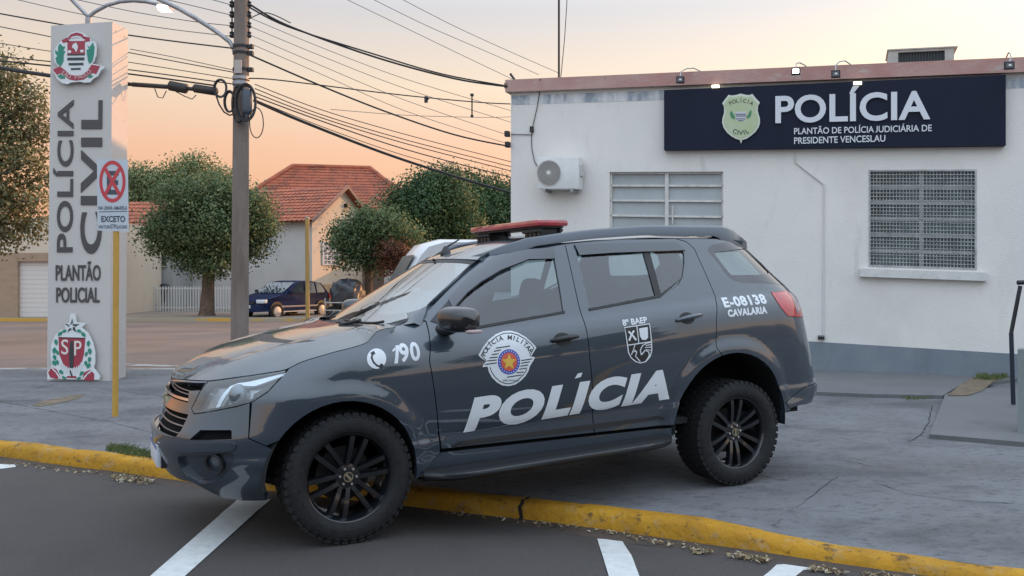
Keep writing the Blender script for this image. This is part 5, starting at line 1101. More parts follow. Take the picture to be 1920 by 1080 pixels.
# tarp covered trailer
tz = 33.; tb = at_depth(652, 590, tz); tr_ = thing('covered_trailer', 'small trailer under a black tarpaulin parked right of the navy car', 'trailer', (tb.x, tz, 0.))
mb = MB(); V = []; F = []; nu2, nv2 = 40, 20; rn = random.Random(2)
cz_ = at_depth(652,556,tz).z
for j in range(nv2+1):
    ph = -pi/2+pi*j/nv2
    for i in range(nu2):
        th = 2*pi*i/nu2; w = 1+.05*sin(th*5+j*.7)+.04*sin(th*9-j*1.1)+.03*sin(j*1.9+th*3); e = lambda a: (abs(a)**.7)*(1 if a > 0 else -1)
        V.append((tb.x+.60*w*e(cos(ph))*e(cos(th)), tz+.75*w*e(cos(ph))*e(sin(th)), cz_+.60*w*e(sin(ph))*(1.05 if ph > 0 else .8)))
for j in range(nv2):
    for i in range(nu2): F.append((j*nu2+i, j*nu2+(i+1) % nu2, (j+1)*nu2+(i+1) % nu2, (j+1)*nu2+i))
mb.add(V, F); build('tarpaulin', mb, mat('black_tarp', (.028,.030,.036), .38, var=.3, vscale=5, bump=.5, bscale=5), tr_, smooth=70)
mb = MB()
for z in (.34, .62): 
    P = [(tb.x-.68, tz-.8, z), (tb.x+.55, tz-.8, z), (tb.x+.55, tz+.8, z), (tb.x-.68, tz+.8, z), (tb.x-.68, tz-.8, z)]; mb.tube(P, .022, 6)
for x in (-.68, .55):
    for y in (-.8, .8): mb.tube([(tb.x+x, tz+y, .2), (tb.x+x, tz+y, .78 if x < 0 else .7)], .028, 6)
build('frame', mb, mat('trailer_frame', (.42,.40,.37), .5, .4), tr_)
for x in (-.45, .35):
    mb = MB(); mb.lathe([(.10,-.07),(.22,-.08),(.25,-.04),(.25,.04),(.22,.08),(.10,.07)], 18, 'y', Matrix.Translation((tb.x+x, tz-.6, .25))); build('wheel', mb, M['rubber'], tr_, smooth=40)

# ------------------------------------------------------------------ the other side of the street, seen only in the car's paint and glass
def at_w(x, y, z):                                # world point as the photo-style pixel of a tree builder at its own depth
    return (960+FPX*x/y, YH-FPX*(z-EYE)/y)
def back_tree_at(x, y, h, r, seed, label):
    rn = random.Random(seed); root = thing('street_tree', label, 'tree', (x, y, 0), group='trees across the near street')
    mb = MB(); mb.tube([(x,y,-.1),(x+.1,y,h*.25),(x,y+.1,h*.5)], [.2,.16,.12], 8); build('trunk', mb, bark_m, root, smooth=60)
    cr_ = MB()
    for _ in range(14):
        a = rn.random()*6.28; q = rn.random()**.5*r*.8; c = Vector((x+q*cos(a), y+q*sin(a), h*.62+rn.uniform(-.22,.3)*h)); rr = r*rn.uniform(.35,.55)
        for _ in range(260):
            d = Vector((rn.gauss(0,1), rn.gauss(0,1), rn.gauss(0,1))).normalized(); p = c+d*rr*rn.random()**.4; nrm = (d+Vector((rn.gauss(0,.5), rn.gauss(0,.5), rn.gauss(0,.5)))).normalized(); t = nrm.orthogonal().normalized(); s_ = nrm.cross(t); L = .26
            cr_.cur = rn.randrange(2); cr_.add([tuple(p-t*L), tuple(p+s_*L*.6), tuple(p+t*L), tuple(p-s_*L*.6)], [(0,1,2,3)])
    build('crown', cr_, dark[:2], root, recalc=False)
back_tree_at(3.5,-13,5.2,3.0,2,'dark tree across the near street, reflected in the front door')
back_tree_at(14,-13,6.0,3.0,3,'dark tree across the near street, reflected in the rear wing')
back_tree_at(9.2,-15,5.0,2.6,4,'dark tree across the near street, reflected in the rear door')
back_tree_at(22,-9,6.0,3.4,5,'dark tree across the near street, reflected in the tail')
oh = thing('opposite_house', 'plain house across the near street, reflected in the car doors', 'house', (8,-20,0))
mb = MB(); mb.box(-3,22,-26,-20,-.1,3.4); build('wall', mb, mat('dull_render', (.30,.27,.25), .9, var=.1, vscale=.6, coords='World'), oh)
mb = MB(); mb.add([(-3.6,-19.5,3.3),(22.6,-19.5,3.3),(20,-23,5.0),(-1,-23,5.0),(-3.6,-26.5,3.3),(22.6,-26.5,3.3)], [(0,1,2,3),(4,3,2,5),(0,3,4),(1,5,2)]); build('roof', mb, tile, oh)
# ================================================================== the police car
CAR = thing('police_car', 'dark grey police car with red roof light bar parked across the yellow kerb', 'police car',
            (-1.327, 5.803, 0.0), (0, -.0105, .471))
CARM = CAR.matrix_basis.copy(); CARI = CARM.inverted()
def car_ray(px, py):
    return CARI @ CAMP, (CARI.to_3x3() @ ray(px, py)).normalized()

def interp(tab):
    """smooth monotone interpolation through (x, y) pairs"""
    X = [p[0] for p in tab]; Y = [p[1] for p in tab]; n = len(X)
    d = [(Y[i+1]-Y[i])/(X[i+1]-X[i]) for i in range(n-1)]
    m = [d[0]] + [0 if d[i-1]*d[i] <= 0 else 2*d[i-1]*d[i]/(d[i-1]+d[i]) for i in range(1, n-1)] + [d[-1]]
    import bisect
    def f(x):
        if x <= X[0]: return Y[0] + m[0]*(x-X[0])
        if x >= X[-1]: return Y[-1] + m[-1]*(x-X[-1])
        i = bisect.bisect_right(X, x) - 1; h = X[i+1]-X[i]; t = (x-X[i])/h
        return (1+2*t)*(1-t)**2*Y[i] + t*(1-t)**2*h*m[i] + t*t*(3-2*t)*Y[i+1] + t*t*(t-1)*h*m[i+1]
    return f
def sstep(a, b, x):
    t = max(0, min(1, (x-a)/(b-a))); return t*t*(3-2*t)
prof = interp([(.15,.84),(.35,.885),(.45,.90),(.53,.897),(.59,.893),(.64,.912),(.70,.928),(.80,.940),(.92,.948),(1.0,.947),(1.08,.940),(1.14,.928),(1.19,.908),
               (1.235,.880),(1.30,.850),(1.45,.783),(1.60,.715),(1.70,.668),(1.76,.63),(1.82,.56),(1.9,.42)])
kslope = interp([(.3,.0),(.6,.045),(.9,.055),(1.2,.09),(1.45,.07),(1.72,.03),(1.9,.02)])
Xw = interp([(1.05,-.10),(1.17,.13),(1.4,.51),(1.67,.98),(1.8,1.2)])      # centre line of the windscreen
Xf = interp([(.12,-.58),(.23,-.72),(.30,-.83),(.38,-.91),(.47,-.945),(.56,-.965),(.63,-.955),(.70,-.925),(.80,-.885),(.88,-.86),(.93,-.83),(.98,-.77),(1.1,-.6)])
Xr = interp([(.3,3.68),(.45,3.78),(.55,3.85),(.62,3.895),(.66,3.895),(.72,3.86),(.93,3.79),(1.16,3.725),(1.37,3.665),(1.5,3.55),(1.72,3.34),(1.80,3.245),(1.9,3.08)])
FA, FN, RB, RN, WA, WN = .74, 2.3, .55, 3.2, .52, 2.5
ARF = (-.04, .385, .437); ARR = (2.775, .455, .500)
def arctable(a, b, n, k=600):
    """quarter superellipse by arc length: from the side (0, b) round to the end (a, 0)"""
    P = [(a*max(0,sin(pi/2*i/k))**(2/n), b*max(0,cos(pi/2*i/k))**(2/n)) for i in range(k+1)]
    P[-1] = (a, 0.); L = [0.]
    for i in range(k): L.append(L[-1]+hypot(P[i+1][0]-P[i][0], P[i+1][1]-P[i][1]))
    import bisect
    def f(s):
        s = max(0., min(L[-1], s)); i = min(k-1, max(0, bisect.bisect_right(L, s)-1)); t = (s-L[i])/max(1e-9, L[i+1]-L[i])
        return ((P[i][0]+(P[i+1][0]-P[i][0])*t)/a, (P[i][1]+(P[i+1][1]-P[i][1])*t)/b)
    return f, L[-1]
RT, LR = arctable(RB, .86, RN); FT, LF = arctable(FA, .93, FN)
def flare(x, z):
    b = 0
    for (cx, cz, r) in (ARF, ARR):
        d = hypot(x-cx, z-cz) - r
        if z > .2: b = max(b, .020 * (1 - sstep(.02, .13, d)) * sstep(.1, .36, z))
    return b
def halfw(x, z):
    ze = z - kslope(z)*(x-1.4); w = prof(ze)
    if ze < .75: w += .020*math.exp(-((ze-.57)/.055)**2)*(1 - sstep(.50, .80, x)*(1-sstep(2.0, 2.3, x)))
    if x > 2.5: w -= .020*((x-2.5)/1.0)**2 + .05*sstep(1.1, 1.6, z)*((x-2.5)/1.0)**2
    return w + flare(x, z)
def side_y(x, z):
    w = halfw(x, z)
    if z > 1.1 and x < 1.6:                      # the body turns in towards the windscreen
        xa = Xw(z) + WA
        if x < xa:
            t = min(.97, (xa-x)/WA); g = (1 - t**WN)**(1/WN)
            k = sstep(1.1, 1.24, z)*sstep(.22, .46, x); w = w*(1-k) + w*g*k
    return w
def S(u, z):
    """near side of the body: u is x along the side and arc length round the corners"""
    uf = Xf(z)+FA; ur = Xr(z)-RB
    if u < uf:
        W = halfw(uf, z); cx, cy = FT(uf-u)
        return Vector((uf-FA*cx, -W*cy, z))
    if u > ur:
        W = halfw(ur, z); cx, cy = RT(u-ur)
        return Vector((ur+RB*cx, -W*cy, z))
    return Vector((u, -side_y(u, z), z))
def ucentre(z): return Xf(z)+FA-LF
def Snorm(u, z, f=S):
    e = 2e-3; a = f(u+e, z)-f(u-e, z); b = f(u, z+e)-f(u, z-e); n = a.cross(b)
    return n.normalized() if n.length > 1e-12 else Vector((0,-1,0))
Hc = interp([(-1.0,.84),(-.85,.905),(-.80,.940),(-.72,.985),(-.56,1.063),(-.2,1.148),(.1,1.203),(.3,1.232),(.6,1.262)])
TOPL = interp([(-1.6,.893),(-1.46,.900),(-1.26,.918),(-1.09,.928),(-.97,.934),(-.865,.939),(-.768,.950),(-.68,.962),(-.574,.976),(-.476,.990),(-.36,1.008),(-.27,1.046),(-.10,1.090),(.117,1.140),(.15,1.168),(.185,1.198),(.234,1.214),(.30,1.220),(.371,1.226),(.44,1.248),(.6,1.28)])
def ztop_low(u): return TOPL(u)                   # where the body side meets the bonnet
_he = []
for _k in range(121):
    _u = .47 + (-1.462-.47)*_k/120; _p = S(_u, TOPL(_u)); _he.append((_p.x, -_p.y, _p.z))
_he = sorted({round(q[0], 4): q for q in _he}.values())
def _edge(x):
    if x <= _he[0][0]: return _he[0][1], _he[0][2]
    for a, b in zip(_he, _he[1:]):
        if a[0] <= x <= b[0]:
            t = (x-a[0])/max(1e-6, b[0]-a[0]); return a[1]+(b[1]-a[1])*t, a[2]+(b[2]-a[2])*t
    return _he[-1][1], _he[-1][2]
def hood_z(x, y):
    yE, zE = _edge(x); D = max(.004, Hc(x)-zE) if x > -.82 else max(0, Hc(x)-zE); q = min(1.05, abs(y)/max(.05, yE))
    z = zE + D*(1-q**3.0)
    return z + .010*sstep(.46, .52, abs(y)-.10*(x+.3))*(1-sstep(.56,.76,abs(y)))*sstep(-.7,-.35,x)*(1-sstep(.15,.35,x))
Tc = interp([(.8,1.585),(.905,1.634),(1.05,1.690),(1.2,1.738),(1.5,1.792),(1.9,1.828),(2.4,1.850),(2.9,1.850),(3.1,1.838),(3.3,1.81)])
def roof_z(x, y): return Tc(x) - .07*(abs(y)/.62)**2.4
def ztop_roof(x):
    z = 1.72
    for _ in range(30): z = .6*z + .4*roof_z(x, side_y(x, z))
    return z
# ---- measuring surface: where does a sight line meet the body?
_mv = []; _mf = []; _uz = []
for (za, zb, nu, nz_) in ((.16, 1.24, 260, 80), (1.235, 1.80, 200, 44)):
    o_ = len(_mv)
    for i in range(nu):
        for j in range(nz_):
            z = za + (zb-za)*j/(nz_-1); u0 = ucentre(z) if za < 1 else .30; u = u0 + (Xr(z)-RB+LR-u0)*i/(nu-1)
            _mv.append(S(u, z)); _uz.append((u, z))
    for i in range(nu-1):
        for j in range(nz_-1): _mf.append((o_+i*nz_+j, o_+(i+1)*nz_+j, o_+(i+1)*nz_+j+1, o_+i*nz_+j+1))
_bv = BVHTree.FromPolygons(_mv, _mf)
def hit(px, py):
    o, d = car_ray(px, py); loc, n, idx, dist = _bv.ray_cast(o, d)
    if loc is None or n is None:
        best = None                              # past the outline: nearest point of the surface to the sight line
        for k in range(400):
            q = o + d*(4 + k*.01); l2, n2, i2, d2 = _bv.find_nearest(q)
            if best is None or d2 < best[0]: best = (d2, l2, i2)
        loc, idx = best[1], best[2]
    f = _mf[idx]; bestu = None
    (ua, za), (ub, zb) = _uz[f[0]], _uz[f[2]]
    z = loc.z; lo, hi = min(ua, ub)-.03, max(ua, ub)+.03     # refine u on the row of this height
    for _ in range(40):
        m1 = lo + (hi-lo)/3; m2 = hi-(hi-lo)/3
        if (S(m1, z)-loc).length < (S(m2, z)-loc).length: hi = m2
        else: lo = m1
    return ((lo+hi)/2, z)
def c1(u, v): return hit(620+u/2.7, 380+v/2.7)
def c2(u, v): return hit(1040+u/2.842, 400+v/2.842)
def c3(u, v): return hit(740+u/3, 600+v/3)
def c6(u, v): return hit(280+u/3.6, 640+v/3.6)
def L1(*p): return [c1(*q) for q in p]
def L2(*p): return [c2(*q) for q in p]
def L6(*p): return [c6(*q) for q in p]

def inpoly(p, poly):
    x, y = p; r = False; n = len(poly); j = n-1
    for i in range(n):
        xi, yi = poly[i]; xj, yj = poly[j]
        if (yi > y) != (yj > y) and x < (xj-xi)*(y-yi)/(yj-yi)+xi: r = not r
        j = i
    return r
def resample(poly, step):
    out = []
    for i, a in enumerate(poly):
        b = poly[(i+1) % len(poly)]; L = hypot(b[0]-a[0], b[1]-a[1]); k = max(1, int(math.ceil(L/step)))
        if L < 1e-5: continue
        for q in range(k): out.append((a[0]+(b[0]-a[0])*q/k, a[1]+(b[1]-a[1])*q/k))
    return out
def inset(poly, d):
    A = sum(poly[i][0]*poly[(i+1) % len(poly)][1]-poly[(i+1) % len(poly)][0]*poly[i][1] for i in range(len(poly)))
    s = 1 if A > 0 else -1; out = []
    n = len(poly)
    for i in range(n):
        a, b, c = Vector(poly[i-1]), Vector(poly[i]), Vector(poly[(i+1) % n])
        e1 = (b-a); e2 = (c-b)
        if e1.length < 1e-6 or e2.length < 1e-6: out.append(tuple(b)); continue
        e1.normalize(); e2.normalize(); n1 = Vector((-e1.y, e1.x))*s; n2 = Vector((-e2.y, e2.x))*s; m = n1+n2
        if m.length < 1e-3: m = n1
        m.normalize(); k = d/max(.4, m.dot(n1)); out.append((b.x+m.x*k, b.y+m.y*k))
    return out
def curve(pts, per=6):
    """closed Catmull-Rom rounding through points"""
    n = len(pts); out = []
    for i in range(n):
        p0, p1, p2, p3 = (Vector(pts[(i+k-1) % n]) for k in range(4))
        for q in range(per):
            t = q/per; out.append(tuple(.5*((2*p1)+(p2-p0)*t+(2*p0-5*p1+4*p2-p3)*t*t+(3*p1-p0-3*p2+p3)*t**3)))
    return out
def fill(poly, f, step=.04, holes=(), gap=0., off=0., flange=0., norm=None):
    """triangulate an outline in the surface's own coordinates and lift it onto the surface; returns (verts, faces, loop normals)"""
    if gap: poly = inset(poly, gap)
    P = resample(poly, step); H = [resample(h, step) for h in holes]
    pts = [Vector(p) for p in P]; edges = [(i, (i+1) % len(P)) for i in range(len(P))]
    loops = [list(range(len(P)))]
    for h in H:
        o = len(pts); pts += [Vector(p) for p in h]; edges += [(o+i, o+(i+1) % len(h)) for i in range(len(h))]; loops.append([o+i for i in range(len(h))])
    bnd = pts[:]
    x0 = min(p[0] for p in P); x1 = max(p[0] for p in P); y0 = min(p[1] for p in P); y1 = max(p[1] for p in P)
    nx = int((x1-x0)/step)+1; ny = int((y1-y0)/step)+1
    cell = {}
    for b in bnd: cell.setdefault((int(b.x/step), int(b.y/step)), []).append(b)
    for i in range(nx+1):
        for j in range(ny+1):
            q = (x0+i*step+(.5*step if j % 2 else 0), y0+j*step)
            if not inpoly(q, P) or any(inpoly(q, h) for h in H): continue
            k = (int(q[0]/step), int(q[1]/step)); ok = True
            for a in (-1,0,1):
                for b in (-1,0,1):
                    for w in cell.get((k[0]+a, k[1]+b), ()):
                        if (w.x-q[0])**2+(w.y-q[1])**2 < (.45*step)**2: ok = False
            if ok: pts.append(Vector(q))
    v, e, fs, ov, oe, of = delaunay_2d_cdt(pts, edges, [], 0, 1e-6)
    T = []
    for t in fs:
        c = (sum(v[i].x for i in t)/len(t), sum(v[i].y for i in t)/len(t))
        if inpoly(c, P) and not any(inpoly(c, h) for h in H): T.append(t)
    nf = norm or (lambda a, b: Snorm(a, b, f))
    V = []; NV = []
    for p in v:
        n = nf(p.x, p.y); V.append(f(p.x, p.y)+n*off); NV.append(n)
    F = []; LN = []
    for t in T:
        t = list(t)
        g = (V[t[1]]-V[t[0]]).cross(V[t[2]]-V[t[0]])
        if g.dot(NV[t[0]]) < 0: t = t[::-1]
        F.append(t); LN.append([NV[i] for i in t])
    if flange:
        use = {}
        for t in F:
            for i in range(len(t)):
                a, b = t[i], t[(i+1) % len(t)]
                if (b, a) in use: del use[(b, a)]
                else: use[(a, b)] = 1
        for (a, b) in use:
            o = len(V); V += [V[a], V[b], V[b]-NV[b]*flange, V[a]-NV[a]*flange]; NV += [NV[a]]*4
            g = (V[o]-V[o+1]).cross(V[o+2]-V[o+1]); g = g.normalized() if g.length > 1e-12 else NV[a]
            F.append([o+1, o, o+3, o+2]); LN.append([g]*4)
    return V, F, LN
def link_sheet(name, sheets, m, parent, mirror=False, both=False, label=None):
    """one mesh object from lifted sheets, with the surface's own normals; mirror gives the far side's part"""
    V = []; F = []; LN = []
    for (v, f, ln) in sheets:
        for s in ((1, -1) if both else ((-1,) if mirror else (1,))):
            o = len(V); V += [(p.x, p.y*s, p.z) for p in v]
            for t, n in zip(f, ln):
                idx = [i+o for i in t]; nn = [(q.x, q.y*s, q.z) for q in n]
                if s < 0: idx = idx[::-1]; nn = nn[::-1]
                F.append(idx); LN += nn
    me = bpy.data.meshes.new(name); me.from_pydata(V, [], F); me.materials.append(m)
    me.polygons.foreach_set('use_smooth', [True]*len(me.polygons))
    try: me.normals_split_custom_set(LN)
    except Exception as ex: print('normals', name, ex)
    o = bpy.data.objects.new(name, me); COL.objects.link(o); o.parent = parent
    if label: o['label'] = label
    return o

paint = mat('grey_car_paint', (.023,.035,.050), .40, 0., var=.05, vscale=2, coat=1., coat_r=.035, coat_ior=1.68, spec=.35)
cglass = glass('window_glass', (.52,.62,.64), .085, boost=.95)
wsglass = glass('windscreen_glass', (.45,.52,.54), .30, boost=1.)
dark_in = mat('interior_trim', (.018,.018,.02), .8, var=.3)
seat_m = mat('seat_fabric', (.03,.03,.034), .9, var=.25, vscale=12)
liner = mat('wheel_well_liner', (.006,.006,.007), .9)
smoke = glass('smoked_visor', (.05,.06,.08), .10, .05)
lensclear = glass('lamp_lens', (.85,.88,.9), .10)
seal = mat('window_seal', (.008,.008,.009), .5)
car_white = mat('reflective_white_vinyl', (.62,.65,.68), .4)

def arc(c, a0, a1, n=26): return [(c[0]+c[2]*cos(radians(a0+(a1-a0)*i/n)), c[1]+c[2]*sin(radians(a0+(a1-a0)*i/n))) for i in range(n+1)]
ZSILL = .465
# ---- shut lines measured on the photograph, in the body's own (along, height) coordinates
hl_low = L6((285,452),(300,490),(390,480),(480,462),(590,440),(690,412),(800,342),(880,255),(930,197))
u_tip = hl_low[-1][0]
u_hin = c6(400,266)[0]
hood_line = lambda a, b, n=24: [(a+(b-a)*i/n, ztop_low(a+(b-a)*i/n)) for i in range(n+1)]
u_hl_end = .44
door_front = [(.445,1.285)] + L1((482,600),(500,800),(540,1080)) 
ucz = lambda z: (ucentre(z)+1e-3, z)
centre_line = [ucz(z) for z in (.26,.32,.40,.48,.56,.64,.72,.80,.86)]
seam = L6((680,412),(670,655),(790,708))
a_seam = math.degrees(atan2(.62-ARF[1], -.40-ARF[0]))
front_arch = arc(ARF, 180+12, -8)                                           # left foot over the top to the right foot
# where bumper meets the arch
k_b = 5
fender = [hl_low[5]] + hl_low[6:] + hood_line(u_tip+.01, u_hl_end)[:-1] + [(.445,ztop_low(.44))] + door_front[1:] + [(.555,ZSILL+.005),(.42,.33)] \
         + front_arch[::-1][0:-k_b-1] + seam[::-1][0:2]
bumper_low = L6((130,890),(300,955),(500,1058),(640,1078),(800,1075))
bumper_low = [(p[0], max(.2, p[1])) for p in bumper_low]
zc_top = ztop_low(ucentre(.9))
inner_hl = L6((340,340),(400,266))
bumper = centre_line[:1] + bumper_low + front_arch[:k_b+1] + seam[::-1] + hl_low[:5][::-1] + inner_hl \
         + hood_line(u_hin-.02, ucentre(zc_top)+2e-3, 14) + centre_line[::-1][:-1]
head = hl_low + hood_line(u_tip-.01, u_hin, 12) + inner_hl[::-1][1:]
# grille: opening whose rim runs from the lamp's inner edge down to the number plate
gr_near = L6((268,335),(262,400),(262,500),(215,600),(175,650))
gr_up = L6((345,330),(385,268))
g_top = c6(385,262); zgt = zc_top-.012
grille = [ucz(.60)] + L6((110,640))[:0] + [gr_near[4]] + [gr_near[3], gr_near[2], gr_near[1], gr_near[0]] + [gr_up[0]] + [(gr_up[1][0], min(gr_up[1][1], ztop_low(gr_up[1][0])-.01))] \
         + [(u, ztop_low(u)-.012) for u in [gr_up[1][0]+(ucentre(zgt)+2e-3-gr_up[1][0])*k/6 for k in range(1, 7)]] + [ucz(z) for z in (.84,.78,.72,.66)]
vent = L6((270,665),(345,598),(545,598),(556,606),(556,660))
fog = curve(L6((190,800),(215,772),(380,768),(556,752),(562,815),(520,890),(470,935),(400,957),(310,955),(235,890)), 3)
handle_pocket = None
# ---- doors and quarter
fr_rr = L1((1184,205),(1256,520),(1288,620),(1312,790)) + [hit(1113,795)]
fdoor = [door_front[0]] + door_front[1:] + [(.56,ZSILL+.02)] + [(fr_rr[-1][0]+.004,ZSILL+.02)] + fr_rr[::-1] + L1((1100,207),(1000,215),(850,240),(760,290),(700,335),(600,430),(520,515))
rdoor_top = L2((640,134),(700,150),(745,190),(790,290),(838,400))
rdoor_r = L2((855,440),(862,560),(862,716))
rear_arch = arc(ARR, 180+8, -12)
# follow the arch where the door's rear edge meets it
k_r = min(range(len(rear_arch)), key=lambda i: hypot(rear_arch[i][0]-rdoor_r[-1][0], rear_arch[i][1]-rdoor_r[-1][1]))
rdoor = fr_rr + [(fr_rr[-1][0]+.004,ZSILL+.02)] + [(rear_arch[1][0]-.004,ZSILL+.02)] + rear_arch[2:k_r+1] + rdoor_r[::-1] + rdoor_top[::-1] + L2((400,138),(200,146))
fr_glass = curve(L1((618,520),(640,575),(700,635),(760,634),(900,612),(1050,588),(1178,562),(1160,430),(1130,275),(1118,238),(1000,243),(900,262),(800,310),(700,400)), 4)
fr_glass = L1((600,520),(640,590),(700,643),(760,634),(900,610),(1050,585),(1180,561),(1160,430),(1132,280),(1122,236),(1000,243),(900,263),(820,300),(760,345),(700,403),(650,460))
rr_glass = L2((185,505),(300,482),(430,462),(555,438),(620,412),(660,382),(682,335),(692,270),(690,215),(676,190),(640,172),(400,180),(110,190))
rr_div = None
quarter_glass = curve(L2((822,178),(960,150),(1082,128),(1128,180),(1190,285),(1240,366),(1120,372),(1000,368),(930,340),(870,262)), 4)
tail = L2((1150,420),(1230,414),(1314,410),(1326,470),(1336,552),(1285,553),(1240,548),(1205,505),(1180,468))
def rend(z): return Xr(z)-RB+LR-1e-3
rear_edge_u = lambda z: Xr(z)-RB+.64
top_line = [(x, ztop_roof(x)) for x in [3.15-(3.15-1.0)*i/30 for i in range(31)]]
door_top_outline = rdoor_top[::-1] + L2((400,138),(200,146)) + [fr_rr[0]] + L1((1100,207),(1000,215),(850,240))
ap_in = [(x, z) for x, z in [(.985,1.640),(.86,1.56),(.73,1.478),(.60,1.388),(.50,1.318),(.452,1.28)]]
quarter = rdoor_r[::-1] + door_top_outline[0:]  + top_line[::-1] + [(3.20,1.785)] \
          + [(rear_edge_u(z), z) for z in (1.74,1.62,1.5,1.38,1.28,1.16,1.02,.9,.78,.70)] + L2((1330,925),(1230,1010)) + [hit(1482,768)] + rear_arch[k_r:-2][::-1]
rbump = [(rend(.71), .71)] + [(rear_edge_u(.70), .70)] + L2((1330,925),(1230,1010)) + [hit(1482,768)] + rear_arch[-3:-1] + [hit(1468,770), hit(1500,760), (rend(.50)-.35,.52), (rend(.5),.50), (rend(.6),.6)]

def sub(poly_list): return poly_list
near_parts = {}
for side in (0, 1):
    mir = bool(side)
    def sheet(name, sh, m, parent=CAR, lab=None): return link_sheet(name, sh if isinstance(sh, list) else [sh], m, parent, mirror=mir, label=lab)
    if side == 0:
        C = {}
        C['fender'] = fill(fender, S, .024, gap=.003, flange=.03)
        C['fd'] = fill(fdoor, S, .024, [fr_glass], gap=.003, flange=.022)
        C['rd'] = fill(rdoor, S, .024, [rr_glass], gap=.003, flange=.022)
        C['q'] = fill(quarter, S, .024, [quarter_glass, tail], gap=.003, flange=.022)
        C['fg'] = fill(fr_glass, S, .06, off=-.010)
        C['rg'] = fill(rr_glass, S, .06, off=-.010)
        C['qg'] = fill(quarter_glass, S, .05, off=-.003)
        C['tail'] = fill(inset(tail, .003), S, .03, off=.004, flange=.03)
        C['head'] = fill(inset(head, .004), S, .03, off=.0, flange=.012)
        C['fogr'] = fill(fog, S, .03, off=-.028)
        C['vent'] = fill(vent, S, .03, off=-.03)
        C['bump'] = fill(bumper, S, .024, [grille, vent, fog], gap=.003, flange=.045)
        C['grb'] = fill(grille, S, .04, off=-.055)
        C['rb'] = fill(rbump, S, .04, gap=.003, flange=.03)
    sheet('fender', C['fender'], paint)
    fd = sheet('front_door', C['fd'], paint)
    rd = sheet('rear_door', C['rd'], paint)
    qp = sheet('quarter_panel', C['q'], paint)
    sheet('window_glass', C['fg'], cglass, fd); sheet('window_glass', C['rg'], cglass, rd); sheet('window_glass', C['qg'], cglass, qp)
    near_parts[side] = (fd, rd, qp)
# ---- bumper, grille: one part across the car
fb = link_sheet('front_bumper', [C['bump']], paint, CAR, both=True)
link_sheet('grille_backing', [C['grb'], C['vent']], mat('grille_black', (.006,.006,.007), .9, spec=.1), fb, both=True)
for k in (False, True): link_sheet('fog_lamp_recess', [C['fogr']], paint, fb, mirror=k)
rb = link_sheet('rear_bumper', [C['rb']], paint, CAR, both=True)
# lower lip of the bumper corner, in the black underside
# ---- windscreen
def SW(q, z):
    th = q; W = halfw(Xw(z)+WA, z)
    s = 1 if th >= 0 else -1
    return Vector((Xw(z)+WA*(1-max(0,cos(th))**(2/WN)), -s*W*abs(sin(th))**(2/WN), z))
TH = 1.00
def tg(z): return 1.00 + (.73-1.00)*(z-1.25)/(1.62-1.25)       # the glass narrows towards the roof
def wz0(t): return 1.214 - .05*sin(min(1, abs(t)/.6)*pi/2)*.4 + .055*sstep(.6, 1.0, abs(t))
def wz1(t): return 1.630 - .018*(abs(t)/.73)**2.5
NB = 30
_b = [(-tg(1.25)+2*tg(1.25)*k/NB) for k in range(NB+1)]; _t = [(.73-2*.73*k/NB) for k in range(NB+1)]
wpoly = [(t, wz0(t)) for t in _b] + [(tg(z), z) for z in (1.34,1.43,1.52)] + [(t, wz1(t)) for t in _t] + [(-tg(z), z) for z in (1.52,1.43,1.34)]
win = [(t*.955, wz0(t)+.018) for t in _b] + [(tg(z)-.04, z) for z in (1.34,1.43,1.52)] + [(t*.95, wz1(t)-.02) for t in _t] + [(-tg(z)+.04, z) for z in (1.52,1.43,1.34)]
# ---- bonnet and roof
def hoodS(x, y): return Vector((x, y, hood_z(x, y)))
def roofS(x, y): return Vector((x, y, roof_z(x, y)))
def upn(f): return lambda a, b: (lambda n: n if n.z > 0 else -n)(Snorm(a, b, f))
edge = [S(u, ztop_low(u)) for u in [.432+(ucentre(zc_top)+2e-3-.432)*k/60 for k in range(61)]]
hp = [(p.x, p.y) for p in edge] 
cowl = [(p.x-.028, p.y) for p in [SW(t, wz0(t)) for t in [.95-.95*k/14 for k in range(15)]]]
half = hp[::-1]  # centre nose -> windscreen corner
out = [(x, y) for x, y in half] + [(x, y) for x, y in cowl if y > half[-1][1]+.10]
full = out + [(x, -y) for x, y in out[::-1] if y < -1e-3]
link_sheet('bonnet', [fill(full, hoodS, .03, gap=.003, flange=.006, norm=upn(hoodS))], paint, CAR)
redge = [(x, -side_y(x, z)) for x, z in top_line][::-1]
hdr = [(Xw(wz1(t))+WA*(1-max(0,cos(t))**(2/WN)), SW(t+1e-4, wz1(t)).y) for t in [.80*k/8 for k in range(9)]]
rtop = hdr + [p for p in redge if p[0] > hdr[-1][0]+.03] + [(3.23,-.52),(3.26,-.3),(3.27,-.01)]
rfull = rtop + [(x, -y) for x, y in rtop[::-1] if y < -1e-3]
link_sheet('roof', [fill(rfull, roofS, .05, flange=.03, norm=upn(roofS))], mat('roof_paint', (.023,.035,.050), .36, coat=1., coat_r=.02, coat_ior=1.85), CAR)
ws = link_sheet('windscreen', [fill(wpoly, SW, .03, norm=lambda a, b: Snorm(a, b, SW))], wsglass, CAR)
link_sheet('windscreen_border', [fill(wpoly, SW, .03, [win], off=.0015, norm=lambda a, b: Snorm(a, b, SW))], seal, ws)
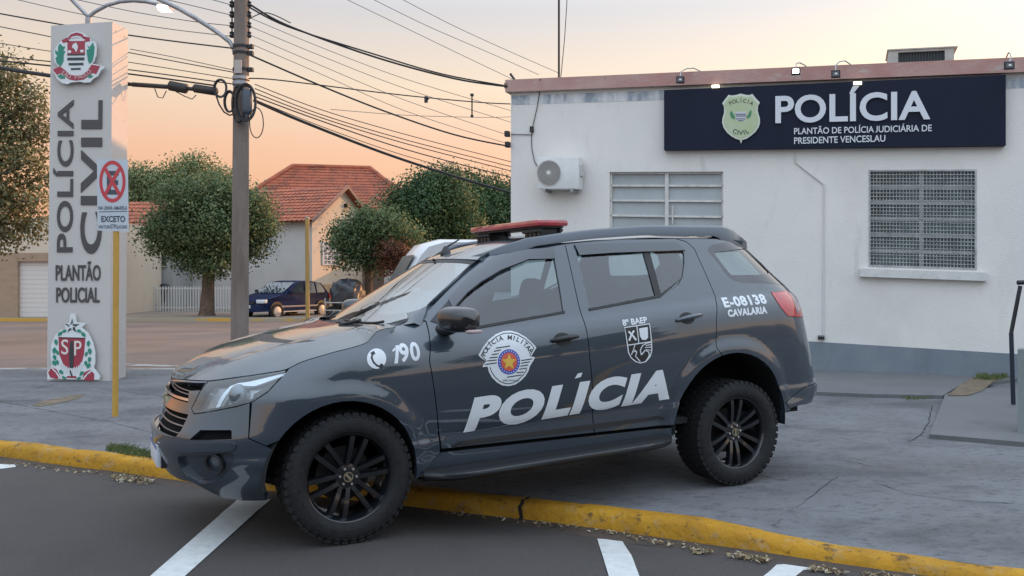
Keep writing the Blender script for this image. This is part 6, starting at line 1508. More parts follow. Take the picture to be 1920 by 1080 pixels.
# windscreen pillar: a strip between the glass and the door frame
outer = [(.39,ztop_low(.39)-.006),(.42,ztop_low(.42)-.002),(.441,1.287)] + L1((516,511),(558,466),(596,426),(650,374),(697,331),(757,286),(804,260),(850,237))
pil = []
for k, (u, z) in enumerate(outer):
    t = k/(len(outer)-1); zi = 1.222 + (1.640-1.222)*t**1.15; p = SW(tg(zi)+.09*max(0, 1-k/3), zi); q = S(u, z); n = Snorm(u, z)
    np_ = Snorm(tg(zi)-.03, zi, SW)
    pil.append([p + (p-q).normalized()*.014 - np_*.02, p + (0 if k else -.012)*np_ + (p-q).normalized()*.012 + np_*.010, p*.75+q*.25 + n*.010 + np_*.006, p*.4+q*.6 + n*.008, q + n*.001, q - n*.02])
for s in (1, -1):
    mbp = MB(); m_ = len(pil[0])
    mbp.add([Vector((p.x, p.y*s, p.z)) for r in pil for p in r], [(i*m_+j, (i+1)*m_+j, (i+1)*m_+j+1, i*m_+j+1) for i in range(len(pil)-1) for j in range(m_-1)])
    build('windscreen_pillar', mbp, paint, CAR, smooth=70, local=True)



# ------------------------------------------------------------------ car: lamps, wheels, trim, interior, lettering
def loc_y(px, py, y):
    o, d = car_ray(px, py); t = (y-o.y)/d.y; return o + d*t
def cbuild(name, mb, m, parent=CAR, smooth=40, recalc=True): return build(name, mb, m, parent, smooth=smooth, recalc=recalc, local=True)
def sym(mb_fn):
    """run a builder for the near and the far side"""
    return [mb_fn(1), mb_fn(-1)]
def superell(mb, c, r, e1=.5, e2=.5, nu=20, nv=14, xf=None):
    def p(a, e): return (abs(a)**e)*(1 if a >= 0 else -1)
    V = []; F = []
    for j in range(nv+1):
        ph = -pi/2+pi*j/nv
        for i in range(nu):
            th = 2*pi*i/nu
            V.append((c[0]+r[0]*p(cos(ph),e1)*p(cos(th),e2), c[1]+r[1]*p(cos(ph),e1)*p(sin(th),e2), c[2]+r[2]*p(sin(ph),e1)))
    for j in range(nv):
        for i in range(nu): F.append((j*nu+i, j*nu+(i+1) % nu, (j+1)*nu+(i+1) % nu, (j+1)*nu+i))
    return mb.add(V, F, xf)
def mirrored(mb):
    m = MB(); m.v = [Vector((p[0], -p[1], p[2])) for p in mb.v]; m.f = [f[::-1] for f in mb.f]; m.mi = mb.mi[:]; return m

M_tail = mat('tail_lamp_red', (.40,.008,.012), .2, coat=1., coat_r=.05, var=.3, vscale=14)
M_tailc = mat('tail_lamp_clear', (.34,.25,.25), .2, coat=1., var=.4, vscale=18)
M_bowl = mat('lamp_reflector', (.30,.31,.32), .22, .75, var=.5, vscale=9)
M_drl = mat('lamp_strip', (.82,.88,.92), .2, .1)
M_proj = mat('lamp_projector', (.16,.19,.21), .05, .4, coat=1.)
drl = L6((425,452),(450,400),(482,342),(530,290),(585,266),(670,255),(925,197),(920,212),(700,290),(610,286),(545,304),(505,352),(474,404),(450,456))
tclear = L2((1240,421),(1300,417),(1308,440),(1302,510),(1290,540),(1276,490),(1262,450))
proj_uz = c6(580,352); amber = L6((350,440),(372,400),(420,390),(440,420),(400,452))
lowerdark = L6((300,492),(480,463),(690,413),(800,343),(890,250),(800,296),(700,352),(690,385),(480,440),(310,468))
CL = dict(bowl=fill(inset(head, .01), S, .03, off=-.055), drl=fill(drl, S, .02, off=-.022, flange=.01), tc=fill(tclear, S, .03, off=.007, flange=.006), ld=fill(lowerdark, S, .02, off=-.012))
for side in (0, 1):
    mir = bool(side); fd, rd, qp = near_parts[side]
    hl = link_sheet('headlight', [C['head']], lensclear, CAR, mirror=mir)
    link_sheet('reflector', [CL['bowl']], M_bowl, hl, mirror=mir)
    link_sheet('light_strip', [CL['drl']], M_drl, hl, mirror=mir)
    link_sheet('lower_bezel', [CL['ld']], seal, hl, mirror=mir)
    mb = MB(); p = S(*proj_uz); n = Snorm(*proj_uz); c = p - n*.035
    superell(mb, c, (.055,.05,.062), 1, 1)
    cbuild('projector', mirrored(mb) if mir else mb, M_proj, hl, 60)
    tl = link_sheet('tail_light', [C['tail']], M_tail, CAR, mirror=mir)
    link_sheet('clear_lens', [CL['tc']], M_tailc, tl, mirror=mir)
    # fog lamp: dark tube with a pale lens inside the recess
    fz = c6(425,838); p = S(*fz); n = Snorm(*fz); mb = MB()
    rot = n.to_track_quat('Z', 'X').to_matrix().to_4x4(); X = Matrix.Translation(p - n*.046) @ rot
    mb.lathe([(.0,.006),(.046,.006),(.05,.03),(.058,.034),(.062,.03),(.062,-.01)], 28, 'z', X)
    fl = cbuild('fog_lamp', mirrored(mb) if mir else mb, seal, CAR, 40)
    mb = MB(); mb.lathe([(0,.020),(.02,.018),(.044,.012)], 24, 'z', X)
    cbuild('fog_lens', mirrored(mb) if mir else mb, mat('fog_glass', (.10,.11,.12), .05, coat=1.), fl, 60)

# ---- grille: slats, centre band with the emblem
def gu(z):            # where the grille rim lies at this height (near side)
    best = None
    for i, a in enumerate(grille):
        b = grille[(i+1) % len(grille)]
        if (a[1]-z)*(b[1]-z) <= 0 and abs(a[1]-b[1]) > 1e-6:
            u = a[0]+(b[0]-a[0])*(z-a[1])/(b[1]-a[1]); best = u if best is None else max(best, u)
    return best
gz0 = .60; gz1 = min(ztop_low(ucentre(.9)), ztop_low(g_top[0]))-.012
def strip(za, zb, k=.004, bend=0.):
    n = 14; ua, ub = gu(za) or gu((za+zb)/2), gu(zb) or gu((za+zb)/2)
    lo = [(ucentre(za)+1e-3+(ua-k-ucentre(za))*i/n, za + bend*(i/n)**2) for i in range(n+1)]
    hi = [(ucentre(zb)+1e-3+(ub-k-ucentre(zb))*i/n, zb + bend*(i/n)**2) for i in range(n, -1, -1)]
    return lo+hi
M_dchrome = mat('dark_chrome', (.16,.16,.165), .35, .3, var=.2)
M_gblack = mat('gloss_black_trim', (.012,.012,.013), .15, coat=1.)
gr = link_sheet('grille_band', [fill(strip(.752,.812), S, .03, off=-.006, flange=.03)], M_gblack, fb, both=True)
link_sheet('grille_bar', [fill(strip(.820,.834), S, .03, off=-.002, flange=.02)], M['chrome'], fb, both=True)
SL = []
for za in (.648,.690,.726): SL.append(fill(strip(za-.0032,za+.0032), S, .03, off=-.034, flange=.010))
for za in (.856,.878): SL.append(fill(strip(za-.003,za+.003), S, .03, off=-.034, flange=.010))
for sl in SL: link_sheet('grille_slat', [sl], M_dchrome, fb, both=True)
rim = []
gl_low = strip(.60,.622)
link_sheet('grille_surround', [fill(gl_low, S, .03, off=.006, flange=.02)], M_dchrome, fb, both=True)
mb = MB(); xb = Xf(.79)-.008
mb.prism([(-.085,.770),(-.02,.770),(-.02,.757),(.03,.757),(.03,.770),(.085,.770),(.075,.802),(.02,.802),(.02,.815),(-.03,.815),(-.03,.802),(-.075,.802)], xb+.003, xb+.02, 'yz')
cbuild('emblem', mb, M['dull_gold'], fb)
# ridge above the fog lamp and slats of the upper vent
rg = L6((185,700),(190,686),(380,684),(562,680),(562,735),(380,742),(200,750))
rgd = fill(curve(rg, 3), S, .03, off=.012, flange=.03)
for k in (False, True): link_sheet('bumper_ridge', [rgd], paint, fb, mirror=k)
# number plate
mb = MB(); xp = Xf(.47)-.010
mb.cbox(xp-.004, xp+.02, -.20, .20, .405, .535, .003)
pl = cbuild('number_plate', mb, mat('plate_white', (.60,.63,.68), .4), CAR)
mb = MB(); mb.box(xp-.0065, xp-.0045, -.198, .198, .506, .533); cbuild('plate_band', mb, mat('plate_blue', (.10,.16,.36), .4), pl)
mb = MB(); mb.box(xp+.02, xp+.06, -.22, .22, .40, .54); cbuild('plate_holder', mb, M['plastic'], fb)

# ---- wheels
def make_wheel():
    mb = MB()
    # rim: barrel, outer lip; axis y, outer face towards -y
    mb.lathe([(.240,.10),(.240,-.02),(.234,-.06),(.241,-.098),(.254,-.118),(.262,-.121),(.266,-.112),(.266,.12),(.254,.12),(.250,.10)], 64, 'y')
    mb.lathe([(0.,-.078),(.035,-.080),(.075,-.074),(.085,-.055),(.07,.0)], 32, 'y')
    for k in range(6):
        for s in (-1, 1):
            a0 = k*pi/3 + pi/6; V = []; F = []
            for i in range(9):
                t = i/8; r = .06 + (.243-.06)*t; a = a0 + s*(.022 + .022*t)/r
                w = .0185 + .002*t; yy = -.074 - .022*sin(t*pi*.62); th_ = .035
                c, sn = cos(a), sin(a)
                for (dw, dy) in ((-w,.0+th_),(-w*.7,0),(w*.7,0),(w,th_)):
                    V.append((r*c - dw*sn, yy+dy, r*sn + dw*c))
            for i in range(8):
                for j in range(3): F.append((i*4+j, (i+1)*4+j, (i+1)*4+j+1, i*4+j+1))
            mb.add(V, F)
    w = cbuild('wheel', mb, mat('gloss_black_alloy', (.006,.007,.009), .25, 0., coat=.5), CAR, 35)
    t = MB()
    t.lathe([(.254,-.100),(.262,-.124),(.275,-.136),(.300,-.143),(.335,-.140),(.358,-.132),(.374,-.118),(.379,-.08),(.380,0),(.379,.08),(.374,.118),(.358,.132),(.335,.140),(.300,.143),(.275,.136),(.262,.124),(.254,.10)], 96, 'y')
    n = 46
    for k in range(n):
        a = 2*pi*k/n
        for (y0, y1, off, ang) in ((-.130,-.070,0,.0),(-.060,-.005,.5,.3),(.005,.060,0,-.3),(.070,.130,.5,.0)):
            X = Matrix.Rotation(-(a+off*2*pi/n), 4, 'Y') @ Matrix.Translation((.381,(y0+y1)/2,0)) @ Matrix.Rotation(ang, 4, 'X')
            l = (y1-y0)/2
            t.add([(-.012,-l,-.019),(.0028,-l*.92,-.0175),(.0028,l*.92,-.0175),(-.012,l,-.019),(-.012,-l,.019),(.0028,-l*.92,.0175),(.0028,l*.92,.0175),(-.012,l,.019)],
                  [(0,1,2,3),(7,6,5,4),(0,4,5,1),(1,5,6,2),(2,6,7,3)], X)
        # shoulder lugs on the side wall
        X = Matrix.Rotation(-a, 4, 'Y')
        t.add([(.356,-.1365,-.013),(.372,-.127,-.014),(.372,-.127,.014),(.356,-.1365,.013),(.350,-.130,-.016),(.350,-.130,.016)], [(0,1,2,3),(0,3,5,4)], X)
        if k % 2 == 0: t.add([(.292,-.1435,-.012),(.302,-.1465,-.012),(.302,-.1465,.012),(.292,-.1435,.012)], [(0,1,2,3)], X)
    cbuild('tyre', t, M['rubber'], w, 30)
    for k in range(6):
        a = k*pi/3+.2; l = MB(); l.lathe([(0,-.092),(.008,-.091),(.0095,-.084),(.0095,-.06)], 8, 'y', Matrix.Translation((.050*cos(a),0,.050*sin(a)))); cbuild('wheel_nut', l, M['chrome'], w)
    h = MB(); h.lathe([(0,-.092),(.026,-.091),(.031,-.086),(.033,-.07)], 24, 'y'); cbuild('hub_cap', h, M['plastic'], w)
    h = MB(); h.lathe([(.024,-.0935),(.029,-.0935),(.029,-.088),(.024,-.088)], 24, 'y', close=True)
    h.prism([(-.022,-.006),(.008,-.006),(.008,-.010),(.013,-.010),(.022,-.006),(.022,.006),(-.008,.006),(-.008,.010),(-.013,.010),(-.022,.006)], -.096, -.09, 'xz', Matrix.Rotation(.45, 4, 'Y'))
    cbuild('cap_emblem', h, M['dull_gold'], w)
    d = MB(); d.lathe([(0,.02),(.165,.02),(.165,.04),(0,.04)], 40, 'y'); cbuild('brake_disc', d, mat('brake_disc', (.03,.028,.027), .6, .5), w)
    return w
WS = .968                                         # tyre size measured on the photograph
W0 = make_wheel(); W0.location = (0,-.785,.377); W0.rotation_euler = (0,.3,0); W0.scale = (WS,1,WS)
for (x, y, rz, ry) in ((2.845,-.785,0,1.1),(0,.785,pi,0.4),(2.845,.785,pi,.8)):
    w = copy_tree(W0, CAR); w.location = (x,y,.377); w.rotation_euler = (0,ry,rz)
for (cx, cz, r) in (ARF, ARR):
    for s in (1, -1):
        mb = MB(); V = []; F = []
        r2 = r+.012
        for i in range(29):
            a = radians(-6+190*i/28)
            V += [(cx+(r2-.012)*cos(a), -s*.925, cz+(r2-.012)*sin(a)), (cx+r2*cos(a), -s*.90, cz+r2*sin(a)), (cx+r2*cos(a), -s*.50, cz+r2*sin(a)), (cx, -s*.50, cz-.1)]
        for i in range(28):
            for j in range(3): F.append((4*i+j, 4*i+4+j, 4*i+5+j, 4*i+1+j))
        mb.add(V, F); cbuild('wheel_well', mb, liner, CAR, 40, False)
# ---- underbody, sills, running boards
mb = MB(); mb.box(-.55,3.55,-.50,.50,.36,.44); mb.box(.46,2.26,-.84,.84,.40,.46); mb.box(3.28,3.6,-.72,.72,.45,.52); mb.box(-.62,.40,-.49,.49,.44,.93)
mb.tube([(0,-.7,.36),(0,.7,.36)], .05); mb.tube([(2.845,-.7,.38),(2.845,.7,.38)], .06)
cbuild('underbody', mb, liner, CAR, None)
mb = MB(); mb.box(-.62,-.46,-.40,.40,.30,.60); cbuild('front_undertray', mb, liner, CAR, None)
for s in (1, -1):
    sp = [(.505,ZSILL-.004),(2.285,ZSILL-.002),(2.285,.405),(2.20,.385),(.52,.365),(.40,.35),(.415,.40),(.445,ZSILL-.02)]
    sk = link_sheet('sill', [fill(sp, lambda a, b: S(a, b)+Vector((0,.018,0)), .04, flange=.03)], paint, CAR, mirror=s < 0)
    mb = MB(); n = 30; V = []; F = []
    for i in range(n+1):
        t = i/n; x = .44 + 1.80*t; z = .352 + .052*t; k = min(1, t*9, (1-t)*9); yo = -.935 - .125*(k**.5)
        for (y, dz) in ((-.80,.012),(-.87,.020),(yo+.02,.014),(yo,.0),(yo+.003,-.022),(yo+.04,-.042),(-.80,-.045)): V.append((x, y*s, z+dz))
    for i in range(n):
        for j in range(6): F.append((i*7+j, (i+1)*7+j, (i+1)*7+j+1, i*7+j+1))
    mb.add(V, F); rbd = cbuild('running_board', mb, M['plastic'], CAR, 50)
    mb = MB()
    for i in range(n):
        pass
    V = []; F = []
    for i in range(n+1):
        t = i/n; x = .50 + 1.66*t; z = .3545 + .0505*t; k = min(1, t*9, (1-t)*9); yo = -.937 - .125*(k**.5)
        V += [(x, yo*s, z+.005), (x, (yo-.003)*s, z-.004), (x, yo*s, z-.014)]
    for i in range(n):
        for j in range(2): F.append((i*3+j, (i+1)*3+j, (i+1)*3+j+1, i*3+j+1))
    mb.add(V, F); cbuild('edge_trim', mb, mat('satin_trim', (.10,.11,.12), .25, .8), rbd, 60)
    # door moulding at the foot of both doors
    dm = [(.62,.497),(1.58,.512),(2.20,.535),(2.16,.556),(1.58,.542),(.68,.522)]
    link_sheet('door_moulding', [fill(dm, S, .03, off=.008, flange=.02)], M['plastic'], CAR, mirror=s < 0)
# ---- roof rails
for s in (1, -1):
    mb = MB(); V = []; F = []; n = 44
    for i in range(n+1):
        x = 1.00 + 2.20*i/n; z0 = ztop_roof(min(x, 3.14)); y0 = side_y(min(x, 3.14), z0) - .005 - (max(0, x-3.0))*.10
        h = (.066+.022*(x-1)/2.2)*min(1, max(0, (x-1.0)/.30))**.8 * min(1, max(.0, (3.20-x)/.22))**.75
        z0 -= max(0, x-3.1)*.15; lift = .034*min(1, max(0, (x-1.22)/.1))*min(1, max(0, (2.98-x)/.1)); h += .012*min(1, max(0, (x-1.0)/.30)); zb_ = -.045+lift*1.9
        for (dy, dz) in ((.012,zb_),(.006,h*.8),(-.012,h),(-.030,h),(-.048,h*.8),(-.055,zb_+.01)): V.append((x, -(y0+dy)*s, z0+dz))
    for i in range(n):
        for j in range(5): F.append((i*6+j, (i+1)*6+j, (i+1)*6+j+1, i*6+j+1))
    mb.add(V, F); cbuild('roof_rail', mb, mat('roof_rail_grey', (.06,.07,.085), .28, .5, coat=.6), CAR, 55)
# ---- light bar
mb = MB(); mb.cbox(1.42,1.66,-.56,.56,1.850,1.896,.019)
lb = cbuild('light_bar', mb, mat('light_bar_lens', (.36,.035,.045), .14, coat=1., var=.3, vscale=11, spec=.6), CAR, 30)
mb = MB(); mb.cbox(1.45,1.63,-.545,.545,1.840,1.849,.003); cbuild('light_bar_base', mb, M['plastic'], lb, 30)
for y in (-.40, .40):
    mb = MB()
    for q in (-.09, -.03, .03, .09): mb.cbox(1.46,1.63,y+q-.022,y+q+.022,roof_z(1.55,y)-.01,1.846,.006)
    mb.tube([(1.46,y-.13,1.822),(1.46,y+.13,1.822)], .014); mb.tube([(1.62,y-.13,1.825),(1.62,y+.13,1.825)], .014)
    cbuild('light_bar_foot', mb, M['plastic'], lb, 30)
# ---- aerial
pa = loc_y(836,478,.12); pt = loc_y(861,449,.12)
mb = MB(); zb = roof_z(pa.x, pa.y); mb.lathe([(.0,.05),(.014,.05),(.03,.02),(.045,.0),(.045,-.01)], 16, 'z', Matrix.Translation((pa.x,pa.y,zb)))
an = cbuild('aerial', mb, M['plastic'], CAR)
mb = MB(); mb.tube([(pa.x,pa.y,zb+.04),(pt.x,pa.y,pt.z)], [.008,.005], 6); cbuild('aerial_mast', mb, M['plastic'], an)
# ---- door mirrors, handles, visors, trims
vis_f = L1((596,492),(690,385),(760,325),(850,272),(1000,242),(1128,232),(1134,286),(1000,291),(860,347),(760,407),(690,462),(620,540))
vis_r = L2((103,170),(400,160),(645,156),(694,200),(480,207),(300,214),(128,226))
div_r = L2((470,200),(506,198),(568,432),(538,442))
sail = L1((505,600),(600,492),(632,500),(660,560),(700,642),(640,650))
CV = dict(f=fill(vis_f, S, .025, off=.012, flange=.016), r=fill(vis_r, S, .025, off=.012, flange=.016), d=fill(div_r, S, .03, off=-.002, flange=.012), s=fill(sail, S, .02, off=.004, flange=.012))
belt_f = L1((660,638),(760,622),(1184,549),(1186,560),(760,636),(700,648)); belt_r = L2((180,508),(555,436),(690,335),(695,350),(566,448),(184,520))
CV['bf'] = fill(belt_f, S, .03, off=.006, flange=.012); CV['br'] = fill(belt_r[:3]+belt_r[4:], S, .03, off=.006, flange=.012)
qb_o = inset(quarter_glass, -.004); qb_i = L2((848,208),(1030,165),(1062,178),(1090,240),(1140,320),(1080,328),(948,330),(930,318),(880,255))
CV['q'] = fill(quarter_glass, S, .03, [qb_i], off=.001)
hf = (c1(1118,700), c1(1250,678)); hr = (c2(650,572), c2(782,541))
def handle(mb, a, b):
    n = 14; pts = []; R = []
    for i in range(n+1):
        t = i/n; u = a[0]+(b[0]-a[0])*t; z = a[1]+(b[1]-a[1])*t
        o = .004 + .040*sin(pi*t)**.6; pts.append(S(u, z)+Snorm(u, z)*o); R.append(.010 + .008*sin(pi*min(1, t*1.15))**.5)
    mb.tube(pts, R, 10); return mb
def cup(mb, a, b):
    u = a[0]+(b[0]-a[0])*.42; z = a[1]+(b[1]-a[1])*.42 ; V = [S(u, z)+Snorm(u, z)*.003]; n = 28
    for k in range(n):
        q = 2*pi*k/n; uu = u+.062*cos(q); zz = z+.040*sin(q); V.append(S(uu, zz)+Snorm(uu, zz)*.002)
    return mb.add(V, [(0, k+1, (k+1) % n + 1) for k in range(n)])
mc = loc_y(861,603,-1.06)
for side in (0, 1):
    mir = bool(side); fd, rd, qp = near_parts[side]; fm = mirrored if mir else (lambda m: m)
    link_sheet('rain_visor', [CV['f']], mat('visor_front', (.016,.019,.028), .12, coat=1.), fd, mirror=mir)
    link_sheet('rain_visor', [CV['r']], mat('visor_rear', (.016,.019,.028), .12, coat=1.), rd, mirror=mir)
    link_sheet('window_divider', [CV['d']], seal, rd, mirror=mir); link_sheet('mirror_base', [CV['s']], M['plastic'], fd, mirror=mir)
    link_sheet('window_seal', [CV['bf']], seal, fd, mirror=mir); link_sheet('window_seal', [CV['br']], seal, rd, mirror=mir)
    link_sheet('window_border', [CV['q']], mat('tinted_border', (.035,.03,.035), .12, coat=.6), qp, mirror=mir)
    mb = handle(MB(), *hf); cbuild('door_handle', fm(mb), M['plastic'], fd, 60)
    mb = cup(MB(), *hf); cbuild('handle_recess', fm(mb), seal, fd, 60, False)
    mb = handle(MB(), *hr); cbuild('door_handle', fm(mb), paint, rd, 60)
    mb = cup(MB(), *hr); cbuild('handle_recess', fm(mb), seal, rd, 60, False)
    # mirror: rounded housing that narrows outwards, arm and small amber repeater
    mb = MB(); V = []; F = []; nu2, nv2 = 24, 12
    for j in range(nv2+1):
        t = j/nv2; y = -.93 - .25*t; k = (1-abs(2*t-1)**3.2)**.42 if 0 < t < 1 else .02
        rx = .118*k*(1-.18*t); rz = .082*k*(1-.12*t); cx = mc.x-.01+.05*t; cz = mc.z + .012
        for i in range(nu2):
            a = 2*pi*i/nu2; ex = abs(cos(a))**.62*(1 if cos(a) > 0 else -1); ez = abs(sin(a))**.62*(1 if sin(a) > 0 else -1)
            V.append((cx+rx*ex*(1 if ex < 0 else .72), y, cz+rz*ez))
    for j in range(nv2):
        for i in range(nu2): F.append((j*nu2+i, j*nu2+(i+1) % nu2, (j+1)*nu2+(i+1) % nu2, (j+1)*nu2+i))
    F += [tuple(range(nu2)), tuple(nv2*nu2+i for i in range(nu2))[::-1]]
    mb.add(V, F); mr_ = cbuild('door_mirror', fm(mb), mat('mirror_black', (.010,.010,.012), .2, coat=.7), CAR, 70)
    mb = MB(); mb.tube([(mc.x-.03,-.84,mc.z-.06),(mc.x,-.93,mc.z-.05),(mc.x+.01,-1.02,mc.z-.03)], [.04,.035,.03], 12); cbuild('mirror_arm', fm(mb), M['plastic'], mr_, 60)
    rp = loc_y(885,612,-1.14)
    mb = MB(); superell(mb, (mc.x+.045,-1.165,mc.z-.055), (.052,.02,.012), .6, .6); cbuild('indicator', fm(mb), M_tailc, mr_, 60)
# ---- wipers and cowl
mb = MB()
pts = [SW(t, wz0(t)+.012) + Vector((-.03,0,.0)) for t in [-.84+1.68*k/24 for k in range(25)]]
V = []; F = []
for k, t in enumerate([-.84+1.68*k/24 for k in range(25)]):
    p = SW(t, wz0(t)+.006); q = p + Vector((-.05*cos(t*.9),0,0)); q.z = hood_z(q.x, q.y)-.018
    V += [p - Vector((0,0,.004)), (p+q)/2 - Vector((0,0,.012)), q]
for k in range(24):
    for j in range(2): F.append((k*3+j, (k+1)*3+j, (k+1)*3+j+1, k*3+j+1))
mb.add(V, F); cbuild('cowl', mb, M['plastic'], CAR, 60, False)
for (t0, t1) in ((-.85,-.25),(.10,.70)):
    mb = MB(); mb.tube([SW(t0+(t1-t0)*k/10, wz0(t0+(t1-t0)*k/10)+.015+.012*k/10)+Vector((-.02,0,.012)) for k in range(11)], .009, 6)
    mb.tube([SW(t0+.1, wz0(t0)-.01)+Vector((-.05,0,.01)), SW((t0+t1)/2, wz0(t0)+.015)+Vector((-.03,0,.02))], .011, 6)
    cbuild('wiper', mb, seal, CAR, 50)
# ---- tailgate and rear glass, closing the back
def SB(v, z):                                    # across the back: v is the angle, 0 = centre
    p = S(Xr(z)-RB+LR-abs(v), z); return Vector((p.x, p.y if v < 0 else -p.y, z))
vm_ = LR-.64; tg = [(-vm_,.50),(vm_,.50),(vm_,1.3),(vm_,1.775),(0,1.785),(-vm_,1.775)]; rg_ = [(-.5,1.32),(.5,1.32),(.5,1.70),(-.5,1.70)]
tgt = link_sheet('tailgate', [fill(tg, SB, .06, [rg_], flange=.02, norm=lambda a, b: (lambda n: n if n.x > 0 else -n)(Snorm(a, b, SB)))], paint, CAR)
link_sheet('rear_window', [fill(rg_, SB, .08, off=-.008, norm=lambda a, b: (lambda n: n if n.x > 0 else -n)(Snorm(a, b, SB)))], cglass, tgt)
# ---- interior
tr = [(.50,.48),(2.28,.48),(2.55,1.02),(3.3,1.02),(3.3,1.34),(2.45,1.32),(1.7,1.25),(.9,1.16),(.52,1.16)]
for s in (1, -1): link_sheet('door_trim', [fill(tr, S, .08, off=-.075, flange=.02)], dark_in, CAR, mirror=s < 0)
mb = MB(); mb.box(.45,3.45,-.78,.78,.46,.50); mb.box(2.3,3.4,-.50,.50,.50,.95); cbuild('cabin_floor', mb, dark_in, CAR, None)
mb = MB(); V = []; F = []
for k in range(13):
    t = -1.05+2.1*k/12; p = SW(t, 1.175)
    V += [(p.x+.03, p.y*.96, 1.165), (p.x+.30, p.y*.93, 1.19-.01*abs(t)), (max(.62, p.x+.42), p.y*.92, 1.12), (max(.64, p.x+.40), p.y*.92, .75)]
for k in range(12):
    for j in range(3): F.append((k*4+j, (k+1)*4+j, (k+1)*4+j+1, k*4+j+1))
mb.add(V, F); cbuild('dashboard', mb, dark_in, CAR, 50, False)
mb = MB(); mb.lathe([(.17+.014*cos(2*pi*k/10), .014*sin(2*pi*k/10)) for k in range(10)], 32, 'x', Matrix.Translation((.93,-.38,1.05)) @ Matrix.Rotation(.42, 4, 'Y'), close=True)
mb.tube([(.78,-.38,.98),(.93,-.38,1.05)], .04, 8); mb.box(.92,.94,-.53,-.23,1.04,1.07)
cbuild('steering_wheel', mb, dark_in, CAR, 50)
def seat(x, y, w, hr_):
    mb = MB(); X = Matrix.Translation((x,y,.78)) @ Matrix.Rotation(.22, 4, 'Y')
    superell(mb, (0,0,.18), (.075,w,.36), .35, .5, 20, 12, X)
    superell(mb, (x-.26,y,.70), (.28,w,.08), .4, .5, 20, 10)
    st = cbuild('seat', mb, seat_m, CAR, 60)
    for hy in hr_:
        mb = MB(); superell(mb, (.02,hy,.64), (.05,.125,.095), .55, .6, 18, 10, X); mb.tube([(0,hy-.05,.45),(.02,hy-.05,.62)], .008, 6, True, X); mb.tube([(0,hy+.05,.45),(.02,hy+.05,.62)], .008, 6, True, X)
        cbuild('headrest', mb, seat_m, st, 60)
seat(1.30,-.38,.24,(0,)); seat(1.30,.38,.24,(0,)); seat(2.25,0,.62,(-.38,.38))
mb = MB(); p = SW(0, 1.60); mb.cbox(p.x+.10,p.x+.13,-.11,.11,1.56,1.62,.01); mb.tube([(p.x+.02,0,1.635),(p.x+.10,0,1.60)], .008, 6); cbuild('rear_view_mirror', mb, seal, CAR)

# ---- lettering and badges on the body side: outlines cut to the body's curve
def decal(name, polys, m, parent=CAR, off=.0022, step=.04, label=None):
    """polys: list of (verts2d, faces) in body coordinates"""
    bm = bmesh.new()
    for (V, F) in polys:
        vs = [bm.verts.new((p[0], p[1], 0)) for p in V]
        for f in F:
            try: bm.faces.new([vs[i] for i in f])
            except ValueError: pass
    x0 = min(v.co.x for v in bm.verts); x1 = max(v.co.x for v in bm.verts); z0 = min(v.co.y for v in bm.verts); z1 = max(v.co.y for v in bm.verts)
    bmesh.ops.triangulate(bm, faces=bm.faces[:])
    for k in range(1, int((x1-x0)/step)+1):
        bmesh.ops.bisect_plane(bm, geom=bm.verts[:]+bm.edges[:]+bm.faces[:], plane_co=(x0+k*step,0,0), plane_no=(1,0,0), dist=1e-6)
    for k in range(1, int((z1-z0)/step)+1):
        bmesh.ops.bisect_plane(bm, geom=bm.verts[:]+bm.edges[:]+bm.faces[:], plane_co=(0,z0+k*step,0), plane_no=(0,1,0), dist=1e-6)
    bmesh.ops.triangulate(bm, faces=bm.faces[:])
    bm.verts.index_update(); V = []; NV = []
    for v in bm.verts:
        n = Snorm(v.co.x, v.co.y); V.append(S(v.co.x, v.co.y)+n*off); NV.append(n)
    F = []; LN = []
    for f in bm.faces:
        t = [v.index for v in f.verts]; g = (V[t[1]]-V[t[0]]).cross(V[t[2]]-V[t[0]])
        if g.dot(NV[t[0]]) < 0: t = t[::-1]
        F.append(t); LN.append([NV[i] for i in t])
    bm.free(); return link_sheet(name, [(V, F, LN)], m, parent, label=label)
def quad_text(s, BL, BR, h, bold=.02, space=1., shear=0., cap=True):
    """line of text between two measured points of its baseline, cap height h"""
    V, F, (a0, a1, b0, b1) = text2d(s, bold, space, 0., shear); k0, k1 = cap_box(s, bold)
    out = []
    for v in V:
        t = (v.x-a0)/(a1-a0); y = (v.y-k0)/(k1-k0)*h
        out.append((BL[0]+(BR[0]-BL[0])*t, BL[1]+(BR[1]-BL[1])*t+y))
    return (out, F)
def pxpoly(cf, pts): return ([cf(*p) for p in pts], [tuple(range(len(pts)))])
def stroke(pts, w):
    """flat band along a line (pixel space)"""
    V = []; n = len(pts); closed = n > 3 and pts[0] == pts[-1]
    P = [Vector(p) for p in pts]
    for i in range(n):
        a = P[i-1] if i > 0 else (P[-2] if closed else P[0]); b = P[i+1] if i < n-1 else (P[1] if closed else P[-1])
        t = (b-a).normalized(); nn = Vector((-t.y, t.x))*w/2; V += [tuple(P[i]+nn), tuple(P[i]-nn)]
    return V, [(2*i, 2*i+1, 2*i+3, 2*i+2) for i in range(n-1)]
def pxstroke(cf, pts, w):
    V, F = stroke(pts, w); return ([cf(*p) for p in V], F)
fd, rd, qp = near_parts[0]
bl, br = hit(868,811), hit(1255,748); h_ = hit(884,744)[1]-hit(870,808)[1]
decal('lettering', [quad_text('POLICIA', bl, br, h_*1.0, .056, 1.12, .20)], car_white, CAR)
ai = c3(1010,333), c3(1064,318), c3(1033,302), c3(1016,304)
decal('accent', [([c3(1011,330), c3(1046,320), c3(1056,296), c3(1030,300)], [(0,1,2,3)])], car_white, CAR)
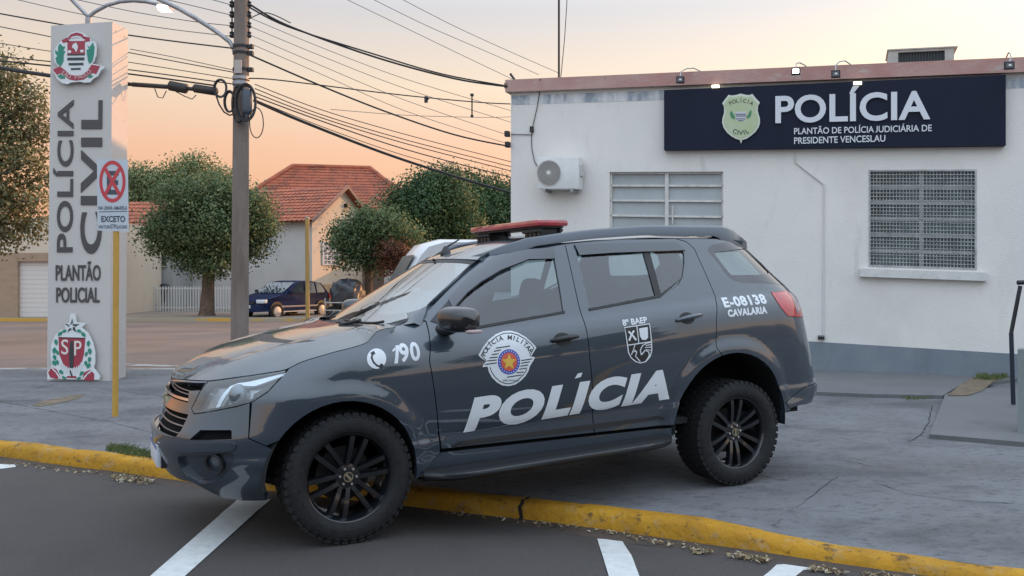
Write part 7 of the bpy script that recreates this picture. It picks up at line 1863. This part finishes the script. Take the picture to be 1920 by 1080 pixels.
bl, br = c1(300,818), c1(456,797); b9 = c1(352,809); decal('phone_number', [quad_text('90', b9, br, c1(300,724)[1]-bl[1], .032, 1.12), pxpoly(c1, [(322,816),(340,813),(343,722),(328,724)]), pxpoly(c1, [(327,731),(326.5,747),(313,757),(312.5,747)])], car_white, CAR)
pc = [c1(232+49*cos(2*pi*k/36), 790+51*sin(2*pi*k/36)) for k in range(36)]
ph_ = decal('phone_sign', [(pc, [tuple(range(36))])], car_white, CAR)
decal('handset', [pxstroke(c1, [(212,762),(207,785),(216,808),(234,825),(258,831)], 9), pxstroke(c1, [(205,768),(222,758)], 17), pxstroke(c1, [(247,836),(262,818)], 17)], M['black'], ph_, .0032)
bl, br = c2(905,503), c2(1133,481); decal('unit_number', [quad_text('E-08138', bl, br, c2(905,450)[1]-bl[1], .045, 1.1)], car_white, qp)
bl, br = c2(924,553), c2(1133,533); decal('unit_name', [quad_text('CAVALARIA', bl, br, c2(924,514)[1]-bl[1], .06, 1.1)], car_white, qp)
ce = lambda u, v: hit(890+u/9, 610+v/9)
badge = [(60,505),(130,380),(230,250),(350,155),(480,102),(600,92),(720,122),(860,200),(960,290),(1040,375),(1000,440),(945,530),(1015,535),(985,600),(940,670),(925,700),(905,770),(850,860),(770,940),(680,1000),(570,1025),(460,1012),(370,960),(290,880),(240,790),(215,695),(130,705),(150,650),(200,610),(110,555)]
bd = decal('police_badge', [pxpoly(ce, badge)], car_white, fd, .0022)
blk = [pxstroke(ce, p, 17) for p in ([(355,385),(595,350)],[(320,440),(440,415)],[(285,495),(400,480)],[(245,550),(385,535)],[(205,600),(370,585)],[(170,660),(370,632)],
      [(780,595),(970,565)],[(780,640),(930,615)],[(765,690),(900,668)],[(750,740),(880,720)],[(700,800),(825,785)],[(540,875),(790,835)])]
blk += [pxstroke(ce, [(185,590),(105,508),(165,398),(250,290),(360,195),(480,140),(600,130),(720,160),(850,232),(940,310),(1000,380),(925,520)], 13),
        pxstroke(ce, [(252,705),(285,790),(340,870),(420,940),(500,978),(570,985),(660,965),(745,905),(820,830),(880,740)], 13)]
def arc_text(cf, s, cx, cy, rx, ry, a0, a1, size, bold=.02, flip=1):
    out = []; n = len(s)
    for i, ch in enumerate(s):
        if ch == ' ': continue
        a = radians(a0+(a1-a0)*(i/(n-1) if n > 1 else 0)); V, F, (x0, x1, y0, y1) = text2d(ch, bold); k0, k1 = cap_box(ch, bold)
        px, py = cx+rx*sin(a), cy-flip*ry*cos(a); r = a*flip; sc = size/(k1-k0); vs = []
        for v in V:
            x = (v.x-(x0+x1)/2)*sc; y = (v.y-k0)*sc; vs.append(cf(px+x*cos(r)+y*sin(r), py+x*sin(r)-y*cos(r)))
        out.append((vs, F))
    return out
blk += arc_text(ce, 'POLÍCIA', 560, 640, 395, 395, -70, -16, 78) + arc_text(ce, 'MILITAR', 560, 640, 395, 395, 4, 62, 78)
V, F, bb = text2d('SÃO PAULO', .01); k0, k1 = cap_box('S', .01)
blk += [([ce(475+(v.x-bb[0])/(bb[1]-bb[0])*265, 945-(v.y-k0)/(k1-k0)*32) for v in V], F)]
decal('badge_marks', blk, M['black'], bd, .0032)
el = lambda cx, cy, rx, ry, n=40: ([ce(cx+rx*cos(2*pi*k/n), cy+ry*sin(2*pi*k/n)) for k in range(n)], [tuple(range(n))])
decal('badge_ring', [el(575,615,186,212)], M['blue'], bd, .0040)
decal('badge_stars', [el(575+160*cos(2*pi*k/24), 615+184*sin(2*pi*k/24), 9, 10, 8) for k in range(24)], car_white, bd, .0048)
decal('badge_disc', [el(575,615,136,156)], mat('badge_red', (.55,.10,.05), .5), bd, .0048)
decal('badge_star', [pxpoly(ce, star2(575,620,128,58,-pi/2,5,1,1.1))], M['gold'], bd, .0058)
cb = lambda u, v: hit(1150+u/9, 580+v/9)
bl, br = cb(160,282), cb(575,228); decal('battalion_name', [quad_text('8º BAEP', bl, br, (cb(160,178)[1]-bl[1]), .03, 1.0)], car_white, rd)
sh = [(185,310),(605,245),(640,560),(645,690),(620,790),(545,880),(450,905),(370,880),(290,810),(250,720),(235,610)]
bs = decal('battalion_shield', [pxpoly(cb, sh)], M['black'], rd, .0022)
wl = [pxstroke(cb, sh+[sh[0]], 17), pxstroke(cb, [(390,278),(425,570)], 15), pxstroke(cb, [(235,606),(640,545)], 17), pxpoly(cb, [(430,322),(575,300),(582,480),(540,518),(480,512),(445,450)]),
      pxstroke(cb, [(252,372),(320,440),(382,520)], 30), pxstroke(cb, [(345,358),(300,430),(262,530)], 30), pxstroke(cb, [(470,770),(450,690),(490,610),(560,570),(640,556)], 16),
      pxstroke(cb, [(470,770),(530,690),(590,715),(605,770),(570,840),(530,890)], 18), pxstroke(cb, [(540,610),(640,592)], 14), pxstroke(cb, [(530,645),(642,635)], 14), pxstroke(cb, [(545,680),(640,690)], 13),
      pxstroke(cb, [(360,600),(335,680),(300,770)], 13), pxstroke(cb, [(350,680),(390,730),(370,790),(450,880)], 16), pxstroke(cb, [(320,720),(395,705)], 12)]
decal('shield_marks', wl, car_white, bs, .0032)
